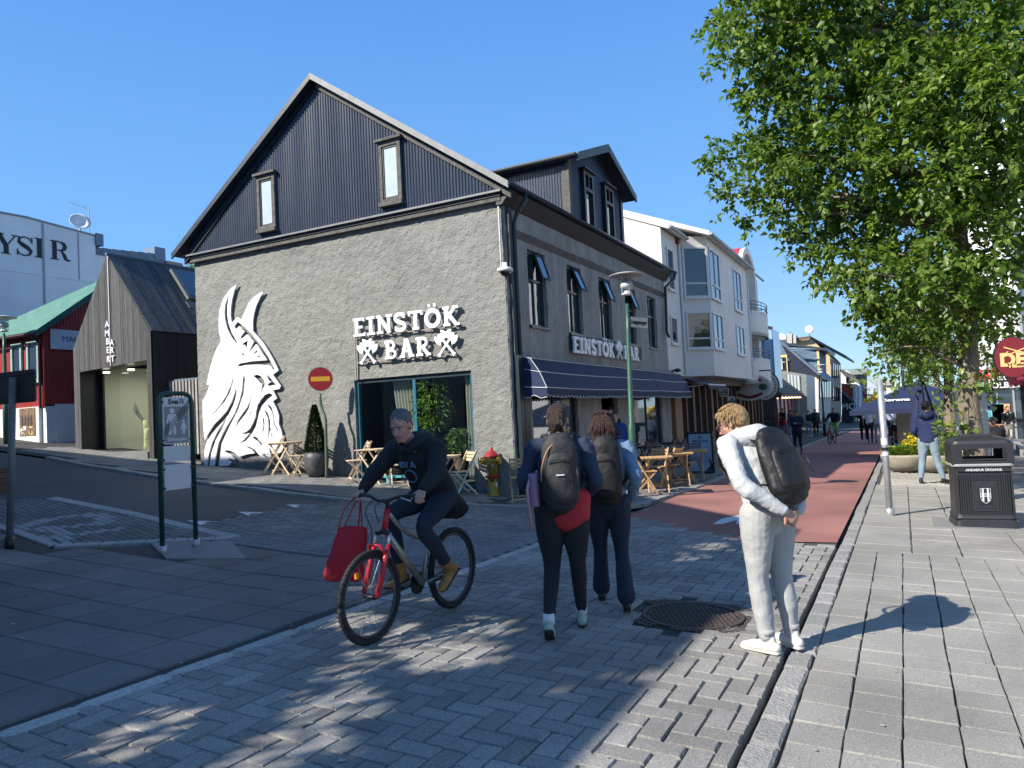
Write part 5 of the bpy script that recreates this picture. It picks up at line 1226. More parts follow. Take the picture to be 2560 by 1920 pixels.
def wallbox(name, parent, p0, p1, Yp, dep, m):
    a, b = at_y(*Z5(*p0), Yp), at_y(*Z5(*p1), Yp); mb = MB(); mb.box(a.x, b.x, Yp, Yp+dep, min(a.z, b.z), max(a.z, b.z)); return mb.build(name, m, parent)
mt = thing('metal_glass_house', 'small modern house front of grey metal and pale glass between kiosk and blue house', 'building', (-7.4, 58, -.8))
M_zinc = mat('zinc_sheet', (.24, .26, .26), .4, (3, .2), metal=.3)
q = [at_y(*Z5(*p), 58) for p in ((240, 480), (305, 452), (478, 480), (490, 880), (240, 880))]; mb = MB(); mb.prism([(p.x, 58, p.z) for p in q][::-1], (0, 6, 0)); mb.build('wall', M_zinc, mt)
q = [at_y(*Z5(*p), 57.95) for p in ((325, 475), (425, 490), (432, 790), (330, 790))]; mb = MB(); mb.prism([(p.x, 57.95, p.z) for p in q][::-1], (0, .04, 0)); pn = mb.build('glass_wall', mat('pale_glass_wall', (.5, .55, .56), .1, (1.5, .1), spec=.9), mt)
for k in range(5):
    c = q[0].lerp(q[1], k/4); mb = MB(); mb.box(c.x-.03, c.x+.03, 57.9, 57.95, q[3].z, c.z); mb.build('glazing_bar', M_zinc, pn)
# ---- blue house with yellow trim
bh = thing('blue_house', 'navy blue wooden house with pale yellow corner boards and window trim', 'building', (-6.8, 70, -1.2))
M_blue_shade = mat('shaded_blue_weatherboard', (.005, .011, .032), .6, (3, .2), rnd=.15); M_lblue = mat('grey_blue_weatherboard', (.10, .17, .24), .65, (3, .15), rnd=.1)  # the darker blue is the same paint with cast shade in its colour
M_yel = mat('pale_yellow_trim', (.62, .47, .19), .6); M_tan = mat('tan_boards', (.34, .26, .19), .8, (3, .2))
Yb = 70
def pts5(L, Yp): return [at_y(*Z5(*p), Yp) for p in L]
def poly5(name, parent, L, Yp, dep, m):
    q = pts5(L, Yp); mb = MB(); mb.prism([(p.x, Yp, p.z) for p in q][::-1], (0, dep, 0)); return mb.build(name, m, parent)
def lap(name, parent, L, Yp, n, m):
    """horizontal lap boards filling a polygon given by its left and right edges (top to bottom)"""
    l0, l1, r0, r1 = pts5(L, Yp)
    for k in range(n):
        a, b = l0.lerp(l1, k/n), l0.lerp(l1, (k+1)/n); c, d = r0.lerp(r1, k/n), r0.lerp(r1, (k+1)/n)
        mb = MB(); mb.add([(a.x, Yp-.02, a.z), (c.x, Yp-.02, c.z), (d.x, Yp-.08, d.z+.01), (b.x, Yp-.08, b.z+.01), (b.x, Yp, b.z), (d.x, Yp, d.z)], [(3, 2, 1, 0), (4, 5, 2, 3)]); mb.build(name, m, parent)
poly5('gable_wall', bh, [(110, 300), (275, 232), (575, 490), (570, 800), (110, 800)], Yb, 10, mat('shaded_blue_wall', (.005, .011, .032), .6))  # gable colour darkened to stand for the shadow lying on it
lap('weatherboard', bh, [(340, 470), (340, 800), (560, 500), (565, 800)], Yb, 22, M_blue_shade)
lap('weatherboard', bh, [(345, 270), (345, 300), (565, 285), (568, 290)], Yb-.0, 2, M_lblue)
poly5('upper_wall', bh, [(330, 250), (565, 278), (572, 470), (560, 470)], Yb+1.2, 8, M_lblue)
lap('grey_blue_board', bh, [(345, 262), (470, 390), (560, 282), (562, 470)], Yb+1.15, 14, M_lblue)
lap('grey_blue_board', bh, [(225, 262), (225, 460), (285, 240), (352, 370)], Yb-.05, 14, M_lblue)
poly5('yellow_corner', bh, [(556, 280), (575, 284), (585, 476), (568, 470)], Yb+1.0, .2, M_yel)
poly5('yellow_corner', bh, [(552, 500), (575, 500), (572, 768), (556, 768)], Yb-.15, .2, M_yel)
a, b = pts5([(275, 228), (612, 508)], Yb-.3); mb = MB(); mb.prism([(a.x, Yb-.4, a.z+.25), (b.x, Yb-.4, b.z+.1), (b.x, Yb-.4, b.z-.15), (a.x, Yb-.4, a.z-.1)], (0, 11, 0)); mb.build('roof_slope', mat('blue_grey_roof', (.10, .13, .18), .5, (3, .2)), bh)
a, b = pts5([(320, 246), (640, 300)], Yb+.8); mb = MB(); mb.prism([(a.x, Yb+.8, a.z+.1), (b.x, Yb+.8, b.z+.25), (b.x, Yb+.8, b.z), (a.x, Yb+.8, a.z-.1)], (0, 9, 0)); mb.build('dormer_roof', M_roofdark, bh)
# window with yellow surround
def win5(parent, p0, p1, Yp, mf, mg, fw=.12, bars=1):
    a, b = at_y(*Z5(*p0), Yp), at_y(*Z5(*p1), Yp); f = MB(); x0, x1, z0, z1 = a.x, b.x, b.z, a.z
    for q in ((x0, x0+fw, z0, z1), (x1-fw, x1, z0, z1), (x0+fw, x1-fw, z0, z0+fw), (x0+fw, x1-fw, z1-fw, z1)): f.box(q[0], q[1], Yp-.12, Yp, q[2], q[3])
    fo = f.build('window', mf, parent); f = MB(); f.box(x0+fw, x1-fw, Yp-.06, Yp-.02, z0+fw, z1-fw); f.build('pane', mg, fo)
    if bars:
        f = MB(); f.box((x0+x1)/2-.04, (x0+x1)/2+.04, Yp-.1, Yp-.06, z0+fw, z1-fw); f.box(x0+fw, x1-fw, Yp-.1, Yp-.062, z0+(z1-z0)*.62, z0+(z1-z0)*.67); f.build('glazing_bar', M_wf, fo)
win5(bh, (232, 335), (340, 465), Yb-.1, M_yel, M_glassdark, .22); win5(bh, (256, 352), (328, 450), Yb-.15, M_dark, M_glassdark, .12)
# street side of the blue house
def side5(name, parent, X, L, dep, m):
    q = [at_x(*Z5(*p), X) for p in L]; mb = MB(); mb.prism([(X, p.y, p.z) for p in q], (-dep, 0, 0)); return mb.build(name, m, parent)
Xb = at_y(*Z5(572, 500), Yb).x
side5('street_wall', bh, Xb+.02, [(572, 500), (672, 530), (668, 690), (572, 700)], .3, mat('cream_shop_board', (.5, .46, .38), .7))
side5('shop_wall', bh, Xb+.03, [(572, 700), (668, 690), (668, 800), (572, 800)], .3, mat('cream_shop_board', (0, 0, 0)))
for k in range(5): side5('window', bh, Xb+.12, [(584+18*k, 530), (596+18*k, 532), (596+18*k, 664), (584+18*k, 666)], .1, M_glassdark)
side5('dormer_front', bh, Xb-.3, [(580, 296), (630, 312), (630, 490), (582, 474)], .3, mat('cream_shop_board', (0, 0, 0)))
for k in range(3): side5('window', bh, Xb-.2, [(586+15*k, 318+4*k), (597+15*k, 322+4*k), (597+15*k, 450+4*k), (586+15*k, 446+4*k)], .1, M_glassdark)
side5('lean_roof', bh, Xb+.5, [(575, 480), (668, 515), (675, 530), (600, 510)], .4, mat('blue_grey_roof', (0, 0, 0)))
# ---- yellow and tan house behind
yh = thing('tan_house', 'tall tan wooden house with a dark roof and yellow gable behind the blue house', 'building', (-7, 88, -1.5))
Yt = 86
poly5('gable_wall', yh, [(220, 235), (395, 198), (510, 200), (660, 345), (670, 800), (220, 800)], Yt, 14, mat('pale_yellow_wall', (.50, .40, .20), .7, (3, .1)))
a, b = pts5([(500, 200), (758, 392)], Yt-.3); mb = MB(); mb.prism([(a.x, Yt-.4, a.z+.3), (b.x, Yt+6, b.z+1.1), (b.x, Yt+6, b.z+.8), (a.x, Yt-.4, a.z)], (0, 16, 0)); mb.build('roof_slope', mat('dark_grey_roof', (.05, .06, .06), .6), yh)
a, b = pts5([(225, 232), (510, 195)], Yt-.5); mb = MB(); mb.beam(a, b, .3, .3); mb.build('roof_edge', mat('brown_roof_edge', (.12, .08, .06), .7), yh)
Xt = at_y(*Z5(667, 400), Yt).x
side5('street_wall', yh, Xt, [(667, 362), (742, 392), (748, 800), (672, 800)], .4, M_tan)
for r0 in (385, 560):
    for k in range(4): side5('window', yh, Xt+.12, [(684+15*k, r0+5+6*k), (692+15*k, r0+7+6*k), (692+15*k, r0+120), (684+15*k, r0+125)], .1, M_glassdark)
for x0, w, top in ((330, 38, 165), (378, 22, 178)):
    poly5('chimney', yh, [(x0, top), (x0+w, top), (x0+w, 240), (x0, 240)], Yt-1, 1.2, mat('pale_chimney', (.42, .42, .4), .8))
poly5('chimney_pot', yh, [(345, 152), (356, 152), (356, 168), (345, 168)], Yt-.8, .3, M_zinc)
p = at_y(*Z5(502, 135), Yt); dsh = thing('roof_dish', 'small dish on a thin mast above the yellow gable', 'satellite dish', (p.x, Yt, p.z-3))
mb = MB(); mb.tube([(p.x, Yt, p.z-3.2), (p.x, Yt, p.z)], .05, n=5); mb.build('mast', M_steel, dsh); mb = MB(); mb.ball((p.x, Yt, p.z), (.45, .12, .45), 10); mb.build('dish', M_white, dsh)
wb = thing('white_box_building', 'plain white flat roofed block peeping over the blue house roof', 'building', (-20, 100, 0))
poly5('wall', wb, [(216, 168), (285, 164), (322, 178), (322, 260), (216, 260)], 100, 8, M_white)
# ---- white and red houses, the dark shop
wh = thing('white_gabled_house', 'white gabled house with a grey roof and a small square attic window', 'building', (-4, 108, -1.8))
poly5('gable_wall', wh, [(742, 452), (790, 450), (885, 520), (890, 760), (742, 800)], 108, 8, M_white)
poly5('dormer_wall', wh, [(868, 478), (930, 480), (935, 760), (868, 760)], 113, 6, mat('pale_grey_board', (.45, .47, .47), .7))
a, b = pts5([(742, 452), (900, 524)], 107.5); mb = MB(); mb.prism([(a.x, 107, a.z+.25), (b.x, 107, b.z+.25), (b.x, 107, b.z-.15), (a.x, 107, a.z-.15)], (0, 9, 0)); mb.build('roof_slope', mat('dark_grey_roof', (0, 0, 0)), wh)
poly5('upper_roof', wh, [(742, 442), (946, 430), (952, 476), (870, 480), (800, 484)], 111, 8, mat('grey_green_roof', (.2, .24, .23), .6))
win5(wh, (782, 505), (812, 545), 107.9, M_dark, M_glassdark, .3, 0)
rh = thing('red_annex', 'rust red flat annex below the white gable', 'building', (-4.5, 104, -1.8))
poly5('wall', rh, [(748, 556), (850, 560), (852, 700), (748, 700)], 104, 4, mat('rust_red_wall', (.33, .05, .03), .7))
poly5('roof_edge', rh, [(745, 548), (858, 552), (858, 560), (745, 556)], 103.7, 4.4, M_white); poly5('end_wall', rh, [(835, 562), (856, 562), (858, 760), (838, 760)], 103.5, 3, mat('pale_grey_board', (0, 0, 0)))
ms = thing('dark_shop', 'black shop with white MOI letters and a striped awning at the street corner', 'shop', (-4.5, 98, -1.8))
poly5('wall', ms, [(750, 620), (775, 640), (838, 690), (842, 850), (750, 850)], 99, 4, mat('near_black_shop', (.015, .022, .032), .6))
a, b = pts5([(750, 612), (846, 690)], 98.7); mb = MB(); mb.beam(a, b, .4, .22); mb.build('roof_edge', mat('blue_grey_roof', (0, 0, 0)), ms)
c = pts5([(790, 728)], 98.9)[0]; t = text_mb('&MOI', 1.05, FRONT(c.x, 98.9, c.z), .04, bold=.02); t.build('writing', M_white, ms)
for k in range(6):
    q = pts5([(835+8*k, 700+3*k), (843+8*k, 703+3*k), (849+8*k, 742), (840+8*k, 744)], 97); mb = MB(); mb.prism([(v.x, 97-.3*(i > 1), v.z) for i, v in enumerate(q)][::-1], (0, .05, 0)); mb.build('awning_stripe', M_white if k % 2 else M_dark, ms)
# far houses closing the street
for nm, lb, L, Yp, m, rf in (
 ('far_house', 'pale grey house with a broad light metal roof at the end of the street', [(930, 560), (1045, 640), (1050, 800), (930, 800)], 125, mat('far_grey_wall', (.38, .41, .43), .8), [(925, 520), (945, 512), (1090, 625), (1075, 632), (935, 632)]),
 ('far_house', 'house with a pale green roof at the far end of the street', [(950, 545), (1080, 545), (1080, 720), (950, 720)], 150, mat('far_grey_wall', (0, 0, 0)), [(948, 505), (1080, 498), (1088, 560), (960, 566)]),
 ('far_house', 'cream house with a sand coloured roof behind the green roofed one', [(1085, 560), (1140, 565), (1140, 740), (1085, 740)], 165, M_cream, [(1082, 540), (1120, 520), (1140, 562), (1085, 566)]),
 ('far_house', 'distant white hillside block with rows of small windows', [(1100, 575), (1120, 545), (1160, 540), (1228, 552), (1232, 720), (1100, 720)], 210, M_white, None)):
    t = thing(nm, lb, 'building', (at_y(*Z5(*L[0]), Yp).x, Yp, -4)); poly5('wall', t, L, Yp, 8, m)
    if rf: poly5('roof', t, rf, Yp-.5, 9, {125: mat('light_metal_roof', (.40, .44, .48), .5), 150: mat('pale_green_roof', (.30, .40, .30), .6), 165: mat('sand_roof', (.35, .32, .25), .7)}[Yp])
    if Yp == 210:
        for r_ in range(4):
            for k in range(6): poly5('window', t, [(1112+18*k, 572+22*r_), (1122+18*k, 573+22*r_), (1122+18*k, 583+22*r_), (1112+18*k, 582+22*r_)], Yp-.3, .2, M_glassdark)
    if Yp == 125:
        win5(t, (955, 650), (985, 690), 124.9, M_white, M_glassdark, .25, 0)
hl = sheet('distant_hill', [-400, -200, -60, 0, 60, 140, 300], [260, 320, 420, 600], 0, mat('distant_hillside', (.10, .13, .11), .95), 'structure', lambda x, y: -6+(y-260)*.02+3*math.sin(x*.02))
# flags and banners in the far street, pennant
bn = thing('street_banner', 'black red and yellow banner hanging on a pole in the far street', 'banner', (-3.6, 92, -1.5))
for k, m in enumerate((M_dark, mat('banner_red', (.5, .03, .02), .6), mat('banner_yellow', (.75, .45, .03), .6))):
    q = pts5([(912, 585+36*k), (934, 585+36*k), (934, 585+36*(k+1)), (912, 585+36*(k+1))], 92); mb = MB(); mb.prism([(v.x, 92, v.z) for v in q][::-1], (0, .06, 0)); mb.build('stripe', m, bn)
a = pts5([(938, 470), (938, 800)], 92.2); mb = MB(); mb.beam(a[0], a[1], .18, .18, (0, 1, 0)); mb.build('pole', M_dark, bn)

# ================================================================ RIGHT SIDE BUILDING
rb = thing('white_shop_building', 'tall white shop building with glass front and white printed signs behind the tree', 'building', (2.6, 47, -1))
RY = 47
def rp_(x, y, Y=RY): return at_y(*Z5(x, y), Y)
mb = MB(); a = rp_(1760, 0); mb.box(a.x, a.x+14, RY, RY+16, 3.6, 16); mb.box(a.x+4.5, a.x+14, RY, RY+16, -2, 3.6); mb.build('wall', mat('bright_white_wall', (.75, .76, .77), .7, (1, .03), world_tex=True), rb)
mb = MB(); mb.box(a.x, a.x+4.4, RY+.5, RY+6, -2, 3.5); mb.build('interior', mat('pale_shop_interior', (.25, .27, .28), .7, (1.5, .5), world_tex=True), rb)
for k in range(7): mb = MB(); x = a.x+k*.74; mb.box(x, x+.09, RY-.05, RY+.1, -1.5, 3.6); mb.build('mullion', M_steel, rb)
mb = MB(); mb.box(a.x, a.x+4.5, RY+.02, RY+.04, -1.5, 3.6); mb.build('glazing', M_glassblue, rb)
c0, c1 = rp_(1890, 470), rp_(2030, 600); mb = MB(); mb.box(c0.x, c1.x, RY-.2, RY-.1, c1.z, c0.z); bo = mb.build('black_board', M_dark, rb)
t = text_mb('fabl:er\nTOOLBZIS', .42, FRONT((c0.x+c1.x)/2, RY-.21, (c0.z+c1.z)/2), .02, bold=.01); t.build('writing', M_white, bo)
c0 = rp_(1820, 385); mb = MB(); mb.box(c0.x-.8, c0.x+1.2, RY-.2, RY-.1, c0.z-.45, c0.z+.45); bo = mb.build('letter_board', M_white, rb); t = text_mb('ború.', .75, FRONT(c0.x+.2, RY-.21, c0.z), .02, bold=.02); t.build('writing', M_dark, bo)
c0, c1 = rp_(1870, 500), rp_(1900, 700); mb = MB(); mb.box(c0.x, c1.x, RY-.4, RY-.2, c1.z, c0.z); mb.build('red_panel', mat('red_lattice', (.3, .04, .03), .6), rb)
mb = MB()
for k in range(12): z = c1.z+(c0.z-c1.z)*k/12; mb.box(c0.x, c1.x, RY-.42, RY-.4, z, z+.08)
mb.build('panel_slats', M_cream, rb)
for (x, y, m_, s_) in ((1945, 760, 'poster_teal', (.12, .4, .45)), (1990, 765, 'poster_orange', (.7, .3, .1))):
    c = rp_(x, y); mb = MB(); mb.box(c.x-.5, c.x+.3, RY-.1, RY-.08, c.z-.7, c.z+.4); mb.build('window_poster', mat(m_, s_, .6, (3, .5)), rb)
mb = MB(); p = rp_(2075, 150); mb.tube([(p.x, RY-.3, 3.6), (p.x, RY-.3, 15)], .35, n=12); mb.build('column', M_white, rb)
# red half-round sign, dark red awning, oval restaurant sign
t = thing('red_round_sign', 'half round bright red sign under the white shop lettering', 'sign', rp_(1870, 455, 44)); p = rp_(1872, 442, 44); mb = MB(); mb.prism([(p.x+.62*math.cos(a), 44, p.z+.5*math.sin(a)) for a in [math.pi+math.pi*k/14 for k in range(15)]], (0, .1, 0)); mb.build('board', mat('signal_red', (.6, .02, .03), .5), t)
t2 = text_mb('Borgar', .2, FRONT(p.x, 43.98, p.z-.15), .01); t2.build('writing', M_white, t)
OY = 13.4; p = rp_(2065, 348, OY)
ov = thing('oval_restaurant_sign', 'dark red oval sign with gold letters hanging from a black bracket at the right edge', 'sign', p)
rx, rz = (rp_(2065, 348, OY)-rp_(1920, 348, OY)).x, .315
M_ovr = mat('oxblood_enamel', (.16, .012, .016), .35); M_gold = mat('gold_letters', (.72, .45, .18), .5)
mb = MB(); n = 40; ring = lambda s_, y: [(p.x+rx*s_*math.cos(2*math.pi*k/n), y, p.z+rz*s_*math.sin(2*math.pi*k/n)) for k in range(n)]
mb.prism(ring(1, OY), (0, .07, 0)); mb.build('rim', M_dark, ov); mb = MB(); mb.prism(ring(.965, OY-.01), (0, .02, 0)); mb.build('face', M_ovr, ov)
c = rp_(1975, 375, OY); t = text_mb('DEN', .27, FRONT(c.x-.02, OY-.013, c.z), .01, 'LEFT', bold=.012); t.build('writing', M_gold, ov)
c = rp_(2025, 415, OY); t = text_mb('Veitingahús', .09, FRONT(c.x, OY-.013, c.z), .01, 'LEFT', bold=.004); t.build('small_writing', M_gold, ov)
c = rp_(2100, 305, OY); mb = MB()
for s_ in (-1, 1): ribbon(mb, [(-.17*s_, -.06), (.17*s_, .08)], .017, FRONT(c.x, OY-.013, c.z), .01-.002*(s_ > 0)); ribbon(mb, [(-.17*s_, -.06), (-.12*s_, .015)], .014, FRONT(c.x, OY-.013, c.z), .007)
mb.build('flourish', M_gold, ov)
a = rp_(1965, 238, OY); mb = MB(); mb.tube([(a.x, OY+.03, a.z), (a.x+3, OY+.03, a.z+.03)], .022, n=6); mb.tube([(p.x-.3, OY+.03, a.z), (p.x-.3, OY+.03, p.z+rz*.9)], .012, n=5); mb.tube([(a.x+.8, OY+.03, a.z), (a.x+1.1, OY+.03, a.z+.28), (a.x+1.6, OY+.03, a.z+.35)], .01, n=5, smooth=3); mb.build('bracket', M_dark, ov)
da = thing('dark_red_awning', 'dark red fringed awning below the oval sign at the right edge', 'awning', rp_(2100, 500, 24)); q = [rp_(2065, 455, 24), rp_(2035, 520, 24)]
mb = MB(); M_burg = mat('burgundy_canvas', (.20, .012, .03), .8)
mb.add([(q[0].x, 25.0, q[0].z+.1), (q[0].x+3.4, 25.0, q[0].z+.1), (q[0].x+3.4, 24, q[1].z), (q[1].x, 24, q[1].z), (q[1].x, 24, q[1].z-.14), (q[0].x+3.4, 24, q[1].z-.14)], [(0, 3, 2, 1), (3, 4, 5, 2)]); mb.build('canopy', M_burg, da)
for k in range(26): mb = MB(); x = q[1].x+k*.12; mb.box(x, x+.07, 23.985, 23.998, q[1].z-.2, q[1].z-.13); mb.build('fringe', M_burg, da)
mb = MB(); mb.box(q[1].x+.35, q[1].x+.45, 24.9, 25.0, -.7, q[1].z+.3); mb.box(q[1].x+.6, q[1].x+.66, 24.9, 25.0, -.7, q[1].z+.3); mb.build('post', M_dark, da)
# low curved kerb edge on the right
lw = thing('ramp_kerb', 'low curved concrete ramp edge with a pale rim by the right edge', 'kerb', (3.0, 26, -.6))
mb = MB(); c_ = [gnd(*Z5(*p)) for p in ((2040, 1020), (2085, 1030), (2120, 1060), (2151, 1110))]
for a, b in zip(c_, c_[1:]): mb.beam((a.x, a.y, a.z+.08), (b.x, b.y, b.z+.08), .2, .28)
mb.build('edge', M_kerb, lw)
# building across the street, outside the picture: what the bar's windows mirror
op = thing('opposite_house', 'pale plastered house across the street mirrored in the bar windows', 'building', (9.5, 20, -.5))
mb = MB(); mb.box(9.5, 18, 7, 38, -1.5, 7.5); mb.build('wall', M_white, op)
for k in range(8):
    for z in (.6, 4.0): mb = MB(); mb.box(9.42, 9.5, 8.5+k*3.6, 10+k*3.6, z, z+1.8); mb.build('window', M_glassdark, op)
# ================================================================ STREET FURNITURE
M_wood = mat('oiled_acacia_slat', (.50, .31, .15), .6, (8, .25), (40, .3), rnd=.12, stretch=(4, 4, 1))
M_pale = mat('pale_wood_slat', (.58, .46, .31), .65, (8, .2), (40, .3), rnd=.1)
M_shadew = mat('shade_dark_slat', (.07, .055, .05), .6, rnd=.1)  # slat colour darkened for the shade under the awning
def make_chair(name, label, m, group):
    t = tag(thing(name, label, 'chair'), label, 'chair', group)
    for i in range(5): mb = MB(); y = -.15+i*.077; mb.box(-.19, .19, y, y+.062, .44, .456); mb.build('seat_slat', m, t)
    for i in range(3): mb = MB(); z = .64+i*.065; y = -.205-(z-.44)*.12; mb.box(-.17, .17, y-.008, y+.008, z, z+.048); mb.build('back_slat', m, t)
    for s in (-1, 1):
        mb = MB(); mb.beam((s*.185, -.27, .84), (s*.185, .21, .0), .022, .034, (0, 1, 0)); mb.build('leg', m, t)
        mb = MB(); mb.beam((s*.16, .2, .44), (s*.16, -.25, .0), .022, .034, (0, 1, 0)); mb.build('leg', m, t)
    for y, z in ((.17, .07), (-.21, .05)): mb = MB(); mb.box(-.17, .17, y-.012, y+.012, z, z+.03); mb.build('stretcher', m, t)
    return t
def make_table(name, label, m, group, w=.6):
    t = tag(thing(name, label, 'table'), label, 'table', group); n = 8
    for i in range(n): mb = MB(); x = -w/2+i*w/n; mb.box(x, x+w/n-.012, -.28, .28, .705, .722); mb.build('top_slat', m, t)
    mb = MB(); mb.box(-w/2+.02, w/2-.02, -.24, -.21, .67, .703); mb.box(-w/2+.02, w/2-.02, .21, .24, .67, .703); mb.build('batten', m, t)
    for s in (-1, 1):
        for k in (-1, 1): mb = MB(); mb.beam((s*(.2-.02*(k > 0)), -.25*k, .68), (s*(.2-.02*(k > 0)), .25*k, .0), .022, .034, (0, 1, 0)); mb.build('leg', m, t)
    mb = MB(); mb.box(-.2, .2, .2, .22, .09, .12); mb.build('stretcher', m, t); return t
ch1 = make_chair('folding_chair', 'pale folding slat chair nearest the horned head, left of the first table', M_pale, 'pale folding chairs along the gable wall')
tb1 = make_table('folding_table', 'pale slatted folding table next to the potted conifer', M_pale, 'pale folding tables along the gable wall')
ch2 = make_chair('folding_chair', 'warm brown folding chair facing its table just right of the green lamp post', M_wood, 'wooden folding chairs on the terrace')
tb2 = make_table('folding_table', 'warm brown folding table nearest the green lamp post', M_wood, 'wooden folding tables on the terrace', .65)
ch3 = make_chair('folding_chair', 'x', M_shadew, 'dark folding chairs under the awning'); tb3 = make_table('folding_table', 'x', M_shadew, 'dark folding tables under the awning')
def put(proto, D, rz, label=None, first=False, dy=0):
    p = gnd(*D)
    if p.x < -7.2 and p.y > 12.3: p = at_y(D[0], D[1], 12.3)
    z = H(p.x, p.y)+.03
    if first: proto.location = (p.x, p.y, z); proto.rotation_euler = (0, 0, R(rz)); 
    else: proto = dup(proto, (p.x, p.y, z), R(rz), label)
    if label: proto['label'] = label
    return proto
put(ch1, Z2(672, 1500), 140, None, True); put(ch1, Z2(872, 1512), 140, 'pale folding chair squeezed between the first table and the potted conifer')
put(ch1, Z2(1262, 1535), 140, 'pale folding chair at the left edge of the big window'); put(ch1, Z2(1545, 1550), 40, 'pale folding chair half hidden behind the cyclist, right of the window table'); put(ch1, Z2(1975, 1595), 150, 'pale folding chair alone at the right end of the big window beside the hydrant')
put(tb1, Z2(762, 1500), 95, None, True); put(tb1, Z2(1375, 1530), 95, 'pale slatted folding table under the left pane of the big window'); put(tb1, Z2(1850, 1530), 95, 'pale folding table behind the cyclist under the right window pane')
put(ch2, Z4(1335, 1345), -60, None, True)
for D, rz, lb in (((1440, 1290), 170, 'warm brown folding chair behind the first brown table with its back to the wall'), ((1560, 1270), 75, 'warm brown folding chair between the two sunlit brown tables'), ((1225, 1290), -70, 'warm brown folding chair half hidden behind the green lamp post'), ((215, 1260), 30, 'brown folding chair tucked beside the dark drainpipe at the bar corner'), ((1700, 1240), -80, 'warm brown folding chair facing the table by the menu board')): put(ch2, Z4(*D), rz, lb)
put(tb2, Z4(1450, 1335), 20, None, True); put(tb2, Z4(1640, 1270), 20, 'warm brown folding table second from the green lamp post')
put(tb2, Z4(1775, 1225), 20, 'warm brown folding table standing against the blue menu board')
gch = 'grey folding chairs by the menu board'; M_greyw = mat('grey_painted_slat', (.12, .12, .125), .6)
def recol(o, m):
    for c in o.children:
        d = c.data.copy(); d.materials.clear(); d.materials.append(m); c.data = d
for D, rz, lb in (((1640, 1235), 190, 'grey folding chair behind the second brown table'), ((1765, 1190), 185, 'grey folding chair whose back crosses the lower menu board')):
    o = put(ch2, Z4(*D), rz, lb); o['group'] = gch; recol(o, M_greyw)
q = [(-6.2, 19.0, 80), (-6.15, 20.1, -80), (-6.2, 21.5, 85), (-6.1, 22.3, 85), (-6.2, 23.4, -80)]
lbs = ['dark folding chair by the bar doorway under the awning', 'dark folding chair under the left part of the second shop pane', 'dark folding chair under the right part of the second shop pane', 'dark folding chair leaning at the last grey pier under the awning', 'dark folding chair furthest along the wall under the awning']
for i, (x, y, rz) in enumerate(q):
    o = ch3 if i == 0 else dup(ch3, (0, 0, 0)); o.location = (x, y, H(x, y)+.03); o.rotation_euler = (0, 0, R(rz)); o['label'] = lbs[i]
for i, (x, y) in enumerate(((-6.15, 19.6), (-6.15, 21.9))):
    o = tb3 if i == 0 else dup(tb3, (0, 0, 0)); o.location = (x, y, H(x, y)+.03); o['label'] = ('dark folding table near the bar doorway under the awning', 'dark folding table below the second shop pane')[i]
# menu board
p = gnd(*Z4(1825, 1160)); bx = p.x; by = p.y
a, b = at_y(*Z4(1700, 788), by), at_y(*Z4(1955, 1150), by)
mn = thing('menu_board', 'pale blue menu board reading EINSTÖK BAR in a black frame at the terrace end', 'menu board', (bx, by, H(bx, by)))
f = MB()
for q in ((a.x, a.x+.05, b.z, a.z), (b.x-.05, b.x, b.z, a.z), (a.x+.05, b.x-.05, b.z, b.z+.05), (a.x+.05, b.x-.05, a.z-.05, a.z)): f.box(q[0], q[1], by-.04, by+.04, q[2], q[3])
f.box(a.x+.1, b.x-.1, by-.15, by+.15, H(bx, by), b.z); f.build('frame', M_black, mn)
mb = MB(); mb.box(a.x+.05, b.x-.05, by-.01, by+.01, b.z+.05, a.z-.05); mb.build('poster', mat('pale_blue_poster', (.28, .42, .56), .5, (1, .06)), mn)
cx = (a.x+b.x)/2; h = a.z-b.z; M_ink = mat('navy_print', (.02, .05, .12), .6)
t = text_mb('EINSTÖK', h*.085, FRONT(cx, by-.012, a.z-h*.23), .004, bold=.004, spacing=1.15); t.build('writing', M_ink, mn)
t = text_mb('BAR', h*.045, FRONT(cx, by-.012, a.z-h*.3), .004); t.build('writing', M_ink, mn)
mb = MB(); axes_emblem(mb, FRONT(cx, by-.012, a.z-h*.15), h*.05, .004); mb.build('crossed_axes', M_ink, mn)
mb = MB(); rr = random.Random(2)
for k in range(9):
    z = a.z-h*(.38+.045*k); mb.box(cx-.3, cx-.3+rr.uniform(.12, .25), by-.014, by-.011, z, z+.012); mb.box(cx+.08, cx+.08+rr.uniform(.08, .2), by-.014, by-.011, z, z+.012)
mb.build('menu_lines', M_ink, mn, kind='stuff')
mb = MB(); mb.add([(cx+.1, by-.013, b.z+.06), (b.x-.06, by-.013, b.z+.06), (b.x-.12, by-.013, b.z+h*.2), (cx+.2, by-.013, b.z+h*.4), (cx+.3, by-.013, b.z+h*.22)], [(0, 1, 2, 3, 4)]); mb.build('printed_tail', M_ink, mn)

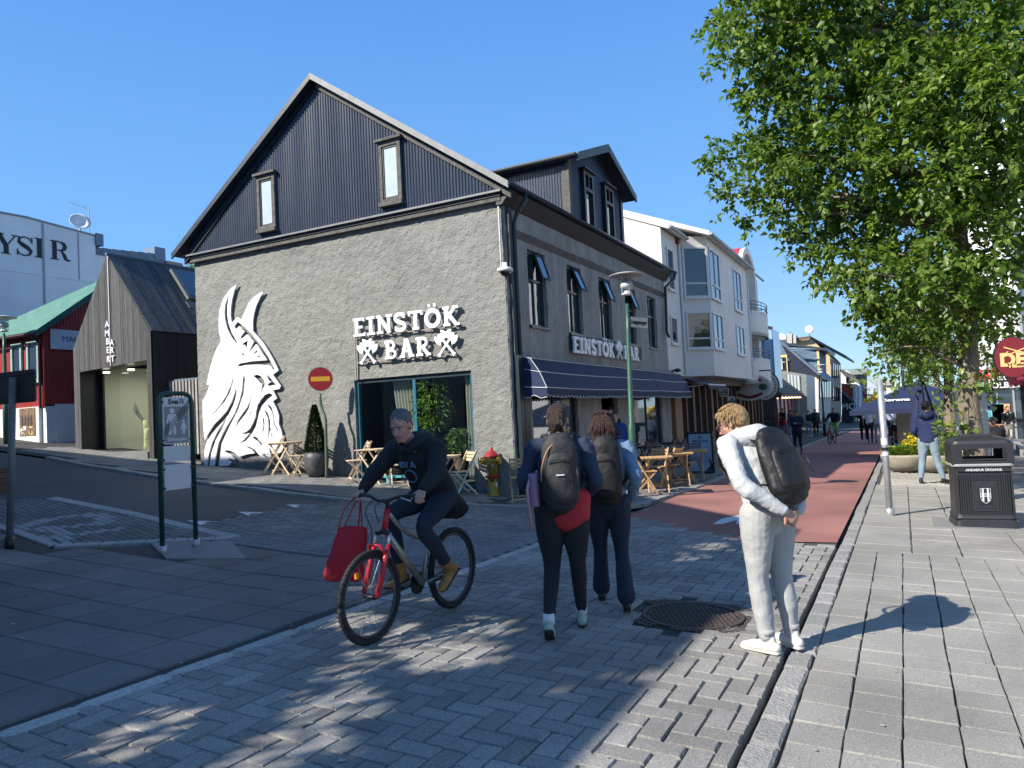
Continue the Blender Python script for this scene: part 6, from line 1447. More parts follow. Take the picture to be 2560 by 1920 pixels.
# ---- lamp posts
M_lgreen = mat('green_lamp_paint', (.035, .105, .07), .4, (3, .3), (20, .2)); M_lgrey = mat('lamp_grey', (.45, .46, .44), .5)
def lamp(base, top, label, m=M_lgreen, s=1.0, lean=None, name='street_lamp'):
    x, y, z = base; t = thing(name, label, 'street lamp', base); tx = lean or x; hh = top-z
    P = lambda f: (x+(tx-x)*f, y, z+hh*f)
    mb = MB(); mb.tube([P(0), P(.32), P(.33), P(.72), P(.73), P(.86)], [.085*s, .085*s, .06*s, .055*s, .045*s, .04*s], n=12); mb.build('pole', m, t, True)
    c = P(1); mb = MB(); mb.lathe([(0, 0), (.1*s, .0), (.34*s, -.05*s), (.40*s, -.07*s), (.38*s, -.085*s), (.1*s, -.05*s), (0, -.05*s)], c, 24); mb.build('shade', M_lgrey, t, True)
    mb = MB(); mb.lathe([(.12*s, -.24*s), (.15*s, -.3*s), (.15*s, -.36*s), (.11*s, -.4*s)], c, 16); mb.build('louvre', M_lgrey, t, True)
    mb = MB(); mb.lathe([(.11*s, -.1*s), (.11*s, -.4*s), (.13*s, -.5*s)], c, 16); mb.build('lantern_glass', M_clear, t, True)
    mb = MB()
    for k in range(4): a = math.pi/4+k*math.pi/2; mb.tube([Vector(c)+Vector((.13*s*math.cos(a), .13*s*math.sin(a), -.05*s)), Vector(c)+Vector((.13*s*math.cos(a), .13*s*math.sin(a), -.52*s))], .008*s, n=4)
    mb.build('cage_rods', M_lgrey, t); mb = MB(); mb.lathe([(.0, -.38*s), (.1*s, -.5*s), (.14*s, -.53*s), (.05*s, -.56*s)], c, 16); mb.build('reflector', M_white, t, True); return t
p = gnd(1370, 1077); q = at_y(1352, 588, p.y); zt = q.z
lp = lamp((p.x, p.y, H(p.x, p.y)), zt, 'green lamp post with a flat round shade at the terrace, carrying a street name plate', s=.82, lean=q.x)
a, b = at_y(1362, 684, p.y-.02), at_y(1399, 712, p.y+.5); mb = MB(); mb.prism([(a.x, p.y-.03, a.z), (a.x, p.y-.03, a.z-.2), (b.x, p.y+.5, a.z-.2), (b.x, p.y+.5, a.z)][::-1], (0, .02, 0)); mb.build('name_plate', mat('name_plate_white', (.55, .55, .5), .5), lp)
mid = ((a.x+b.x)/2+.005, p.y+.228, a.z-.1); t = text_mb('Laugavegur', .115, frame(mid, (b.x-a.x, .53, 0), (0, 0, 1)), .012, bold=.002); t.build('writing', M_dark, lp)
p = gnd(*Z6(425, 1290)); q = at_y(*Z6(393, 540), p.y); lamp((p.x, p.y, H(p.x, p.y)), q.z, 'black lamp post in the middle distance in front of the blue house', M_black, 1.0)
p = gnd(*Z6(820, 1120)); q = at_y(*Z6(815, 735), p.y); lamp((p.x, p.y, H(p.x, p.y)), q.z, 'far black lamp post near the white gabled house', M_black, 1.0)
q0 = at_y(*Z6(875, 780), 92); lamp((q0.x, 92, H(q0.x, 92)), q0.z, 'furthest black lamp post right of the street banner', M_black, 1.0)
q = at_y(*Z1(20, 712), 12.6); lamp((q.x, 12.6, H(q.x, 12.6)), q.z, 'green lamp post at the left edge in front of the red house', s=.9)
# ---- back of a road sign at the left edge
p = gnd(20, 1183); t = thing('road_sign', 'dark back of a rounded road sign on a grey pole at the left edge', 'road sign', (p.x, p.y, H(p.x, p.y)))
q = at_y(28, 815, p.y); mb = MB(); mb.tube([(p.x, p.y, p.z-.1), (q.x, p.y, q.z)], .04, n=12); mb.build('pole', mat('grey_sign_pole', (.16, .17, .18), .5, (5, .2)), t, True)
mb = MB(); mb.tube([(p.x, p.y, p.z-.05), (p.x, p.y, p.z+.14)], .055, n=12); mb.build('foot', M_black, t, True)
def rrect(x0, x1, z0, z1, r, n=5):
    out = []
    for cx_, cz_, a0 in ((x1-r, z1-r, 0), (x0+r, z1-r, 90), (x0+r, z0+r, 180), (x1-r, z0+r, 270)):
        out += [(cx_+r*math.cos(R(a0+90*i/n)), cz_+r*math.sin(R(a0+90*i/n))) for i in range(n+1)]
    return out
a, b = at_y(*Z1(-200, 1067), p.y+.06), at_y(*Z1(208, 1207), p.y+.06)
mb = MB(); mb.prism([(x, p.y+.05, z) for x, z in rrect(a.x, b.x, b.z, a.z, .05)], (0, .02, 0)); mb.build('sign_back', mat('dark_sign_back', (.035, .035, .04), .5), t)
mb = MB()
for z in (b.z+.05, a.z-.06): mb.box(a.x+.04, b.x-.04, p.y+.03, p.y+.055, z, z+.025)
mb.build('brackets', M_black, t)
t = thing('timber_planter', 'brown timber planter box cut off by the left edge of the picture', 'planter', gnd(17, 1074)); z = H(*gnd(17, 1074)[:2]); tx_, ty_ = gnd(17, 1074)[0]-.7, gnd(17, 1074)[1]
for k in range(5): mb = MB(); mb.box(tx_-1.8, tx_, ty_, ty_+.5, z+k*.11, z+k*.11+.1); mb.build('plank', mat('brown_plank', (.12, .07, .045), .7, (5, .4), rnd=.2), t)
# ---- pedestrian street sign
A, B = gnd(348, 1195), gnd(427, 1181); SX = (A.x+B.x)/2; y0, y1 = A.y, B.y; zt = at_x(345, 850, SX).z; z0 = A.z
sg = thing('pedestrian_zone_sign', 'green framed sign with a struck out adult and child reading Svæði and Göngugata', 'road sign', (SX, (y0+y1)/2, z0))
M_fr = mat('dark_green_tube', (.012, .055, .04), .35); r = .12
arc_ = [(SX, y0, z0-.1), (SX, y0, zt-r)]+[(SX, y0+r-r*math.cos(a), zt-r+r*math.sin(a)) for a in (R(30), R(60), R(90))]+[(SX, y1-r+r*math.sin(a), zt-r+r*math.cos(a)) for a in (R(0), R(30), R(60), R(90))]+[(SX, y1, z0-.1)]
mb = MB(); mb.tube(arc_, .03, side=(1, 0, 0), n=10); mb.build('tube_frame', M_fr, sg, True)
for y in (y0, y1): mb = MB(); mb.tube([(SX, y, z0-.03), (SX, y, z0+.09)], .05, n=12); mb.build('foot', M_steel, sg, True)
PW0, PW1 = y0+.05, y1-.05; c = (PW0+PW1)/2; PW = PW1-PW0; M_sw = mat('sign_white', (.62, .62, .6), .45, (2, .08)); M_sg = mat('sign_grey', (.24, .245, .25), .5)
zs = [at_x(390, yy, SX).z for yy in (858, 958, 962, 996, 1002, 1056)]
mb = MB(); mb.prism([(SX-.01, y, z) for y, z in rrect(PW0, PW1, zs[1], zs[0], .03)], (.02, 0, 0)); mb.build('panel', M_sw, sg)
mb = MB(); mb.prism([(SX-.01, y, z) for y, z in rrect(PW0, PW1, zs[3], zs[2], .01)], (.02, 0, 0)); mb.build('panel', M_sw, sg)
mb = MB(); mb.prism([(SX-.01, y, z) for y, z in rrect(PW0, PW1, zs[5], zs[4], .01)], (.02, 0, 0)); mb.build('panel', M_sw, sg)
hz = zs[0]-zs[1]; mb = MB(); mb.box(SX+.011, SX+.013, PW0+.02, PW1-.02, zs[1]+hz*.02, zs[0]-hz*.2); mb.build('grey_field', M_sg, sg)
t = text_mb('Svæði', hz*.15, SIDE(SX+.012, c, zs[0]-hz*.1), .004, bold=.003, spacing=1.1); t.build('writing', M_dark, sg)
t = text_mb('Göngugata', hz*.1, SIDE(SX+.0145, c, zs[1]+hz*.1), .003, bold=.002, spacing=1.1); t.build('writing', M_sw, sg)
def pict(mb, yc, zc, s, skirt=False):
    e = SX+.0145; mb.prism([(e, yc+s*.11*math.cos(a), zc+s*.88+s*.1*math.sin(a)) for a in [k*math.pi/5 for k in range(10)]], (.002, 0, 0))
    if skirt: body = [(-.12, .75), (.12, .75), (.26, .35), (.1, .36), (.1, 0), (.02, 0), (0, .34), (-.05, 0), (-.13, 0), (-.1, .36), (-.26, .35)]
    else: body = [(-.17, .76), (.17, .76), (.24, .42), (.15, .42), (.13, .6), (.12, .4), (.15, 0), (.03, 0), (0, .36), (-.06, 0), (-.18, 0), (-.12, .4), (-.14, .6), (-.2, .42), (-.27, .44)]
    mb.prism([(e, yc+s*u, zc+s*v) for u, v in body], (.002, 0, 0))
mb = MB(); pict(mb, c-.06, zs[1]+hz*.2, hz*.58); pict(mb, c+.1, zs[1]+hz*.2, hz*.32, True); mb.build('pictogram', M_sw, sg)
mb = MB()
for k in range(4): o_ = (k-1.5)*.03; mb.beam((SX+.018+.0004*k, PW0+.0, zs[1]+hz*.22+o_), (SX+.018+.0004*k, PW1, zs[1]+hz*.86+o_), .003, .0055, (0, 0, 1))
mb.build('strike_lines', M_dark, sg)
mb = MB()
for z in (zs[0]-.06, zs[1]+.05, zs[3]+.03, zs[5]+.03, zs[4]-.05):
    for y in (y0+.035, y1-.035): mb.box(SX-.015, SX+.025, y-.02, y+.02, z-.012, z+.012)
mb.build('clips', M_black, sg)
# ---- no entry sign
YN = 12.3; pb = at_y(*Z2(1040, 1548), YN); zb = H(pb.x, YN)
ne = thing('no_entry_sign', 'round red no entry sign with a yellow bar on a crooked green pole', 'road sign', (pb.x, YN, zb))
L = [Z2(1038, 1350), Z2(1036, 1180), Z2(1030, 1110), Z2(1012, 1065), Z2(1000, 1020), Z2(994, 950)]
mb = MB(); mb.tube([(pb.x, YN, zb-.1)]+[at_y(*q, YN) for q in L], .032, n=10, smooth=2); mb.build('pole', mat('olive_pole', (.09, .13, .085), .5, (6, .25)), ne, True)
c = at_y(*Z2(998, 850), YN-.04); nv = Vector((.66, -.75, 0)); uv = Vector((.75, .66, 0)); Mn = frame(c, uv, (0, 0, 1))
mb = MB(); n = 32; rad = .262
mb.prism([Mn @ Vector((rad*math.cos(2*math.pi*k/n), rad*math.sin(2*math.pi*k/n), 0)) for k in range(n)], nv*.012); mb.build('disc', mat('sign_grey_edge', (.3, .3, .3), .5), ne)
mb = MB(); mb.prism([Mn @ Vector((rad*.97*math.cos(2*math.pi*k/n), rad*.97*math.sin(2*math.pi*k/n), .012)) for k in range(n)], nv*.003); mb.build('red_face', mat('sign_red', (.30, .012, .012), .35, (2, .12)), ne)
mb = MB(); mb.prism([Mn @ Vector(v) for v in ((-.2, -.05, .015), (.2, -.05, .015), (.2, .05, .015), (-.2, .05, .015))], nv*.002); mb.build('bar', mat('sign_yellow', (.75, .38, .02), .4), ne)
# ---- hydrant
p = gnd(1066, 1074); hz0 = H(p.x, p.y)+.02; hy = thing('fire_hydrant', 'yellow fire hydrant with red cap covered in stickers at the bar corner', 'fire hydrant', (p.x, p.y, hz0))
hh = at_y(1064, 965, p.y).z-hz0; M_hy = mat('hydrant_yellow', (.33, .21, .02), .55, (5, .35)); M_hr = mat('hydrant_red', (.30, .012, .015), .45)
O_ = Vector((p.x, p.y, hz0)); S_ = hh/1.0
def lz(prof, nm, m): mb = MB(); mb.lathe([(r_*S_, z_*S_) for r_, z_ in prof], O_, 20); mb.build(nm, m, hy, True)
lz([(.14, 0), (.14, .04), (.11, .05), (.11, .38)], 'barrel', M_hy); lz([(.15, .38), (.15, .42)], 'flange', M_hr); lz([(.11, .42), (.11, .66), (.14, .7)], 'upper_barrel', M_hy); lz([(.16, .78), (.165, .82), (.12, .85), (.08, .9), (.035, .92), (.035, .98), (.0, 1.0)], 'cap', M_hr); lz([(.14, .7), (.15, .74), (.13, .78)], 'bonnet', M_hy)
mb = MB(); c0 = O_+Vector((0, 0, .72*S_))
for v in ((-.21, -.05), (.2, -.03), (.02, -.2)): mb.tube([c0, c0+Vector((v[0]*S_*.8, v[1]*S_*.8, 0)), c0+Vector((v[0]*S_*.82, v[1]*S_*.82, 0)), c0+Vector((v[0]*S_*1.05, v[1]*S_*1.05, 0))], [.055*S_, .055*S_, .075*S_, .07*S_], n=12)
mb.build('outlets', M_hy, hy); rr = random.Random(8)
for k in range(26):
    a = rr.uniform(math.pi, 2*math.pi); z = rr.uniform(.08, .62); 
    if .34 < z < .44: continue
    d = Vector((math.cos(a), math.sin(a), 0)); w = Vector((-d.y, d.x, 0)); c = O_+d*.113*S_+Vector((0, 0, z*S_)); s_ = rr.uniform(.02, .035); t_ = Vector((0, 0, rr.uniform(.02, .04)))
    mb = MB(); mb.prism([c-w*s_-t_, c+w*s_-t_, c+w*s_+t_, c-w*s_+t_], d*.002); mb.build('sticker', mat(*[('sticker_white', (.6, .6, .6)), ('sticker_blue', (.1, .2, .4)), ('sticker_black', (.03, .03, .03)), ('sticker_orange', (.6, .25, .05))][k % 4]), hy)
# ---- foliage helper
def leaves(pts, dirs, size, m, name, parent=None, kind=None, seed=0, fold=.35, wide=.36):
    """folded pointed leaves at pts (n,3) pointing along dirs (n,3): one mesh"""
    rg = np.random.default_rng(seed); n = len(pts); d = dirs/np.linalg.norm(dirs, axis=1, keepdims=True)
    u = rg.normal(size=(n, 3))*.55+np.array([0, 0, 1.0]); u -= d*(u*d).sum(1, keepdims=True); u /= np.linalg.norm(u, axis=1, keepdims=True); w = np.cross(d, u)
    s = size*rg.uniform(.65, 1.25, (n, 1)); ww = wide*s; f = fold*s*.5
    V = np.stack([pts, pts+d*s*.38+w*ww+u*f, pts+d*s*1.0-u*f*.6, pts+d*s*.38-w*ww+u*f, pts+d*s*.45], 1).reshape(-1, 3)
    b = (np.arange(n)*5)[:, None]; F = np.concatenate([b+np.array([[0, 4, 1]]), b+np.array([[4, 2, 1]]), b+np.array([[0, 3, 4]]), b+np.array([[4, 3, 2]])], 1).reshape(-1, 3)
    me = bpy.data.meshes.new(name); me.vertices.add(len(V)); me.vertices.foreach_set('co', V.ravel()); me.loops.add(F.size); me.loops.foreach_set('vertex_index', F.ravel().astype(np.int32))
    me.polygons.add(len(F)); me.polygons.foreach_set('loop_start', (np.arange(len(F))*3).astype(np.int32)); me.polygons.foreach_set('loop_total', np.full(len(F), 3, np.int32)); me.update(); me.validate(); me.materials.append(m)
    return link(name, me, parent, kind)
def leafmat(name, c1, c2, trans=.35):
    m = bpy.data.materials.new(name); MATS[name] = m; m.use_nodes = True; n = m.node_tree; b = n.nodes['Principled BSDF']; o = n.nodes['Material Output']
    g = n.nodes.new('ShaderNodeNewGeometry'); rp = n.nodes.new('ShaderNodeValToRGB'); rp.color_ramp.elements[0].color = (*c1, 1); rp.color_ramp.elements[1].color = (*c2, 1); n.links.new(g.outputs['Random Per Island'], rp.inputs[0])
    n.links.new(rp.outputs[0], b.inputs['Base Color']); b.inputs['Roughness'].default_value = .42; b.inputs['Specular IOR Level'].default_value = .5
    tr = n.nodes.new('ShaderNodeBsdfTranslucent'); hs_ = n.nodes.new('ShaderNodeHueSaturation'); hs_.inputs['Value'].default_value = 1.5; hs_.inputs['Saturation'].default_value = 1.1; n.links.new(rp.outputs[0], hs_.inputs['Color']); n.links.new(hs_.outputs[0], tr.inputs[0])
    mx = n.nodes.new('ShaderNodeMixShader'); mx.inputs[0].default_value = trans; n.links.new(b.outputs[0], mx.inputs[1]); n.links.new(tr.outputs[0], mx.inputs[2]); n.links.new(mx.outputs[0], o.inputs[0]); return m
M_leaf = leafmat('poplar_leaf', (.045, .105, .014), (.20, .285, .05), .42); M_conif = leafmat('conifer_needle', (.012, .03, .012), (.03, .06, .02), .1); M_bamb = leafmat('bamboo_leaf', (.06, .12, .03), (.16, .24, .06)); M_shrub = leafmat('shrub_leaf', (.08, .15, .02), (.22, .30, .04)); M_flow = leafmat('yellow_petal', (.7, .5, .02), (.8, .62, .05), .2)
rg = np.random.default_rng(5)
M_bark = mat('grey_bark', (.20, .165, .12), .9, (5, .55), (9, 2.2, 9), stretch=(3, 3, .8), world_tex=True)
# pot with conifer
p = gnd(*Z2(975, 1535)); pz = H(p.x, p.y)+.03; pt = thing('potted_conifer', 'clipped cone shaped conifer in a dark grey egg shaped pot behind the no entry pole', 'potted plant', (p.x, p.y, pz))
mb = MB(); mb.lathe([(.17, 0), (.25, .2), (.27, .4), (.24, .56), (.22, .56), (.22, .5)], (p.x, p.y, pz), 24); mb.build('pot', mat('dark_glazed_pot', (.06, .062, .065), .5, (8, .5), (30, .3)), pt, True)
n = 5200; z = rg.uniform(0, 1, n)**1.25; a = rg.uniform(0, 2*np.pi, n); r_ = .235*(1-z)**.75*(.75+.3*rg.uniform(0, 1, n)); P_ = np.stack([p.x+r_*np.cos(a), p.y+r_*np.sin(a), pz+.52+z*1.02], 1); D_ = np.stack([np.cos(a), np.sin(a), .9+0*a], 1)+rg.normal(size=(n, 3))*.3
leaves(P_, D_, .06, M_conif, 'foliage', pt, 'stuff', wide=.16)
mb = MB(); mb.tube([(p.x, p.y, pz+.4), (p.x, p.y, pz+1.2)], .03); mb.build('stem', M_bark, pt)
# plants inside the window
def house_plant(c, h, r, n, size, label, seed, wide=.12, name='window_plant'):
    t = thing(name, label, 'potted plant', (c[0], c[1], c[2])); g_ = np.random.default_rng(seed); mb = MB()
    for k in range(7): a = k*.9; mb.tube([(c[0], c[1], c[2]), (c[0]+.1*math.cos(a), c[1]+.08*math.sin(a), c[2]+h*.5), (c[0]+r*.5*math.cos(a), c[1]+r*.4*math.sin(a), c[2]+h*.95)], .008, n=4)
    mb.build('stems', mat('green_stem', (.12, .16, .05), .6), t)
    a = g_.uniform(0, 6.28, n); zz_ = g_.uniform(.25, 1, n); rr_ = r*np.sqrt(g_.uniform(0, 1, n))*np.sin(np.pi*np.clip(zz_*.85, 0, 1))
    leaves(np.stack([c[0]+rr_*np.cos(a), c[1]+rr_*.5*np.sin(a), c[2]+h*zz_], 1), np.stack([np.cos(a), np.sin(a), g_.uniform(-.8, .5, n)], 1), size, M_bamb, 'leaf_mass', t, 'stuff', seed, wide=wide)
    mb = MB(); mb.lathe([(.09, -.22), (.13, 0), (.11, 0)], c, 14); mb.build('pot', mat('terracotta', (.3, .14, .08), .8), t)
q = at_y(*Z2(1780, 1290), 13.1); house_plant((q.x, 13.12, q.z-.05), 1.35, .42, 750, .17, 'feathery bamboo plant inside the right pane of the big window', 3)
q = at_y(*Z2(1960, 1400), 13.1); house_plant((q.x, 13.1, q.z), .62, .27, 260, .11, 'small leafy plant in a terracotta pot at the right end of the window', 4, .25)
mb = MB(); q0 = at_y(*Z2(1500, 1440), 12.6); q1 = at_y(*Z2(2070, 1450), 12.6); M_tq = mat('turquoise_bench', (.08, .3, .38), .5)
bt = thing('low_bench', 'low turquoise bench standing under the big window', 'bench', (-8.6, 12.6, 0)); mb.box(-9.7, -7.75, 12.5, 12.72, .40, .44); mb.build('seat', M_tq, bt)
for x in (-9.6, -8.7, -7.85): mb = MB(); mb.box(x-.03, x+.03, 12.5, 12.72, H(x, 12.6), .395); mb.build('leg', M_tq, bt)
# ---- galvanised post
p = gnd(1923, 1113); q = at_y(1900, 820, p.y); t = thing('metal_post', 'bare leaning galvanised steel post with stickers at the edge of the pavement', 'post', (p.x, p.y, p.z)); v = (q-p)
mb = MB(); mb.tube([p-v*.02, q], .048, n=14); mb.build('pole', M_steel, t, True)
mb = MB(); mb.lathe([(.05, -.03), (.066, 0), (.066, .1), (.052, .11)], p, 14); mb.build('foot', M_steel, t, True)
for f_, hgt, m in ((.52, .1, M_white), (.475, .05, M_dark), (.44, .05, M_white)): mb = MB(); c = p+v*f_; mb.tube([c, c+v.normalized()*hgt], .0495, n=14); mb.build('sticker', m, t)
# ---- litter bin
p = gnd(2129, 1141); bx, by = p.x, p.y+.3; bz = H(bx, by)
lb = thing('litter_bin', 'large black ribbed litter bin reading BLANDAÐUR ÚRGANGUR with a white shield', 'litter bin', (bx, by, bz)); M_bin = mat('black_bin_plastic', (.022, .024, .026), .42, (20, .2), (200, .15), spec=.5)
Mb = Matrix.Translation((bx, by, bz)) @ Matrix.Rotation(R(5), 4, 'Z'); hw, hd = .36, .3
def bb(nm, m, lst, sm=False, kind=None):
    mb = MB()
    for q in lst: mb.box(*q, M=Mb)
    return mb.build(nm, m, lb, sm, kind)
def section(mb, secs):
    """stack of rounded rectangles (hw, hd, z)"""
    vs = []; n = 24
    for w_, d_, z_ in secs:
        for x_, y_ in rrect(-w_, w_, -d_, d_, min(w_, d_)*.25): vs.append(Mb @ Vector((x_, y_, z_)))
    m = len(secs); fs = [(i*n+k, i*n+(k+1) % n, (i+1)*n+(k+1) % n, (i+1)*n+k) for i in range(m-1) for k in range(n)]; fs += [tuple(range(n))[::-1], tuple((m-1)*n+k for k in range(n))]; mb.add(vs, fs)
mb = MB(); section(mb, [(.39, .33, 0), (.38, .32, .1), (.34, .3, .12)]); mb.build('base', M_bin, lb)
mb = MB(); section(mb, [(.365, .3, .12), (.375, .31, .14), (.365, .3, .16), (.355, .295, .2), (.345, .29, .8), (.35, .295, .84)]); mb.build('body', M_bin, lb)
for k in range(24):
    x = -.315+k*.0274
    z1 = .74
    if abs(x) < .155: bb('rib', M_bin, [(x-.006, x+.006, -.307, -.285, .2, .23), (x-.006, x+.006, -.303, -.285, .66, .74)])
    else: bb('rib', M_bin, [(x-.006, x+.006, -.307, -.285, .2, z1)])
bb('crest_plate', M_bin, [(-.15, .15, -.305, -.28, .24, .65), (-.115, .115, -.313, -.305, .28, .61)]); bb('crest_field', M_dark, [(-.085, .085, -.317, -.313, .32, .57)])
MF = Mb @ FRONT(0, -.318, 0); sh_ = [(-.06, .55), (.06, .55), (.06, .42), (.045, .38), (0, .345), (-.045, .38), (-.06, .42), (-.06, .55)]
M_bw = mat('worn_white_print', (.55, .56, .56), .6); mb = MB(); ribbon(mb, sh_, .006, MF, .003)
for x in (-.03, .03): ribbon(mb, [(x, .55), (x, .375)], .022, MF, .002)
for z in (.44, .46, .48): ribbon(mb, [(-.058, z), (.058, z)], .008, MF, .0026)
mb.build('shield', M_bw, lb)
bb('name_strip', M_dark, [(-.21, .21, -.312, -.29, .775, .83)]); t = text_mb('BLANDAÐUR ÚRGANGUR', .044, Mb @ FRONT(0, -.314, .802), .003, bold=.0012); t.build('writing', M_bw, lb)
bb('side_catch', M_bin, [(-.32, -.22, -.32, -.29, .785, .82), (.22, .32, -.32, -.29, .785, .82)])
mb = MB(); section(mb, [(.375, .31, .85), (.38, .315, .87), (.375, .31, .885)]); mb.build('silver_band', mat('worn_silver_edge', (.3, .32, .32), .4), lb)
# hood: a ring of walls with openings front and back, then the lid
hf = [(-.37, -.24, -.305, -.27, .88, 1.16), (.24, .37, -.305, -.27, .88, 1.16), (-.24, .24, -.305, -.27, .88, .95), (-.24, .24, -.305, -.27, 1.1, 1.16)]
bb('hood_front', M_bin, hf); bb('hood_back', M_bin, [(a, b, -c - .0, -d, e, f) if False else (a, b, .27, .305, e, f) for a, b, c, d, e, f in hf]); bb('hood_side', M_bin, [(-.37, -.34, -.27, .27, .88, 1.16)]); bb('hood_side', M_bin, [(.34, .37, -.27, .27, .88, 1.16)])
bb('opening_rim', M_bin, [(-.26, .26, -.318, -.305, .935, .955), (-.26, .26, -.318, -.305, 1.095, 1.115), (-.26, -.24, -.318, -.305, .955, 1.095), (.24, .26, -.318, -.305, .955, 1.095)])
mb = MB(); section(mb, [(.37, .305, 1.16), (.35, .29, 1.2), (.28, .24, 1.235), (.2, .2, 1.25), (.17, .15, 1.255), (.15, .13, 1.28)]); mb.build('lid', M_bin, lb)
mb = MB(); a = [(x, y, H(x, y)+.012) for x, y in ((bx-.62, by-.5), (bx+1.0, by-.45), (bx+1.0, by+.6), (bx-.62, by+.6))]; mb.prism([(x, y, z) for x, y, z in a], (0, 0, -.05)); tag(mb.build('bin_plinth', M_slab_p), 'pale concrete plinth under the litter bin', 'plinth')
# ---- planters with flowers
def planter(c, label, seed, fl=True):
    t = thing('bowl_planter', label, 'planter', c); t['group'] = 'concrete bowl planters'; mb = MB(); mb.lathe([(.2, 0), (.36, .06), (.5, .2), (.56, .4), (.57, .46), (.52, .46), (.50, .38), (0, .38)], c, 30); mb.build('bowl', mat('weathered_concrete', (.34, .31, .25), .85, (5, .2), (40, .4), streak=(2, .2), world_tex=True), t, True)
    g_ = np.random.default_rng(seed); n = 1500; a = g_.uniform(0, 6.28, n); r_ = .5*np.sqrt(g_.uniform(0, 1, n)); h = g_.uniform(0, 1, n)*(.22+.33*np.clip(np.cos(a-.3), 0, 1))
    P_ = np.stack([c[0]+r_*np.cos(a), c[1]+r_*np.sin(a), c[2]+.42+h], 1); leaves(P_, np.stack([np.cos(a), np.sin(a), g_.uniform(.1, 1.2, n)], 1), .075, M_shrub, 'foliage', t, 'stuff', seed)
    if fl: k = (np.cos(a-.3) > .3) & (h > .22); leaves(P_[k]+[0, -.02, .05], g_.normal(size=(k.sum(), 3)), .06, M_flow, 'blossom', t, 'stuff', seed, wide=.5)
a = gnd(*Z5(1240, 1240)); planter((a.x, a.y+.5, H(a.x, a.y)), 'concrete bowl planter with yellow flowers left of the man in the blue hoodie', 11); a = gnd(*Z5(1480, 1245)); planter((a.x+.05, a.y+.5, H(a.x, a.y)), 'concrete bowl planter half hidden behind the man in the blue hoodie', 12, False)
# ---- parasols
def parasol(apex, half, drop, label, base, txt):
    t = thing('parasol', label, 'parasol', base); M_par = mat('navy_parasol', (.011, .02, .065), .8, (2, .1)); mb = MB(); n = 4
    for k in range(n):
        a0, a1 = math.pi/4+k*math.pi/2, math.pi/4+(k+1)*math.pi/2; A_, B_ = [Vector((apex[0]+half*1.3*math.cos(a), apex[1]+half*1.3*math.sin(a), apex[2]-drop)) for a in (a0, a1)]; m_ = (A_+B_)/2+Vector((0, 0, .04)); ap_ = Vector(apex)
        mb.add([ap_, A_, m_, B_, A_-Vector((0, 0, .14)), m_-Vector((0, 0, .16)), B_-Vector((0, 0, .14))], [(0, 1, 2), (0, 2, 3), (1, 4, 5, 2), (2, 5, 6, 3)])
    mb.build('canopy', M_par, t); mb = MB(); mb.tube([base, (base[0], base[1], apex[2])], .04, n=8); mb.build('pole', M_lgreen, t)
    mb = MB()
    for k in range(4): a = math.pi/4+k*math.pi/2; mb.tube([(apex[0], apex[1], apex[2]-.4), (apex[0]+half*1.2*math.cos(a), apex[1]+half*1.2*math.sin(a), apex[2]-drop)], .012, n=4)
    mb.build('ribs', M_dark, t)
    nn = Vector((0, -drop, half)).normalized(); up_ = Vector((0, half*.92, drop)).normalized(); c = Vector((apex[0]-half*.3, apex[1]-half*.7*.92, apex[2]-drop*.68))+Vector((0, -.06, .03)); tt = text_mb(txt, .3, frame(c, (1, 0, 0), up_), .01, bold=.01); tt.build('writing', M_white, t); return t
q = at_y(*Z5(1330, 532), 31); parasol((q.x-.05, 31, q.z), 2.35, .98, 'open navy parasol with white script on a green pole over the seated guests', (q.x-.6, 31, H(0, 31)), 'Corona')
q = at_y(*Z5(1362, 560), 24); b_ = (q.x, 24, H(q.x, 24)); t = thing('folded_parasol', 'folded navy parasol hanging in pleats behind the man in the blue hoodie', 'parasol', b_); mb = MB(); vs = []; n = 40
for j in range(12):
    f_ = j/11; z = q.z+.1-f_*1.95; rr_ = .05+.26*min(1, f_*1.7)*(1-.15*f_)
    for k in range(n): a = 2*math.pi*k/n; rk = rr_*(1+.28*math.cos(a*8+.4*math.sin(f_*3))); vs.append((q.x+rk*math.cos(a), 24+rk*math.sin(a), z+.04*math.cos(a*4)*(j == 11)))
mb.add(vs, [(j*n+k, j*n+(k+1) % n, (j+1)*n+(k+1) % n, (j+1)*n+k) for j in range(11) for k in range(n)]); mb.build('canopy', mat('navy_parasol', (0, 0, 0)), t, True); mb = MB(); mb.tube([b_, (q.x, 24, q.z+.25)], .035); mb.build('pole', M_dark, t)
tt = text_mb('EXTRA', .2, FRONT(q.x, 23.66, q.z-1.3), .01, bold=.006); tt.build('writing', M_white, t)
p = gnd(*Z5(1235, 900)); q = at_y(*Z5(1216, 455), 33); t = thing('flag_pole', 'slim dark pole rising behind the open navy parasol', 'pole', (q.x, 33, H(q.x, 33))); mb = MB(); mb.tube([(q.x, 33, H(q.x, 33)), (q.x, 33, q.z+1.5)], .05); mb.build('pole', M_dark, t)
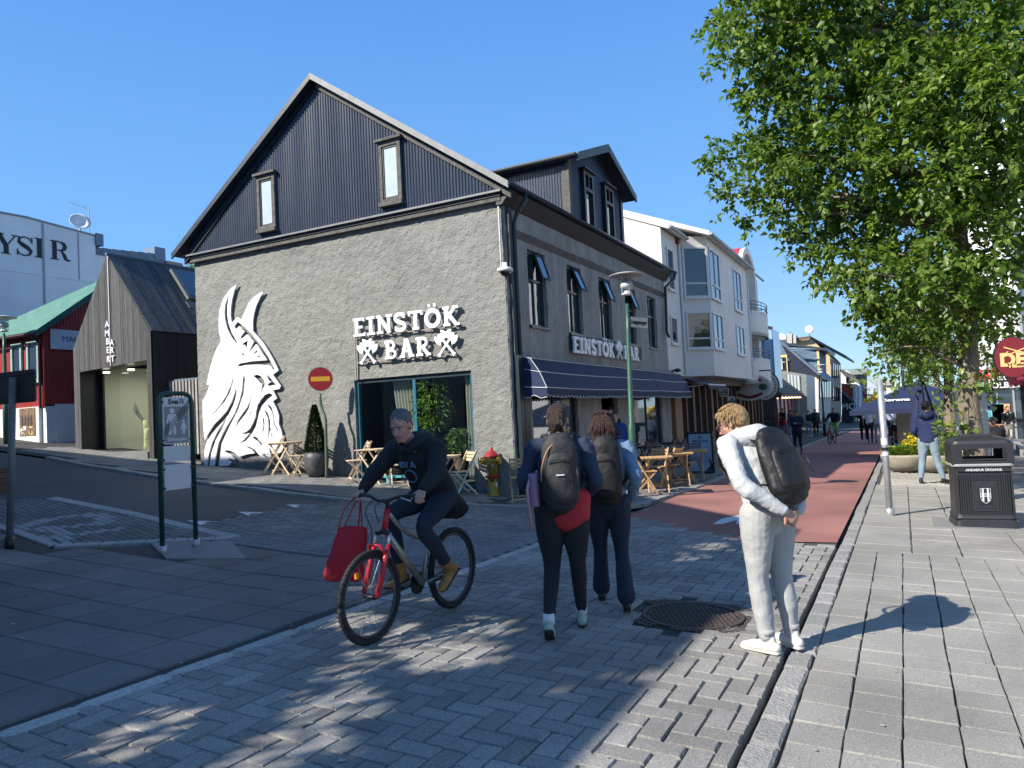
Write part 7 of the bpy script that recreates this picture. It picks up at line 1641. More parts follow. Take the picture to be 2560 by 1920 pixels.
# ---- info panels behind the tree
ip = thing('info_panel', 'tall grey double sided information panel standing behind the tree trunk', 'information panel', (1.1, 18.3, -.3)); q0, q1 = at_y(*Z5(1612, 560), 18.6), at_y(*Z5(1892, 985), 18.6)
mb = MB(); M_ip = mat('panel_grey', (.42, .46, .47), .5); mb.box(q0.x, q1.x, 18.6, 18.68, H(1, 18.6), q0.z); mb.build('board', M_ip, ip)
mb = MB(); mb.box(q1.x-.28, q1.x-.1, 18.592, 18.599, q1.z+.85, q1.z+1.1); mb.build('photo', mat('panel_photo', (.12, .12, .12), .5, (9, .6)), ip)
mb = MB()
for k in range(22): z = q1.z+.75-k*.035; mb.box(q1.x-.32, q1.x-.08-.05*(k % 3 == 0), 18.593, 18.599, z, z+.012)
mb.build('text_lines', M_white, ip, kind='stuff')
# bollard, street A-frame, cafe screen, tables at right
p = gnd(*Z5(318, 1085)); t = thing('bollard', 'short round grey bollard on the left pavement in front of the phone user', 'bollard', p); q = at_y(*Z5(318, 935), p.y); mb = MB(); h = q.z-p.z; mb.lathe([(.1, 0), (.1, h*.9), (.08, h*.97), (0, h)], p, 14); mb.build('post', mat('bollard_grey', (.2, .21, .22), .6), t, True)
p = gnd(*Z5(628, 945)); t = thing('pavement_sign', 'white framed pavement sign with red feet in front of the blue house', 'pavement sign', p); a, b = at_y(*Z5(592, 815), p.y), at_y(*Z5(665, 925), p.y); mb = MB(); mb.box(a.x, b.x, p.y, p.y+.08, b.z, a.z); mb.build('board', mat('aqua_poster', (.25, .42, .42), .6, (2, .4)), t); mb = MB(); mb.box(a.x-.05, b.x+.05, p.y-.1, p.y+.2, p.z, b.z); mb.build('red_foot', M_dred, t)
p = gnd(*Z5(1230, 950)); a, b = at_y(*Z5(1168, 785), 30.2), at_y(*Z5(1310, 900), 30.2); t = thing('terrace_screen', 'glass terrace screen with a floral print left of the folded parasol', 'screen', (a.x, 30.2, -.6)); mb = MB(); mb.box(a.x, b.x, 30.2, 30.23, b.z-.5, a.z); mb.build('panel', mat('floral_print', (.33, .3, .3), .6, (4, .4), col2=(.55, .45, .3)), t); mb = MB(); mb.beam(a, (b.x, 30.2, a.z), .05, .05); mb.build('rail', M_steel, t)
def metal_table(p, label, w=.8, h=.74):
    t = thing('metal_table', label, 'table', p); mb = MB(); mb.box(p[0]-w/2, p[0]+w/2, p[1]-.35, p[1]+.35, p[2]+h-.03, p[2]+h); mb.build('top', M_black, t)
    for sx in (-1, 1):
        for sy in (-1, 1): mb = MB(); mb.box(p[0]+sx*(w/2-.03)-.02, p[0]+sx*(w/2-.03)+.02, p[1]+sy*.3-.02, p[1]+sy*.3+.02, p[2], p[2]+h-.03); mb.build('leg', M_black, t)
p = gnd(*Z5(2110, 1005)); metal_table((p.x, p.y, H(p.x, p.y)), 'black metal table at the right edge behind the litter bin', 1.6); p = gnd(*Z5(2140, 960)); metal_table((p.x, p.y, H(p.x, p.y)), 'second black metal table at the right edge, further up the street', 1.6)
# ================================================================ PEOPLE
def skin(name, mb, m, parent, vox, smooth=4, disp=None):
    """closed tubes fused into one continuous surface"""
    o = mb.build(name, m, parent, True)
    r_ = o.modifiers.new('fuse', 'REMESH'); r_.mode = 'VOXEL'; r_.voxel_size = vox; r_.use_smooth_shade = True
    s_ = o.modifiers.new('soften', 'SMOOTH'); s_.iterations = smooth; s_.factor = .6
    if disp:
        tx = bpy.data.textures.new('folds', 'CLOUDS'); tx.noise_scale = disp[1]; tx.noise_depth = 3
        d_ = o.modifiers.new('folds', 'DISPLACE'); d_.texture = tx; d_.strength = disp[0]; d_.mid_level = .5; d_.texture_coords = 'LOCAL'
    return o
def cloth(name, col, rough=.85, sc=70, b=.14): return mat('cloth_'+name, col, rough, (5, .05), (11, b*4, 9))
M_skin = mat('skin', (.42, .235, .165), .5, (12, .08), (80, .1)); M_skin2 = mat('skin_ruddy', (.44, .23, .165), .5, (12, .12), (80, .15)); M_skin3 = mat('skin_tan', (.30, .17, .11), .5, (12, .1))
M_eye = mat('eye_white', (.33, .31, .3), .2); M_iris = mat('iris', (.03, .03, .03), .2); M_lip = mat('lips', (.33, .12, .10), .5)
def hair_m(n, c): return mat('hair_'+n, c, .5, (30, .35), (60, 1.0), stretch=(3, 3, .6))
BASE = dict(pelvis=(0, 0, .95), chest=(0, .01, 1.28), neck=(0, -.01, 1.47), head=(0, .02, 1.625),
    sl=(-.185, 0, 1.42), sr=(.185, 0, 1.42), el=(-.24, -.03, 1.14), er=(.24, -.03, 1.14), wl=(-.24, .06, .9), wr=(.24, .06, .9),
    hl=(-.095, 0, .93), hr=(.095, 0, .93), kl=(-.105, .03, .51), kr=(.105, .03, .51), al=(-.11, -.03, .09), ar=(.11, -.03, .09))
def V3(v): return Vector(v)
def head_mb(mb, c, fwd, up, s, female=False):
    f = V3(fwd).normalized(); u = V3(up); u = (u-f*u.dot(f)).normalized(); r = f.cross(u); c = V3(c)
    P = lambda x, y, z: c+r*x*s+f*y*s+u*z*s
    Mr = Matrix((r, f, u)).transposed()
    mb.ball(P(0, -.012, .03), (.077*s, .096*s, .092*s), 20, Mr); mb.ball(P(0, .028, -.03), (.06*s, .066*s, .085*s), 18, Mr)      # skull, face
    mb.ball(P(0, .058, -.088), (.03*s, .026*s, .024*s), 10, Mr)                                                                  # chin
    for k in (-1, 1):
        mb.ball(P(.036*k, .05, -.022), (.026*s, .026*s, .024*s), 10, Mr); mb.ball(P(.034*k, .078, .03), (.024*s, .014*s, .009*s), 8, Mr)   # cheek, brow
        mb.ball(P(.079*k, -.008, -.008), (.009*s, .02*s, .032*s), 8, Mr); mb.tube([P(.045*k, .01, -.08), P(.02*k, .05, -.1)], .022*s, n=8, round_=True)
    mb.tube([P(0, .083, .025), P(0, .1, -.005), P(0, .112, -.025)], [.008*s, .011*s, .015*s], n=8, round_=True); mb.ball(P(0, .094, -.034), (.019*s, .014*s, .01*s), 8, Mr)
    mb.ball(P(0, .083, -.058), (.026*s, .012*s, .008*s), 8, Mr)
    return P, Mr
def face(P, Mr, s, parent, brow, eyes=True):
    for k in (-1, 1):
        mb = MB(); mb.ball(P(.032*k, .078, .006), (.0125*s, .009*s, .006*s), 10, Mr); e = mb.build('eye', M_eye, parent, True)
        mb = MB(); mb.ball(P(.031*k, .0855, .006), (.006*s, .004*s, .006*s), 8, Mr); mb.build('iris', M_iris, e, True)
        mb = MB(); mb.tube([P(.014*k, .096, .026), P(.034*k, .094, .034), (P(.054*k, .078, .028))], [.004*s, .006*s, .003*s], n=6); mb.build('eyebrow', brow, parent, True)
    mb = MB(); mb.tube([P(-.024, .086, -.06), P(0, .096, -.057), P(.024, .086, -.06)], [.003*s, .007*s, .003*s], n=6); mb.build('lips', M_lip, parent, True)
def hand(mb, w, d, pn, s, curl=.5, side=1, n=6):
    """palm + four unequal fingers + thumb; w wrist, d pointing direction, pn palm normal, side = thumb side sign"""
    d = V3(d).normalized(); pn = V3(pn); pn = (pn-d*pn.dot(d)).normalized(); x = d.cross(pn)*side; w = V3(w)
    mb.tube([w-d*.02*s, w+d*.03*s, w+d*.085*s], [(.026*s, .019*s), (.036*s, .016*s), (.04*s, .014*s)], side=x, n=10, round_=True)
    for i, L in enumerate((.072, .08, .075, .058)):
        a = w+d*.085*s+x*(.029-.0195*i)*s; c1 = curl*.9; p1 = a+(d*math.cos(c1)+pn*math.sin(c1))*L*.48*s; c2 = curl*2.1; p2 = p1+(d*math.cos(c2)+pn*math.sin(c2))*L*.32*s; c3 = curl*2.8; p3 = p2+(d*math.cos(c3)+pn*math.sin(c3))*L*.22*s
        mb.tube([a-d*.02*s, a, p1, p2, p3], [.009*s, .0095*s, .0088*s, .008*s, .007*s], n=n, round_=True)
    t0 = w+d*.025*s+x*.028*s; t1 = t0+(d*.6+x*.75+pn*.25).normalized()*.045*s; t2 = t1+(d*.9+x*.1+pn*.5).normalized()*.035*s; mb.tube([t0-x*.015*s, t0, t1, t2], [.013*s, .013*s, .0105*s, .0085*s], n=n, round_=True)
def shoe(mb, a, toe, s, L=.27, sole=False):
    a = V3(a); t = V3(toe).normalized(); z0 = a-Vector((0, 0, .09*s)); sd = t.cross(Vector((0, 0, 1)))
    if sd.length < .1: sd = Vector((1, 0, 0))
    up = sd.cross(t).normalized(); h = a-up*.09*s
    if sole: mb.tube([h-t*.075*s+up*.012*s, h+t*.06*s+up*.012*s, h+t*(L-.11)*s+up*.014*s, h+t*(L-.08)*s+up*.02*s], [(.038*s, .013*s), (.04*s, .013*s), (.046*s, .013*s), (.03*s, .01*s)], side=sd, n=12, round_=True)
    else:
        mb.tube([h-t*.055*s+up*.045*s, h+t*.02*s+up*.05*s, h+t*.1*s+up*.042*s, h+t*(L-.1)*s+up*.032*s], [(.036*s, .036*s), (.04*s, .042*s), (.045*s, .034*s), (.036*s, .022*s)], side=sd, n=12, round_=True)
        mb.tube([h-t*.02*s+up*.06*s, a+up*.03*s-t*.01*s], [(.035*s, .045*s), (.034*s, .042*s)], side=sd, n=10, round_=True)
def person(label, loc, rz, h=1.75, J=None, top=None, legs=None, shoes=None, hair=None, skin_=None, near=False, fem=False, look=(0, 1, 0), head_up=(0, 0, 1), sleeve='long', hips=1.0, bulk=1.0, flare=0, toes=None, hands=None, hem=-.06, hood=False, group=None, extras=None, sit=False, fold=None):
    s = h/1.75; j = dict(BASE)
    if J: j.update(J)
    j = {k: V3(v)*s for k, v in j.items()}
    t = thing('person', label, 'person', None, group); t.location = loc; t.rotation_euler = (0, 0, rz); vox = .0062 if near else .022
    sk = skin_ or M_skin; b = MB(); X = (j['sr']-j['sl']).normalized(); XH = (j['hr']-j['hl']).normalized()
    P, Mr = head_mb(b, j['head'], look, head_up, s, fem)
    b.tube([j['chest'], j['neck'], j['head']-V3(head_up)*.04*s-V3(look)*.01], [.06*s, .054*s, .05*s], n=12, round_=True)
    b.tube([j['pelvis'], j['chest'], j['neck']-Vector((0, 0, .06*s))], [(.09*s, .06*s), (.1*s, .06*s), (.1*s, .05*s)], side=X, n=14, round_=True)
    hd = hands or {}
    for k, sg in (('l', 1), ('r', -1)):
        b.tube([j['neck']-Vector((0, 0, .05*s)), j['s'+k], j['e'+k], j['w'+k]], [.035*s, .03*s, .026*s, .024*s] if sleeve == 'long' else [.05*s, .045*s, .036*s, .024*s], n=10, smooth=2, round_=True)
        b.tube([j['h'+k], j['k'+k], j['a'+k]], [.05*s, .028*s, .022*s], n=10, smooth=2, round_=True)
        d, pn, cu, fl = hd.get(k, ((j['w'+k]-j['e'+k]), (-sg*-1, .15, 0), .45, 1))
        hand(b, j['w'+k], d, pn, s, cu, (1 if k == 'l' else -1)*fl*-1, 6 if near else 4)
    body = skin('body', b, sk, t, vox, 3 if near else 2)
    hm = hair[1] if hair else None
    if near or look[1] < .0: face(P, Mr, s, t, hm or M_dark)
    fo = fold or ((.02, .11) if near else (.02, .12))
    # top
    if top:
        g = MB(); B_ = bulk; e = .02*s
        pl = j['pelvis']; ch = j['chest']; nk = j['neck']; hp = pl+(pl-ch).normalized()*(-hem*s if hem < 0 else -hem*s)
        g.tube([hp, pl+(ch-pl)*.25, pl.lerp(ch, .6), ch, ch.lerp(nk, .55), nk-(nk-ch)*.1], [(.168*s*B_*hips, .125*s*B_), (.16*s*B_, .122*s*B_), (.155*s*B_, .12*s*B_), (.175*s*B_, .125*s*B_), (.155*s*B_, .105*s*B_), (.075*s, .072*s)], side=X, n=20, smooth=3)
        for k in 'lr':
            S_, E_, W_ = j['s'+k], j['e'+k], j['w'+k]; A_ = ch.lerp(nk, .62)
            pts = [A_, S_, S_.lerp(E_, .5), E_, E_.lerp(W_, .5), W_-(W_-E_).normalized()*.015*s]; rr_ = [.07*s*B_, .073*s*B_, .062*s*B_, .056*s*B_, .05*s*B_, .04*s*B_]
            if sleeve == 'short': pts = [A_, S_, S_.lerp(E_, .75)]; rr_ = [.07*s, .072*s, .064*s]
            g.tube(pts, rr_, n=14, smooth=3, round_=True)
        if not hood: g.tube([nk-(nk-ch)*.12, nk+(nk-ch).normalized()*.015*s], [(.068*s, .066*s), (.06*s, .06*s)], n=14, round_=True)
        skin('top', g, top, t, vox*1.25, 3, fo)
        if hood:
            g = MB(); bk = V3(hood if isinstance(hood, tuple) else (0, -1, 0)).normalized(); c0 = nk+Vector((0, 0, .0))
            fr_ = -bk; g.tube([c0+fr_*.07*s-Vector((0, 0, .04*s))-X*.03*s, c0+fr_*.03*s-X*.09*s, c0+bk*.07*s-X*.1*s+Vector((0, 0, .0)), c0+bk*.14*s-Vector((0, 0, .02*s)), c0+bk*.07*s+X*.1*s, c0+fr_*.03*s+X*.09*s, c0+fr_*.07*s-Vector((0, 0, .04*s))+X*.03*s], [.04*s, .052*s, .068*s, .085*s, .068*s, .052*s, .04*s], n=12, smooth=4, round_=True)
            g.ball(c0+bk*.1*s-Vector((0, 0, .05*s)), (.1*s, .075*s, .08*s), 14); skin('hood', g, top, t, vox*1.25, 3, (fo[0]*.8, fo[1]))
    if legs:
        g = MB(); g.tube([j['pelvis']+Vector((0, 0, .07*s)), j['pelvis']-Vector((0, 0, .02*s)), j['pelvis']-Vector((0, 0, .09*s)) if not sit else j['pelvis']-Vector((0, 0, .05*s))], [(.145*s*hips, .11*s), (.165*s*hips, .125*s*hips), (.13*s*hips, .1*s)], side=XH, n=18, smooth=2, round_=True)
        for k in 'lr':
            H_, K_, A_ = j['h'+k], j['k'+k], j['a'+k]; L_ = legs[1] if isinstance(legs, tuple) else 1.0
            g.tube([H_, H_.lerp(K_, .45), K_, K_.lerp(A_, .4), A_+(K_-A_).normalized()*.03*s], [.098*s*hips*L_, .085*s*hips*L_, .06*s*L_*hips**.5, (.057+flare*.25)*s*L_, (.042+flare)*s*L_], n=16, smooth=4, round_=True)
        skin('trousers', g, legs[0] if isinstance(legs, tuple) else legs, t, vox*1.25, 3, (fo[0]*.7, fo[1]*1.2))
    if shoes:
        tz = toes or {}
        for k in 'lr':
            for sole in (False, True):
                g = MB(); shoe(g, j['a'+k], tz.get(k, (0, 1, 0)), s, sole=sole)
                if near: o = skin('shoe_sole' if sole else 'shoe', g, (shoes[1] if sole else shoes[0]), t, .006, 2)
                else: g.build('shoe_sole' if sole else 'shoe', (shoes[1] if sole else shoes[0]), t, True)
    if hair:
        st, m = hair[:2]; g = MB(); rr_ = random.Random(len(label)); c = P
        def strand(a, b_, c_, r_): g.tube([a, b_, c_], [r_, r_*1.1, r_*.35], n=5, smooth=2)
        if st != 'cap':
            g.ball(P(0, -.025, .052) if st == 'crop' else P(0, -.022, .045), (.084*s, .096*s, .087*s) if st == 'crop' else (.084*s, .099*s, .09*s), 18, Mr)
            if st in ('short', 'bun', 'crop'): g.ball(P(0, -.06, -.0), ((.07 if st == 'crop' else .076)*s, .056*s, .07*s), 14, Mr)
            if st == 'mop': g.ball(P(0, -.03, .035), (.09*s, .1*s, .09*s), 16, Mr); g.ball(P(0, .05, .09), (.07*s, .05*s, .03*s), 12, Mr); g.ball(P(0, -.06, -.0), (.08*s, .06*s, .065*s), 14, Mr)
            if st == 'long':
                g.tube([P(0, -.02, .08), P(0, -.06, .0), P(0, -.075, -.1), P(0, -.08, -.2), P(0, -.07, -.27)], [(.07*s, .06*s), (.095*s, .068*s), (.105*s, .062*s), (.11*s, .05*s), (.085*s, .025*s)], side=Mr.col[0], n=18, smooth=3, round_=True)
            if st == 'bun':
                g.tube([P(0, -.08, .03), P(0, -.12, -.03), P(-.02, -.1, -.09)], [.045*s, .045*s, .03*s], n=12, smooth=2, round_=True)
                for _ in range(14): a = rr_.uniform(-.05, .05); strand(P(a, -.09, .02), P(a+rr_.uniform(-.03, .03), -.13, -.03), P(a+rr_.uniform(-.04, .04), -.1, -.1), .013*s)
            o = skin('hair', g, m, t, .007 if near else .02, 2, (.016, .02) if near else None)
            if near and st in ('mop', 'long'):
                g = MB()
                for _ in range(430 if st == 'mop' else 190 if st == 'crop' else 520):
                    th = rr_.uniform(0, 6.283); ph = rr_.uniform(.05, 1.75 if st != 'long' else 1.5); x, y, z = math.sin(ph)*math.cos(th), math.sin(ph)*math.sin(th), math.cos(ph)
                    if y > .35 and z < (.45 if st != 'mop' else .3): continue
                    R_ = (.086, .1, .094); a = P(x*R_[0], -.022+y*R_[1], .045+z*R_[2]); tn = Vector((x*.4, .55 if st == 'mop' else -.3, -.9 if z < .75 else -.1)); L_ = .045 if st == 'mop' else .03 if st == 'crop' else .16; W_ = {'mop': .0042, 'crop': .0035, 'long': .004}[st]
                    q = lambda f, o_: P(x*(R_[0]+o_)+tn.x*f, -.022+y*(R_[1]+o_)+tn.y*f*(1 if st == 'mop' else .5), .045+z*(R_[2]+o_)+tn.z*f)
                    strand(a, q(L_*.5, .006), q(L_, .004), W_*s)
                g.build('locks', m, o, True)
        else:
            g.ball(P(0, -.015, .055), (.085*s, .1*s, .075*s), 16, Mr); g.tube([P(-.04, .08, .06), P(0, .12, .055), P(.04, .08, .06)], .012*s, n=6, round_=True); skin('cap', g, m, t, .02, 2)
    return t, j, P, s, Mr
def local_thing(name, label, cat, t):
    o = thing(name, label, cat); o.location = t.location; o.rotation_euler = t.rotation_euler; return o
def backpack(t, j, s, label, m, back=(0, -1, 0), up=(0, 0, 1), size=(.29, .17, .46), off=.2, drop=0, trim=None, strap=None, detail=0):
    o = local_thing('backpack', label, 'backpack', t); b = V3(back).normalized(); u = V3(up).normalized(); r = b.cross(u).normalized(); u = r.cross(b).normalized()
    c = j['chest']+b*off*s+u*(drop)*s; w, d, h = [q*s/2 for q in size]; sp = strap or m
    def sec(mb, C, w, d, h, taper=.82):
        pts, rr_ = [], []
        for f, k in ((-.98, .8), (-.9, .94), (-.6, 1), (0, 1), (.5, .97), (.8, .88), (.95, .7)): pts.append(C+u*h*f); rr_.append((w*k, d*k*(1 if f < .2 else taper)))
        mb.tube(pts, rr_, side=r, n=20, smooth=3, round_=True)
    g = MB(); sec(g, c, w, d, h); skin('main_compartment', g, m, o, .008, 2, (.022, .13))
    g = MB(); sec(g, c+b*d*.62-u*h*.2, w*.8, d*.55, h*.68); skin('front_pocket', g, m, o, .008, 2, (.014, .1))
    for k in (-1, 1):
        g = MB(); sh = j['sl'] if (j['sl']-c).dot(r)*k > 0 else j['sr']; n0 = c+u*h*.8-b*d*.6+r*w*.45*k; n1 = sh.lerp(j['neck'], .45)+Vector((0, 0, .075*s)); n2 = sh.lerp(j['neck'], .25)-b*.15*s-u*.05*s; n3 = j['chest'].lerp(sh, .75)-b*.14*s-u*.14*s; n4 = c-u*h*.6-b*d*.3+r*w*.98*k
        g.tube([n0, n1, n2, n3, (n3+n4)/2+r*.05*s*k-b*.02*s, n4], [(.033*s, .009*s)]*3+[(.02*s, .007*s)]*3, side=r, n=8, smooth=3); g.build('strap', sp, o, True)
    g = MB(); g.tube([c+u*h*1.0-r*.03*s, c+u*h*1.14, c+u*h*1.0+r*.03*s], .009*s, n=6, smooth=3); g.build('grab_handle', trim or m, o, True)
    if trim:
        g = MB(); g.tube([c+b*d*.55+r*w*.25+u*h*.85, c+b*d*.8+r*w*.7+u*h*.55, c+b*d*.85+r*w*.98+u*h*.05, c+b*d*.5+r*w*1.02-u*h*.3], .006*s, n=6, smooth=4); g.build('zip_piping', trim, o, True)
        g = MB(); g.box(-.03, .03, -.002, .002, -.004, .004, M=Matrix.Translation(c+b*d*1.28-u*h*.1)); g.build('badge', M_white, o)
    g = MB(); g.tube([c+b*d*1.05-r*w*.7+u*h*.3, c+b*d*1.2+u*h*.36, c+b*d*1.05+r*w*.7+u*h*.3], .0045*s, n=5, smooth=3); g.tube([c+b*d*.98-r*w*.9+u*h*.1, c+b*d*1.0-r*w*.95-u*h*.5], .004*s, n=5); g.build('zips', M_black, o, True)
    return o, c, r, u, b, (w, d, h)
def stand(D, facing_deg):
    p = gnd(*D); return (p.x, p.y, H(p.x, p.y)+(.03 if p.x < -4 and p.y > 11 else .004)), R(facing_deg)
C_navy = cloth('navy', (.022, .034, .068)); C_black = cloth('black', (.010, .011, .014)); C_grey = cloth('light_grey', (.43, .445, .445), .9, 60, .16); C_sweat = cloth('sweatpants_grey', (.35, .355, .35), .9, 60, .16)
C_denim = cloth('pale_denim', (.14, .23, .34), .85, 90, .4); C_jeans = cloth('washed_jeans', (.19, .26, .32)); C_dk = cloth('dark_jeans', (.014, .02, .038)); C_red = cloth('red', (.42, .02, .03)); C_white = cloth('white', (.6, .6, .6)); C_blue = cloth('royal_blue', (.012, .04, .2))
C_olive = cloth('slate', (.06, .08, .09)); C_beige = cloth('beige', (.38, .33, .27)); C_pink = cloth('pink', (.55, .33, .36)); C_hood = cloth('bright_navy', (.010, .019, .075)); C_pack = cloth('pack_charcoal', (.02, .021, .022), .7, 200, .14); C_packb = cloth('pack_black', (.007, .0065, .008), .7, 200, .14)
M_hb = hair_m('dark_brown', (.035, .016, .011)); M_hr = hair_m('auburn', (.045, .015, .011)); M_hbl = hair_m('dark_blond', (.36, .23, .10)); M_hg = hair_m('iron_grey', (.14, .135, .13)); M_hk = hair_m('black', (.008, .007, .007)); M_hw = hair_m('pale_blond', (.45, .40, .32))
M_shw = mat('white_trainer', (.62, .6, .55), .6, (20, .1), (50, .2)); M_shs = mat('off_white_sole', (.5, .48, .42), .7); M_shk = mat('black_shoe', (.012, .012, .013), .5); M_boot = mat('tan_leather', (.33, .16, .045), .6, (8, .25), (30, .3)); M_sole = mat('dark_sole', (.03, .025, .02), .8)

# ---- woman in navy jacket walking away
p = gnd(1228, 1362); loc = (p.x, p.y, H(p.x, p.y)+.004)
t, j, P, s, Mr = person('woman in navy jacket and black leggings walking away, hair pinned up', loc, R(24), 1.72,
    dict(kl=(-.1, .02, .5), al=(-.14, -.28, .13), hl=(-.1, 0, .93), kr=(.1, .06, .5), ar=(.11, .12, .09), wl=(-.17, .2, 1.03), el=(-.29, -.02, 1.16), er=(.27, -.04, 1.14), wr=(.2, .16, 1.02)),
    C_navy, C_black, (mat('mint_trainer', (.35, .42, .33), .6), M_sole), ('bun', M_hb), near=True, fem=True, hips=1.26, bulk=1.05, look=(.15, 1, -.02), hem=-.02, toes={'l': (0, .75, -.5)})
g = MB()
for k in 'lr': g.tube([j['a'+k]+Vector((0, 0, .0)), j['a'+k]+Vector((0, .0, .07))], [.045, .043], n=12)
g.build('socks', mat('white_sock', (.62, .62, .6), .8), t, True)
g = MB(); g.tube([j['pelvis']+Vector((.04, -.0, .05)), j['pelvis']+Vector((.045, -.01, -.05))], [(.185, .15), (.17, .14)], side=(1, 0, 0), n=20, round_=True); skin('red_shirt_tail', g, C_red, t, .009, 2, (.01, .1))
backpack(t, j, s, 'charcoal backpack with tan zip piping on the woman in the navy jacket', C_pack, off=.215, drop=-.03, size=(.28, .18, .5), trim=mat('tan_piping', (.35, .18, .09), .6))
o = local_thing('water_bottle', 'translucent lilac water bottle in the side pocket of the charcoal backpack', 'water bottle', t); c = j['chest']+Vector((-.2, -.19, -.16)); g = MB(); g.lathe([(.034, -.13), (.038, -.12), (.038, .06), (.04, .07), (.04, .11), (.02, .12)], c, 16); g.build('bottle', mat('lilac_plastic', (.22, .14, .24), .25), o, True); g = MB(); g.tube([c+Vector((-.02, 0, .1)), c+Vector((-.05, -.02, .0)), c+Vector((-.03, 0, -.3))], .012, n=6); g.build('loop', mat('pink_strap', (.5, .25, .32), .6), o, True)
# ---- woman in denim jacket
p = gnd(1325, 1312); loc = (p.x, p.y, H(p.x, p.y)+.004)
t, j, P, s, Mr = person('woman in a faded denim jacket and flared dark trousers with long auburn hair, walking away', loc, R(20), 1.66,
    dict(kl=(-.09, .1, .52), al=(-.1, .16, .12), kr=(.1, .0, .5), ar=(.12, -.16, .1), er=(.26, -.06, 1.15), wr=(.22, .12, .95), el=(-.25, -.05, 1.15), wl=(-.2, .12, .98)),
    C_denim, (C_dk, 1.05), (M_shk, M_sole), ('long', M_hr), near=True, fem=True, hips=1.1, bulk=1.03, flare=.035, look=(.05, 1, 0), hem=-.03)
backpack(t, j, s, 'black backpack with a small white label on the woman in the denim jacket', C_packb, off=.2, drop=-.03, size=(.28, .19, .52), strap=C_packb)
# ---- young man in grey hoodie, hands clasped behind his back
p = gnd(1684, 1405); loc = (p.x, p.y, H(p.x, p.y)+.004)
t, j, P, s, Mr = person('young man in pale grey hoodie and sweatpants, hands clasped behind his back', loc, R(58), 1.78,
    dict(pelvis=(0, .03, .95), chest=(0, .12, 1.26), neck=(0, .205, 1.42), head=(0, .29, 1.535), sl=(-.19, .17, 1.39), sr=(.19, .17, 1.39), el=(-.28, -.02, 1.14), er=(.28, -.02, 1.15), wl=(-.09, -.19, .96), wr=(.06, -.18, .95),
        hl=(-.1, .03, .92), hr=(.1, .03, .92), kl=(-.11, .05, .5), kr=(.1, .03, .5), al=(-.11, .0, .09), ar=(.11, -.02, .09)),
    C_grey, (C_sweat, 1.22), (M_shw, M_shs), ('mop', M_hbl), near=True, look=(-.35, .85, -.42), head_up=(-.1, .4, .9), hood=(0, -.8, .25), bulk=1.08, hem=-.03, toes={'l': (-.25, 1, 0), 'r': (.1, 1, 0)},
    hands={'l': ((.5, -.2, -.45), (.2, .9, -.1), .55, 1), 'r': ((-.55, -.1, -.3), (-.1, .9, .2), .6, 1)}, fold=(.034, .13))
backpack(t, j, s, 'black backpack on the young man in the pale grey hoodie', cloth('pack_black_satin', (.006, .006, .007), .55, 60, .12), back=(0, -.93, .36), up=(0, .4, .91), off=.215, drop=-.08, size=(.34, .19, .43))
gl = local_thing('glasses', 'thin rimmed glasses worn by the young man in the grey hoodie', 'glasses', t)
for k in (-1, 1):
    g = MB(); g.tube([P(.034*k+.026*math.cos(a), .104, .006+.022*math.sin(a)) for a in [q*math.pi/6 for q in range(13)]], .0022, n=5); g.build('rim', mat('rose_wire', (.4, .2, .22), .3, metal=.6), gl); g = MB(); g.tube([P(.06*k, .1, .012), P(.084*k, .03, .012), P(.086*k, -.01, .008)], .0025, n=5); g.build('temple', mat('rose_wire', (0, 0, 0)), gl)
g = MB()
for k in 'lr':
    a = j['a'+k]; g.tube([a+Vector((-.06, .01, .055))*s, a+Vector((0, .015, .065))*s, a+Vector((.06, .01, .055))*s], [(.02, .03)]*3, n=10)
M_rib = mat('grey_ribbing', (.38, .39, .39), .9, (5, .1), (60, .8), stretch=(6, 6, .5))
for k in 'lr':
    a = j['a'+k]; g = MB(); g.tube([a+Vector((0, 0, .035)), a+Vector((0, 0, .075))], .052, n=16); g.build('ankle_cuff', C_sweat, t, True)
    w_ = j['w'+k]; d_ = (j['e'+k]-w_).normalized(); g = MB(); g.tube([w_+d_*.005, w_+d_*.055], [.038, .042], n=14); g.build('sleeve_cuff', M_rib, t, True)
g = MB(); g.tube([j['pelvis']+Vector((0, 0, -.0)), j['pelvis']+Vector((0, -.02, .05))], [(.178, .135), (.182, .14)], side=(1, 0, 0), n=24); g.build('ribbed_hem', M_rib, t, True)
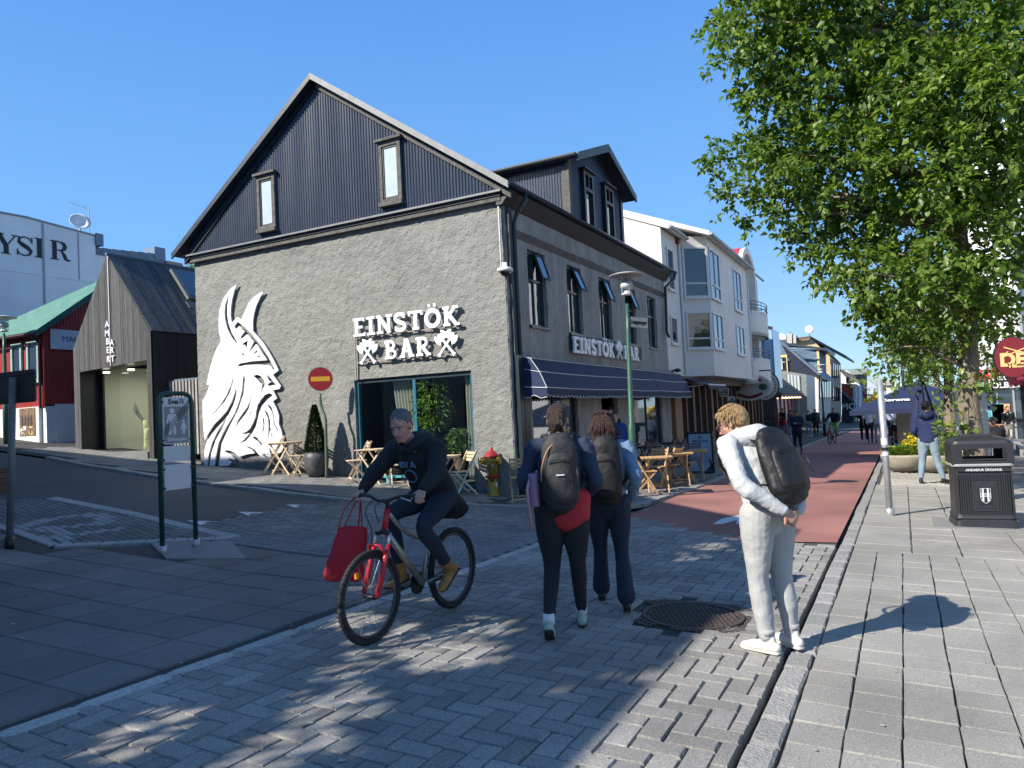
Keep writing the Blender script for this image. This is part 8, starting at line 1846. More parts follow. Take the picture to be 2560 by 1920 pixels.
# ---- cyclist on a mountain bike
q0, q1 = gnd(976, 1318), gnd(812, 1386); dv = Vector((q1.x-q0.x, q1.y-q0.y, 0)); rzb = math.atan2(-dv.x, dv.y); mid = (q0+q1)/2; fv = dv.normalized(); org = mid-fv*.53
bk = thing('bicycle', 'silver mountain bike with a red suspension fork ridden across the crossing', 'bicycle'); bk.location = (org.x, org.y, H(mid.x, mid.y)+.003); bk.rotation_euler = (0, 0, rzb)
M_tyre = mat('black_tyre', (.014, .014, .015), .8, (40, .2)); M_alu = mat('silver_frame', (.38, .36, .33), .35, metal=.7); M_rf = mat('red_fork', (.50, .02, .03), .35); M_rim = mat('dark_rim', (.05, .05, .055), .35, metal=.4)
def wheel_(y, nm):
    g = MB(); r_ = .315; n = 48; g.tube([(0, y+r_*math.cos(a), .34+r_*math.sin(a)) for a in [2*math.pi*k/n for k in range(n+1)]], .024, side=(1, 0, 0), n=10); w = g.build(nm, M_tyre, bk, True)
    g = MB()
    for k in range(64):
        a = 2*math.pi*k/64; c = Vector((0, y+.336*math.cos(a), .34+.336*math.sin(a)))
        for x in ((-.012, .012) if k % 2 else (-.02, 0, .02)): g.ball(c+Vector((x, 0, 0)), (.006, .006, .006), 4)
    g.build('tread_knobs', M_tyre, w, kind='stuff')
    g = MB(); g.tube([(0, y+.285*math.cos(a), .34+.285*math.sin(a)) for a in [2*math.pi*k/n for k in range(n+1)]], [(.012, .014)]*(n+1), side=(1, 0, 0), n=8); g.build('rim', M_rim, w, True)
    g = MB()
    for k in range(28):
        a = 2*math.pi*k/28; s_ = 1 if k % 2 else -1; b_ = a+(.35 if k % 4 < 2 else -.35); g.tube([(s_*.03, y+.022*math.cos(b_), .34+.022*math.sin(b_)), (0, y+.28*math.cos(a), .34+.28*math.sin(a))], .0014, n=3)
    g.build('spokes', M_steel, w, kind='stuff'); g = MB(); g.tube([(-.05, y, .34), (-.03, y, .34), (.03, y, .34), (.05, y, .34)], [.018, .024, .024, .018], n=10); g.build('hub', M_black, w, True)
    g = MB(); g.box(-.01, .01, y+.12, y+.15, .34+.16, .34+.2); g.build('reflector', mat('orange_reflector', (.8, .25, .02), .3), w)
wheel_(0, 'rear_wheel'); wheel_(1.06, 'front_wheel')
BBk, HT, HB, ST = (0, .43, .30), (0, .83, .93), (0, .87, .80), (0, .27, .80)
def part_tube(nm, pts, r_, m, **k): g = MB(); g.tube(pts, r_, **k); return g.build(nm, m, bk, True)
part_tube('down_tube', [HB, BBk], .026, M_alu, n=12); part_tube('top_tube', [HT, (0, .6, .73), (0, .3, .62)], .018, M_alu, n=10, smooth=3); part_tube('seat_tube', [BBk, ST], .018, M_alu, n=10); part_tube('head_tube', [(0, .825, .95), HB], .024, M_rf, n=12)
for x in (-.055, .055): part_tube('chain_stay', [(x*.6, .40, .31), (x, .0, .34)], .01, M_alu, n=8); part_tube('seat_stay', [(x*.4, .3, .62), (x, .0, .34)], .009, M_alu, n=8); part_tube('fork_leg', [(x*1.2, .905, .7), (x*1.2, .955, .6), (x*1.2, 1.06, .34)], [.016, .022, .019], M_rf, n=10); part_tube('fork_stanchion', [(x*1.2, .885, .78), (x*1.2, .915, .68)], .014, M_steel, n=8)
part_tube('fork_crown', [(-.07, .885, .77), (0, .88, .79), (.07, .885, .77)], .02, M_black, n=8); part_tube('fork_arch', [(-.066, .95, .63), (-.05, .99, .7), (.05, .99, .7), (.066, .95, .63)], .012, M_rf, n=8, smooth=2)
part_tube('seat_post', [ST, (0, .22, .93)], .014, M_black, n=8); part_tube('stem', [(0, .825, .95), (0, .82, .99), (0, .87, 1.02)], .017, M_black, n=8)
hb = part_tube('handlebar', [(-.31, .8, 1.05), (-.15, .85, 1.05), (-.05, .88, 1.02), (.05, .88, 1.02), (.15, .85, 1.05), (.31, .8, 1.05)], .013, M_black, n=8, smooth=2)
for x in (-1, 1):
    g = MB(); g.tube([(x*.2, .83, 1.05), (x*.33, .795, 1.05)], .018, n=8); g.build('grip', M_black, hb, True); g = MB(); g.tube([(x*.17, .87, 1.04), (x*.27, .88, 1.02)], .007, n=6); g.build('brake_lever', M_steel, hb)
g = MB(); g.tube([(0, .1, .95), (0, .22, .955), (0, .34, .95)], [(.07, .02), (.05, .022), (.02, .015)], side=(1, 0, 0), n=10, round_=True); g.build('saddle', M_black, bk, True)
g = MB(); g.tube([(.045, .43, .30), (.055, .43, .30)], .09, n=20); g.build('chainring', M_black, bk)
for x, dy in ((-1, -.17), (1, .17)): part_tube('crank', [(x*.06, .43, .3), (x*.08, .43+dy, .3-.02*x)], .011, M_black, n=6); g = MB(); g.box(x*.09-.0-.05*(x < 0), x*.09+.05*(x > 0)+.0, .43+dy-.04, .43+dy+.04, .27, .295); g.build('pedal', M_black, bk)
part_tube('cable', [(.1, .87, 1.03), (.07, 1.0, .95), (.03, .98, .82), (.05, .97, .7)], .004, M_black, n=5, smooth=3); part_tube('cable', [(-.1, .87, 1.03), (-.03, 1.0, 1.0), (.0, .93, .86)], .004, M_black, n=5, smooth=3)
t, j, P, s, Mr = person('grey haired man in black coat, dark jeans and tan boots riding a mountain bike', bk.location, rzb, 1.76,
    dict(pelvis=(0, .2, 1.0), chest=(0, .37, 1.27), neck=(.0, .5, 1.43), head=(.02, .585, 1.56), sl=(-.2, .44, 1.37), sr=(.2, .44, 1.37), el=(-.31, .6, 1.19), er=(.31, .6, 1.19), wl=(-.29, .755, 1.085), wr=(.29, .755, 1.085),
        hl=(-.1, .2, .97), hr=(.1, .2, .97), kl=(-.15, .58, .77), kr=(.13, .62, .86), al=(-.13, .235, .39), ar=(.13, .535, .40)),
    cloth('black_coat', (.008, .009, .012), .8, 60, .3), (C_dk, 1.08), (M_boot, M_sole), ('crop', M_hg), M_skin2, near=True, look=(-.12, .93, -.35), head_up=(0, .3, .95), hood=(0, -1, .15), bulk=1.2, hem=-.12, sit=True, toes={'l': (0, .85, -.55), 'r': (0, 1, -.1)},
    hands={'l': ((-.15, .5, -.35), (.2, -.25, -.9), 1.0, 1), 'r': ((.15, .5, -.35), (-.2, -.25, -.9), 1.0, 1)})
g = MB(); c = j['chest'].lerp(j['neck'], .15); fw_ = Vector((0, .76, -.0)); Mp = frame((0, .56, 1.26), (-1, 0, 0), (0, .42, .9))
tt = text_mb('RV A', .07, Mp, .012, bold=.001); tt.build('print', mat('pale_blue_print', (.12, .2, .32), .8), t)
g = MB(); ribbon(g, [(.055*math.cos(a), -.1+.055*math.sin(a)) for a in [math.pi*k/10 for k in range(21)]], .006, Mp, .01); g.build('print_ring', mat('pale_blue_print', (0, 0, 0)), t)
g = MB(); g.tube([(0, .12, .9), (0, .0, .84), (0, -.02, .78)], [(.2, .12), (.19, .1), (.13, .03)], side=(1, 0, 0), n=16, smooth=3, round_=True); skin('coat_tail', g, cloth('black_coat', (0, 0, 0)), t, .009, 2, (.02, .06))
tb_ = local_thing('tote_bag', 'limp red cloth tote bag hanging from the left handlebar grip of the bicycle', 'bag', t); M_tote = cloth('tote_red', (.42, .015, .028))
g = MB(); cc = Vector((.32, .86, 0)); g.tube([(.33, .86, .80), (.335, .87, .72), (.35, .9, .6), (.365, .93, .48), (.37, .94, .42)], [(.12, .018), (.13, .035), (.145, .045), (.155, .045), (.16, .025)], side=(.55, .8, 0), n=16, smooth=3, round_=True); skin('bag_body', g, M_tote, tb_, .007, 2, (.025, .1))
for k in (-.05, .07): g = MB(); g.tube([Vector((.33, .86, .80))+Vector((.55, .8, 0))*k, Vector((.31, .82, .95))+Vector((.55, .8, 0))*k*.5, (.29, .795, 1.07), Vector((.32, .84, .95))+Vector((.55, .8, 0))*k*1.1, Vector((.33, .86, .80))+Vector((.55, .8, 0))*k*1.6], [(.012, .004)]*5, n=6, smooth=3); g.build('handle', M_tote, tb_, True)
g = MB()
for k in 'lr': a = j['a'+k]; d_ = (j['k'+k]-a).normalized(); g.tube([a-d_*.03, a+d_*.04, a+d_*.09], [.047, .05, .056], n=14, smooth=2)
g.build('boot_shaft', M_boot, t, True)
g = MB()
for k in 'lr':
    a = j['a'+k]; f_ = Vector((0, .85, -.5)) if k == 'l' else Vector((0, 1, -.1))
    for i in range(4): c_ = a+f_.normalized()*(.035+.022*i)+Vector((0, .03, .012-.012*i)); g.tube([c_+Vector((-.025, 0, 0)), c_+Vector((0, .0, .01)), c_+Vector((.025, 0, 0))], .004, n=4)
g.build('laces', M_sole, t)
# ---- everyone else
WALK = dict(kl=(-.1, .12, .52), al=(-.1, .2, .1), kr=(.1, .0, .5), ar=(.1, -.22, .13)); PHONE = dict(el=(-.22, .02, 1.15), wl=(-.07, .22, 1.2), er=(.22, .02, 1.15), wr=(.06, .22, 1.2))
SH = (M_shk, M_sole); SW = (M_shw, M_shs)
def P_(label, D, rz, h, **k):
    y = k.pop('at', None)
    if y: q = at_y(*D, y); loc = (q.x, y, H(q.x, y)+.03)
    else: p = gnd(*D); loc = (p.x, p.y, H(p.x, p.y)+.01)
    return person(label, loc, R(rz), h, **k)
SIT = dict(pelvis=(0, 0, .5), chest=(0, .02, .83), neck=(0, .02, 1.02), head=(0, .05, 1.17), sl=(-.185, .02, .97), sr=(.185, .02, .97), el=(-.24, .08, .7), er=(.24, .08, .7), wl=(-.18, .3, .68), wr=(.18, .3, .68), hl=(-.1, .02, .48), hr=(.1, .02, .48), kl=(-.12, .43, .5), kr=(.12, .43, .5), al=(-.12, .42, .09), ar=(.12, .42, .09))
t, j, P, s, _ = P_('woman in a bright blue cardigan over black, standing under the awning by the lamp post', Z4(1090, 1200), 200, 1.66, at=15.2, top=C_blue, legs=C_black, shoes=SH, hair=('bun', M_hb), fem=True, look=(0, 1, 0), bulk=1.1, hem=-.45, skin_=M_skin)
face(P, _, s, t, M_hb); g = MB(); g.tube([j['chest']+Vector((0, .1, -.25)), j['chest']+Vector((0, .1, .12))], [(.06, .05), (.05, .04)], side=(1, 0, 0), n=10, round_=True); g.build('black_top', C_black, t, True)
P_('dim figure in a dark cap standing in the bar doorway', Z4(1040, 1100), 190, 1.78, at=17.9, top=C_black, legs=C_black, shoes=SH, hair=('cap', M_hk), skin_=M_skin3)
P_('dark haired woman in navy looking down at her hands beside the red street', Z5(420, 1090), 170, 1.66, J=PHONE, top=cloth('deep_navy', (.015, .018, .05)), legs=C_black, shoes=SH, hair=('bun', M_hk), look=(0, .8, -.5), bulk=1.15, hips=1.1)
P_('man in a black T-shirt with a red jacket tied at his waist by the kiosk', Z5(305, 960), 140, 1.78, J=PHONE, top=C_black, sleeve='short', legs=C_denim, shoes=SW, hair=('short', M_hk), skin_=M_skin3)
g = MB(); tt_ = [o for o in COL.objects if o.get('label', '').startswith('man in a black T-shirt with')][0]; g.tube([(0, 0, .99), (0, -.02, .82)], [(.2, .16), (.23, .18)], side=(1, 0, 0), n=14, round_=True); g.build('tied_jacket', C_red, tt_, True)
P_('figure in dark clothes with a shoulder strap beside the dark kiosk wall', Z5(130, 960), 100, 1.62, top=C_black, legs=C_black, shoes=SH, hair=('long', M_hk), skin_=M_skin3, bulk=1.2)
P_('person in a purple black top standing behind the woman looking at her hands', Z5(365, 965), 60, 1.72, top=cloth('purple_black', (.02, .012, .035)), legs=C_denim, shoes=SW, hair=('short', M_hk))
t, j, P, s, _ = P_('walker in a cream hooded top and jeans with a black backpack, far along the street', Z6(265, 1300), 5, 1.68, J=WALK, top=cloth('cream', (.42, .40, .34)), legs=C_denim, shoes=SW, hair=('short', M_hg), hood=True); backpack(t, j, s, 'small black backpack on the walker in the cream top', C_packb, size=(.28, .15, .4), off=.18)
t, j, P, s, _ = P_('bald walker in a slate green jacket and black trousers with a dark backpack', Z6(338, 1300), 0, 1.76, J=WALK, top=cloth('slate_green', (.05, .085, .085)), legs=C_black, shoes=SH, hair=None, skin_=M_skin); backpack(t, j, s, 'dark backpack on the bald walker in the slate jacket', C_packb, size=(.28, .15, .42), off=.18)
P_('man in a black T-shirt walking away at the left of the group', Z6(838, 1365), 2, 1.82, J=WALK, top=C_black, legs=C_black, shoes=SW, hair=('short', M_hk), sleeve='short')
P_('man in a white T-shirt and black trousers walking away in the middle of the group', Z6(897, 1368), -3, 1.8, J=WALK, top=C_white, sleeve='short', legs=C_black, shoes=SH, hair=('short', M_hb))
P_('person in a pale blue top and jeans partly behind the steel post', Z6(985, 1355), 0, 1.76, top=cloth('pale_blue', (.4, .44, .5)), legs=C_denim, shoes=SH, hair=('short', M_hb))
P_('curly haired person in a blue grey jumper bending towards the terrace tables', Z6(1110, 1290), -30, 1.78, top=cloth('blue_grey', (.25, .30, .40)), legs=C_dk, shoes=SH, hair=('mop', M_hbl))
P_('white haired woman in a dark knitted jacket seated with her back turned', Z5(1200, 1085), 15, 1.75, J=SIT, top=cloth('charcoal_knit', (.05, .055, .055), .9, 30, .8), legs=C_black, shoes=SH, hair=('short', M_hw), sit=True, bulk=1.2)
P_('seated person in a pink top facing the white haired woman', Z5(1268, 1010), 60, 1.72, J=SIT, top=C_pink, legs=C_black, shoes=SH, hair=('short', M_hw), sit=True)
P_('seated guest in a dark cap between the parasol pole and the hoodie man', Z5(1330, 1010), 120, 1.72, J=SIT, top=C_black, legs=C_black, shoes=SH, hair=('cap', M_hk), sit=True)
P_('man in bright navy hoodie and washed jeans, back turned, by the planters', Z5(1440, 1318), -12, 1.8, J=dict(kl=(-.14, .02, .5), al=(-.19, -.02, .09), kr=(.13, .04, .5), ar=(.23, .05, .09), er=(.25, -.04, 1.15), wr=(.3, .1, .97), el=(-.25, -.04, 1.14), wl=(-.2, .12, .98)), top=C_hood, legs=(C_jeans, 1.2), shoes=SH, hair=('short', M_hk), hood=True, bulk=1.22, near=True, look=(.3, 1, -.1), toes={'l': (-.2, 1, 0), 'r': (.5, .9, 0)}, skin_=M_skin3)
P_('young man with black hair in a black shirt seated behind the litter bin', Z5(1950, 1190), 25, 1.85, J=SIT, top=C_black, legs=C_black, shoes=SH, hair=('mop', M_hk), sit=True, look=(-.7, .4, -.5), skin_=M_skin3, bulk=1.15)
P_('person in white mostly hidden by the tree trunk and information panel', Z5(1600, 1150), -20, 1.7, J=SIT, top=C_white, legs=C_black, shoes=SH, hair=('short', M_hb), sit=True, bulk=1.1)
P_('woman in black leather jacket and beige trousers walking at the right edge', Z5(2045, 1008), 165, 1.7, J=WALK, top=mat('black_leather', (.012, .014, .014), .3, (5, .3), (15, .4)), legs=(C_beige, 1.1), shoes=SW, hair=('bun', M_hr), look=(-.6, .8, 0))
# far cyclist, small distant group
p = gnd(*Z6(535, 1355)); dc = dup(bk, (p.x, p.y-.4, p.z), R(172), 'dark bicycle ridden towards the camera far down the red street'); dc['group'] = ''; del dc['group']
P_('rider in black with green trouser guards on the far bicycle', Z6(535, 1355), 172, 1.78, J=dict(pelvis=(0, -.2, 1.0), chest=(0, -.05, 1.28), neck=(0, .02, 1.45), head=(0, .07, 1.58), sl=(-.19, .0, 1.39), sr=(.19, .0, 1.39), el=(-.3, .2, 1.2), er=(.3, .2, 1.2), wl=(-.29, .38, 1.06), wr=(.29, .38, 1.06), hl=(-.1, -.2, .97), hr=(.1, -.2, .97), kl=(-.15, .2, .8), kr=(.15, .2, .62), al=(-.13, .05, .45), ar=(.13, 0, .2)), top=C_black, legs=cloth('lime', (.22, .5, .06)), shoes=SH, hair=('short', M_hk), bulk=1.2, sit=True)
for lb, px, c, hr_ in (('tiny distant person in pink trousers at the street end', 648, C_pink, M_hr), ('tiny distant person in a patterned brown top at the street end', 685, cloth('brown', (.2, .12, .06)), M_hb), ('tiny distant person in pale clothes by the striped awning', 750, C_white, M_hb), ('distant person in beige with a cap left of the dark shop', 560, C_beige, M_hw)): P_(lb, Z6(px, 1152), 175, 1.7, top=c, legs=C_pink if 'pink' in lb else C_black, shoes=SH, hair=('short', hr_))
bq = at_y(*Z5(1012, 722), 41); t = thing('flower_bouquet', 'round bunch of yellow flowers above the walking group', 'flowers', bq); a = rg.normal(size=(350, 3)); a /= np.linalg.norm(a, axis=1, keepdims=True); leaves(a*.42+np.array(bq), a, .16, M_flow, 'blossoms', t, 'stuff', wide=.5); mb = MB(); mb.tube([(bq.x, 41, bq.z), (bq.x, 41, bq.z-.7)], .04); mb.build('stalk', M_lgreen, t)
def cafe_chair(p, rz, label):
    t = thing('cafe_chair', label, 'chair'); mb = MB(); t.location = p; t.rotation_euler = (0, 0, R(rz)); mb.box(-.22, .22, -.2, .22, .42, .45); mb.build('seat', M_black, t); mb = MB(); mb.box(-.22, .22, -.23, -.21, .5, .82); mb.build('backrest', mat('woven_brown', (.12, .09, .08), .8, (20, .3)), t)
    for s_ in (-1, 1): mb = MB(); mb.tube([(s_*.24, .22, 0), (s_*.24, .2, .45), (s_*.24, -.22, .45), (s_*.24, -.24, .84)], .012, n=6); mb.build('side_frame', M_steel, t); mb = MB(); mb.tube([(s_*.24, -.24, 0), (s_*.24, -.22, .45)], .012, n=6); mb.build('leg', M_steel, t)
for D, rz, lb in ((Z5(1200, 1085), 15, 'woven cafe chair holding the white haired woman'), (Z5(1268, 1010), 60, 'woven cafe chair holding the person in pink'), (Z5(1950, 1190), 25, 'dark chair holding the young man behind the litter bin')): p = gnd(*D); cafe_chair((p.x, p.y, H(p.x, p.y)), rz, lb)
# ================================================================ TREES
def tree(name, label, trunk, Yt, blobs, leaf, size, twigs, seed, group=None, spread=1.6, per=16, trunk_r=None):
    base = trunk[0]; t = thing(name, label, 'tree', base, group); mb = MB(); mb.tube(trunk, trunk_r, n=14, smooth=4)
    if trunk_r[0] > .15:
        mb.v = [tuple(Vector(v)+(Vector(v)-Vector((base[0], base[1], v[2]))).normalized()*.02*noise.noise(Vector(v)*5)) for v in mb.v]
    mb.build('trunk', M_bark, t, True)
    g_ = np.random.default_rng(seed); rr_ = random.Random(seed); br = MB(); PT, DR = [], []; dens = sum(b[2]**2 for b in blobs)
    for (bx_, by_, br_) in blobs:
        k_ = br_*Yt/1600*1.12; nb = 2 if br_ > 60 else 1
        for q_ in range(nb):
            off = rr_.uniform(-spread, spread)*min(1, br_/90); c = CAM+ray(bx_+rr_.uniform(-.25, .25)*br_, by_+rr_.uniform(-.25, .25)*br_)*((Yt+off)/ray(bx_, by_).y)
            ti = min(range(len(trunk)), key=lambda i: abs(trunk[i][2]-(c.z-.35*math.hypot(c.x-trunk[i][0], c.y-trunk[i][1])))); s0 = Vector(trunk[ti]); m_ = s0.lerp(c, .55)+Vector((rr_.uniform(-.15, .15), rr_.uniform(-.15, .15), rr_.uniform(.0, .3)))
            L_ = (c-s0).length; br.tube([s0, m_, c], [max(.012, .022*L_), max(.01, .013*L_), .008], n=5, smooth=3)
            n = max(4, int(twigs*br_**2/dens/nb)); v = g_.normal(size=(n, 3)); v /= np.linalg.norm(v, axis=1, keepdims=True); rad = k_*(.35+.65*g_.uniform(0, 1, (n, 1))**.5)
            st_ = np.array(c)+v*rad*np.array([1, 1, .85])*.64; d = v*.7+g_.normal(size=(n, 3))*.45+np.array([0, -.1, -.05]); d /= np.linalg.norm(d, axis=1, keepdims=True); ln = g_.uniform(.3, .6, (n, 1))
            for i in range(0, n, 3): br.tube([st_[i]-d[i]*.15, st_[i]+d[i]*ln[i]], [.005, .002], n=3)
            for k in range(per):
                f = (k+.5)/per; pos = st_+d*ln*f+np.array([0, 0, -.12])*f*f; side_ = g_.normal(size=(n, 3))*.8; PT.append(pos+side_*.03); DR.append(d*.6+side_+np.array([0, 0, -.35]))
    leaves(np.concatenate(PT), np.concatenate(DR), size, leaf, 'crown', t, 'stuff', seed)
    br.build('limbs', M_bark, t, True); return t
b0 = gnd(2116, 1083); YT = b0.y; TR = [(b0.x, YT, H(b0.x, YT)-.05)]+[tuple(at_y(x, y, YT)) for x, y in ((2110, 1020), (2103, 950), (2092, 870), (2094, 800), (2090, 700), (2080, 600), (2074, 500), (2070, 400), (2066, 250), (2060, 100), (2050, -60))]
BL = [(1640,50,90),(1590,95,45),(1570,40,35),(1760,60,120),(1900,60,130),(2050,60,130),(2180,60,110),(1700,-60,120),(1880,-90,140),(2080,-100,140),(1655,200,65),(1700,160,70),(1780,210,105),(1920,200,130),(2070,200,130),(2190,220,100),(1560,352,32),(1600,335,40),(1655,320,60),(1592,425,38),(1640,400,45),(1600,475,22),(1720,340,80),(1840,340,110),(1980,350,120),(2110,360,110),(2200,380,80),(1700,440,45),(1690,480,26),(1765,450,65),(1722,520,26),(1860,470,85),(1980,480,100),(2110,500,100),(2190,520,60),(1780,560,42),(1820,590,45),(1880,600,65),(1960,610,85),(2035,620,60),(2150,620,65),(1852,668,28),(1905,680,48),(1970,710,65),(2030,735,36),(2140,715,48),(1905,765,26),(1932,752,20),(1985,768,24),(2140,680,45),(2250,150,110),(2250,350,80),(2088,830,12)]
tree('poplar_tree', 'big leafy poplar whose crown fills the upper right, its scarred trunk behind the litter bin', TR, YT, BL, M_leaf, .135, 3100, 31, spread=1.5, trunk_r=[.25, .21, .175, .165, .15, .14, .14, .12, .1, .08, .06, .04])
def small_tree(label, D, Yt, tr, blobs, seed, tw, r_): x0 = at_y(*D, Yt).x; T = [(x0, Yt, H(x0, Yt)-.05)]+[tuple(at_y(x, y, Yt)) for x, y in tr]; tree('poplar_tree', label, T, Yt, blobs, M_leaf, .12, tw, seed, spread=1.8, per=12, trunk_r=[r_*(1-.8*i/len(tr)) for i in range(len(tr)+1)])
small_tree('second poplar with a straight grey trunk just left of the information panel', (2054, 1040), 24, [(2052, 950), (2050, 850), (2044, 700), (2030, 560)], [(1990,735,48),(2020,780,45),(1960,700,40),(2060,700,60),(2100,640,60),(1945,790,20),(2010,640,70),(2130,760,50)], 31, 500, .22)
small_tree('third poplar, thin and pale, standing behind the folded parasol', (2030, 1000), 34, [(2028, 900), (2022, 800), (2010, 700)], [(1935,690,26),(1925,740,18),(1960,760,30),(1985,800,26),(1950,640,26),(2000,720,40),(1905,722,14)], 33, 260, .2)
small_tree('fourth poplar further along, showing its pale trunk beside the hoodie man', (1998, 980), 44, [(1997, 900), (1995, 840), (1990, 780)], [(1985,770,30),(2010,800,26),(1975,820,16),(2030,760,30)], 35, 150, .24)
c = at_y(418, 585, 30); tree('distant_tree', 'scrap of green tree peeping between the gallery roof and the bar gable', [(c.x-.5, 30, .5), (c.x-.5, 30, c.z)], 30, [(417,578,11),(400,590,12)], M_leaf, .14, 60, 36, per=12, trunk_r=[.15, .1])
# suckers at the foot of the tree, sprays, bird box
sk_ = thing('tree_suckers', 'leafy young shoots growing at the foot of the big poplar beside the litter bin', 'shoots', TR[0]); mb = MB(); PT, DR = [], []
for k in range(13):
    x0 = TR[0][0]-.16-rg.uniform(0, .3); y0 = YT-.35-rg.uniform(0, .5); h = rg.uniform(.7, 1.45) if k % 3 else rg.uniform(1.3, 1.9); lean = rg.uniform(-.3, .1); z0 = H(x0, y0); mb.tube([(x0, y0, z0), (x0+lean*.4, y0, z0+h*.5), (x0+lean, y0-.05, z0+h)], [.012, .008, .004], n=5)
    for q_ in range(int(h*26)): f = rg.uniform(.12, 1); PT.append((x0+lean*f*f, y0-.05*f, z0+h*f)); DR.append((rg.normal(), rg.normal(), rg.uniform(-.2, .5)))
mb.build('stems', mat('green_stem', (0, 0, 0)), sk_); leaves(np.array(PT), np.array(DR), .11, M_shrub, 'foliage', sk_, 'stuff', 7)
PT, DR = [], []; st_ = thing('trunk_shoot', 'thin leafy shoot growing from the scarred face of the big trunk', 'shoots', TR[2]); mb = MB()
for a, b in (((2085, 850), (2078, 930)), ((2078, 930), (2105, 925)), ((2085, 965), (2080, 890))):
    p, q = at_y(*a, YT-.25), at_y(*b, YT-.32); mb.tube([p, q], .005, n=4)
    for k in range(5): PT.append(tuple(p.lerp(q, k/4))); DR.append((rg.normal(), -.4, rg.normal()*.6))
mb.build('stem', M_bark, st_); leaves(np.array(PT), np.array(DR), .17, M_leaf, 'leaf_mass', st_, 'stuff', 9)
bh_ = thing('bird_box', 'small wooden bird box fixed high on the poplar trunk', 'bird box', at_y(2060, 435, YT-.25)); a, b = at_y(2043, 415, YT-.3), at_y(2077, 455, YT-.3); mb = MB(); mb.box(a.x, b.x, YT-.3, YT-.1, b.z, a.z); mb.build('box', M_oldwood, bh_)
mb = MB(); mb.prism([(a.x-.03, YT-.36, a.z), (b.x+.03, YT-.36, a.z), (b.x+.03, YT-.08, a.z+.06), (a.x-.03, YT-.08, a.z+.06)], (0, 0, .02)); mb.build('lid', M_oldwood, bh_); mb = MB(); mb.tube([((a.x+b.x)/2, YT-.302, (a.z*.65+b.z*.35)), ((a.x+b.x)/2, YT-.31, (a.z*.65+b.z*.35))], .028, n=12); mb.build('hole', M_dark, bh_)

# ================================================================ HOUSES BEHIND THE CAMERA (they cast the shade over the crossing)
KXs, KYs = math.tan(SUN_AZ), 1
cot = 1/math.tan(SUN_EL); SX_, SY_ = math.sin(SUN_AZ)*cot, math.cos(SUN_AZ)*cot
DAP = [(1000,1400,.34,.8),(1052,1352,.26,.55),(862,1376,.24,.65),(905,1342,.12,.5),(800,1335,.2,.75),(800,1265,.12,.6),(790,1440,.2,.4),(752,1520,.26,.45),(690,1602,.24,.5),(600,1625,.16,.35),(565,1268,.22,.3),(425,1540,.18,.45),(335,1592,.17,.5),(1530,1182,.24,.6),(1480,1205,.2,.5),(1585,1160,.22,.5),(1640,1200,.2,.35),(1000,1232,.16,.4),(1125,1180,.2,.25),(1370,1452,.14,.25),(1060,1190,.3,.35),(930,1290,.12,.35),(660,1150,.25,.2),(1200,1480,.12,.2)]
DG = [(gnd(x, y), r_, s_) for x, y, r_, s_ in DAP]
def light_at(x, y, z):
    """0..1 opening wanted where the sun ray through (x, y, z) lands on the paving"""
    gx, gy = x+SX_*(z+.1), y+SY_*(z+.1); wob = .35*noise.noise(Vector((gx*4, gy*4, 0))); v = 0
    for p, r_, s_ in DG:
        d = math.hypot((gx-p.x)/r_, (gy-p.y)/(r_*1.15)); v = max(v, s_*max(0, min(1, (1.25+wob*1.3-d)/.6)))
    return v
h1 = thing('shade_house', 'gabled plaster house behind the camera whose roofline shades the crossing', 'building', (-6.7, 2.9, 0)); rr = random.Random(77)
mb = MB(); vs, fs = [], []; st = .075; y = -13.0; ny = int((2.9+13)/st); nz = int(7.05/st)
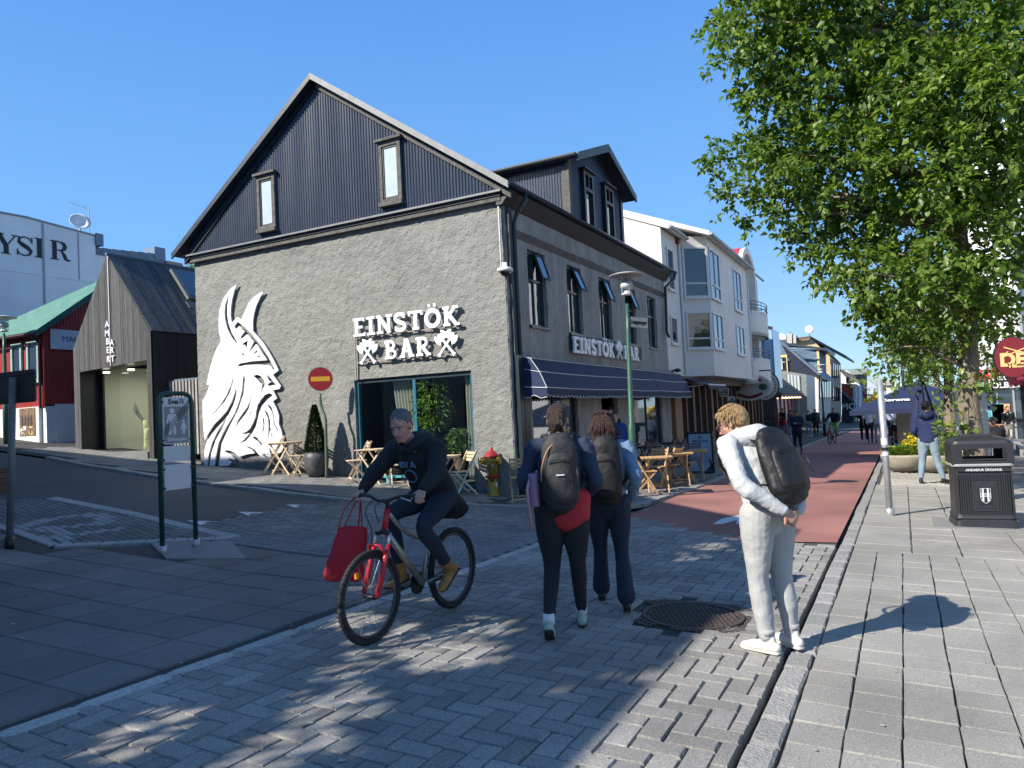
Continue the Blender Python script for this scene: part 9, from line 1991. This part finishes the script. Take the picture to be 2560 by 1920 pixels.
for i in range(ny):
    for k in range(nz):
        y0, z0 = 2.9-(i+1)*st, 7.05-(k+1)*st; v = light_at(-6.7, y0+st/2, z0+st/2)
        if v > 0 and rr.random() < v: continue  # added holes in this unseen wall shape the sun patches on the paving
        o = len(vs); vs += [(-6.7, y0, z0), (-6.7, y0+st, z0), (-6.7, y0+st, z0+st), (-6.7, y0, z0+st)]; fs.append((o, o+1, o+2, o+3))
mb.add(vs, fs); mb.box(-6.9, -6.7, -32, -13, -1, 7.05); mb.build('street_wall', M_white, h1)
mb = MB(); vs, fs = [], []; nx = int(5.6/.15)
for i in range(int(16/.15)):
    for k in range(nx):
        y0 = 2.95-(i+1)*.15; x1 = -6.6-k*.15; x0 = x1-.15; za, zb = 7.05+(-6.6-x1)*.53, 7.05+(-6.6-x0)*.53
        if light_at((x0+x1)/2, y0+.075, (za+zb)/2) > .02: continue  # matching holes added in the roof let the same sun rays through
        o = len(vs); vs += [(x1, y0, za), (x1, y0+.15, za), (x0, y0+.15, zb), (x0, y0, zb)]; fs.append((o, o+1, o+2, o+3))
mb.add(vs, fs); mb.quad((-6.6, -32, 7.05), (-6.6, -13.1, 7.05), (-12.2, -13.1, 10.0), (-12.2, -32, 10.0)); mb.quad((-12.2, -32, 10.0), (-12.2, 2.95, 10.0), (-17.8, 2.95, 7.0), (-17.8, -32, 7.0)); mb.build('roof', M_roofdark, h1)
mb = MB(); mb.prism([(-6.75, 2.8, -1), (-6.75, 2.8, 7.0), (-12.2, 2.8, 9.95), (-17.7, 2.8, 6.95), (-17.7, 2.8, -1)], (0, .1, 0)); mb.box(-17.7, -17.5, -32, 2.8, -1, 7); mb.build('gable_wall', M_apt, h1)
for k in range(4):
    for z in (1.3, 4.2): mb = MB(); mb.box(-16.5+k*2.5, -15.3+k*2.5, 2.9, 2.94, z, z+1.5); mb.build('window', M_glassdark, h1)
h2 = thing('side_street_house', 'flat roofed house on the near side of the side street beyond the picture', 'building', (-30, 2.9, 1)); mb = MB(); mb.box(-44, -19.1, -18, 2.95, -1, 9.7); mb.build('wall', M_white, h2)
bpy.data.scenes.remove(TMP)
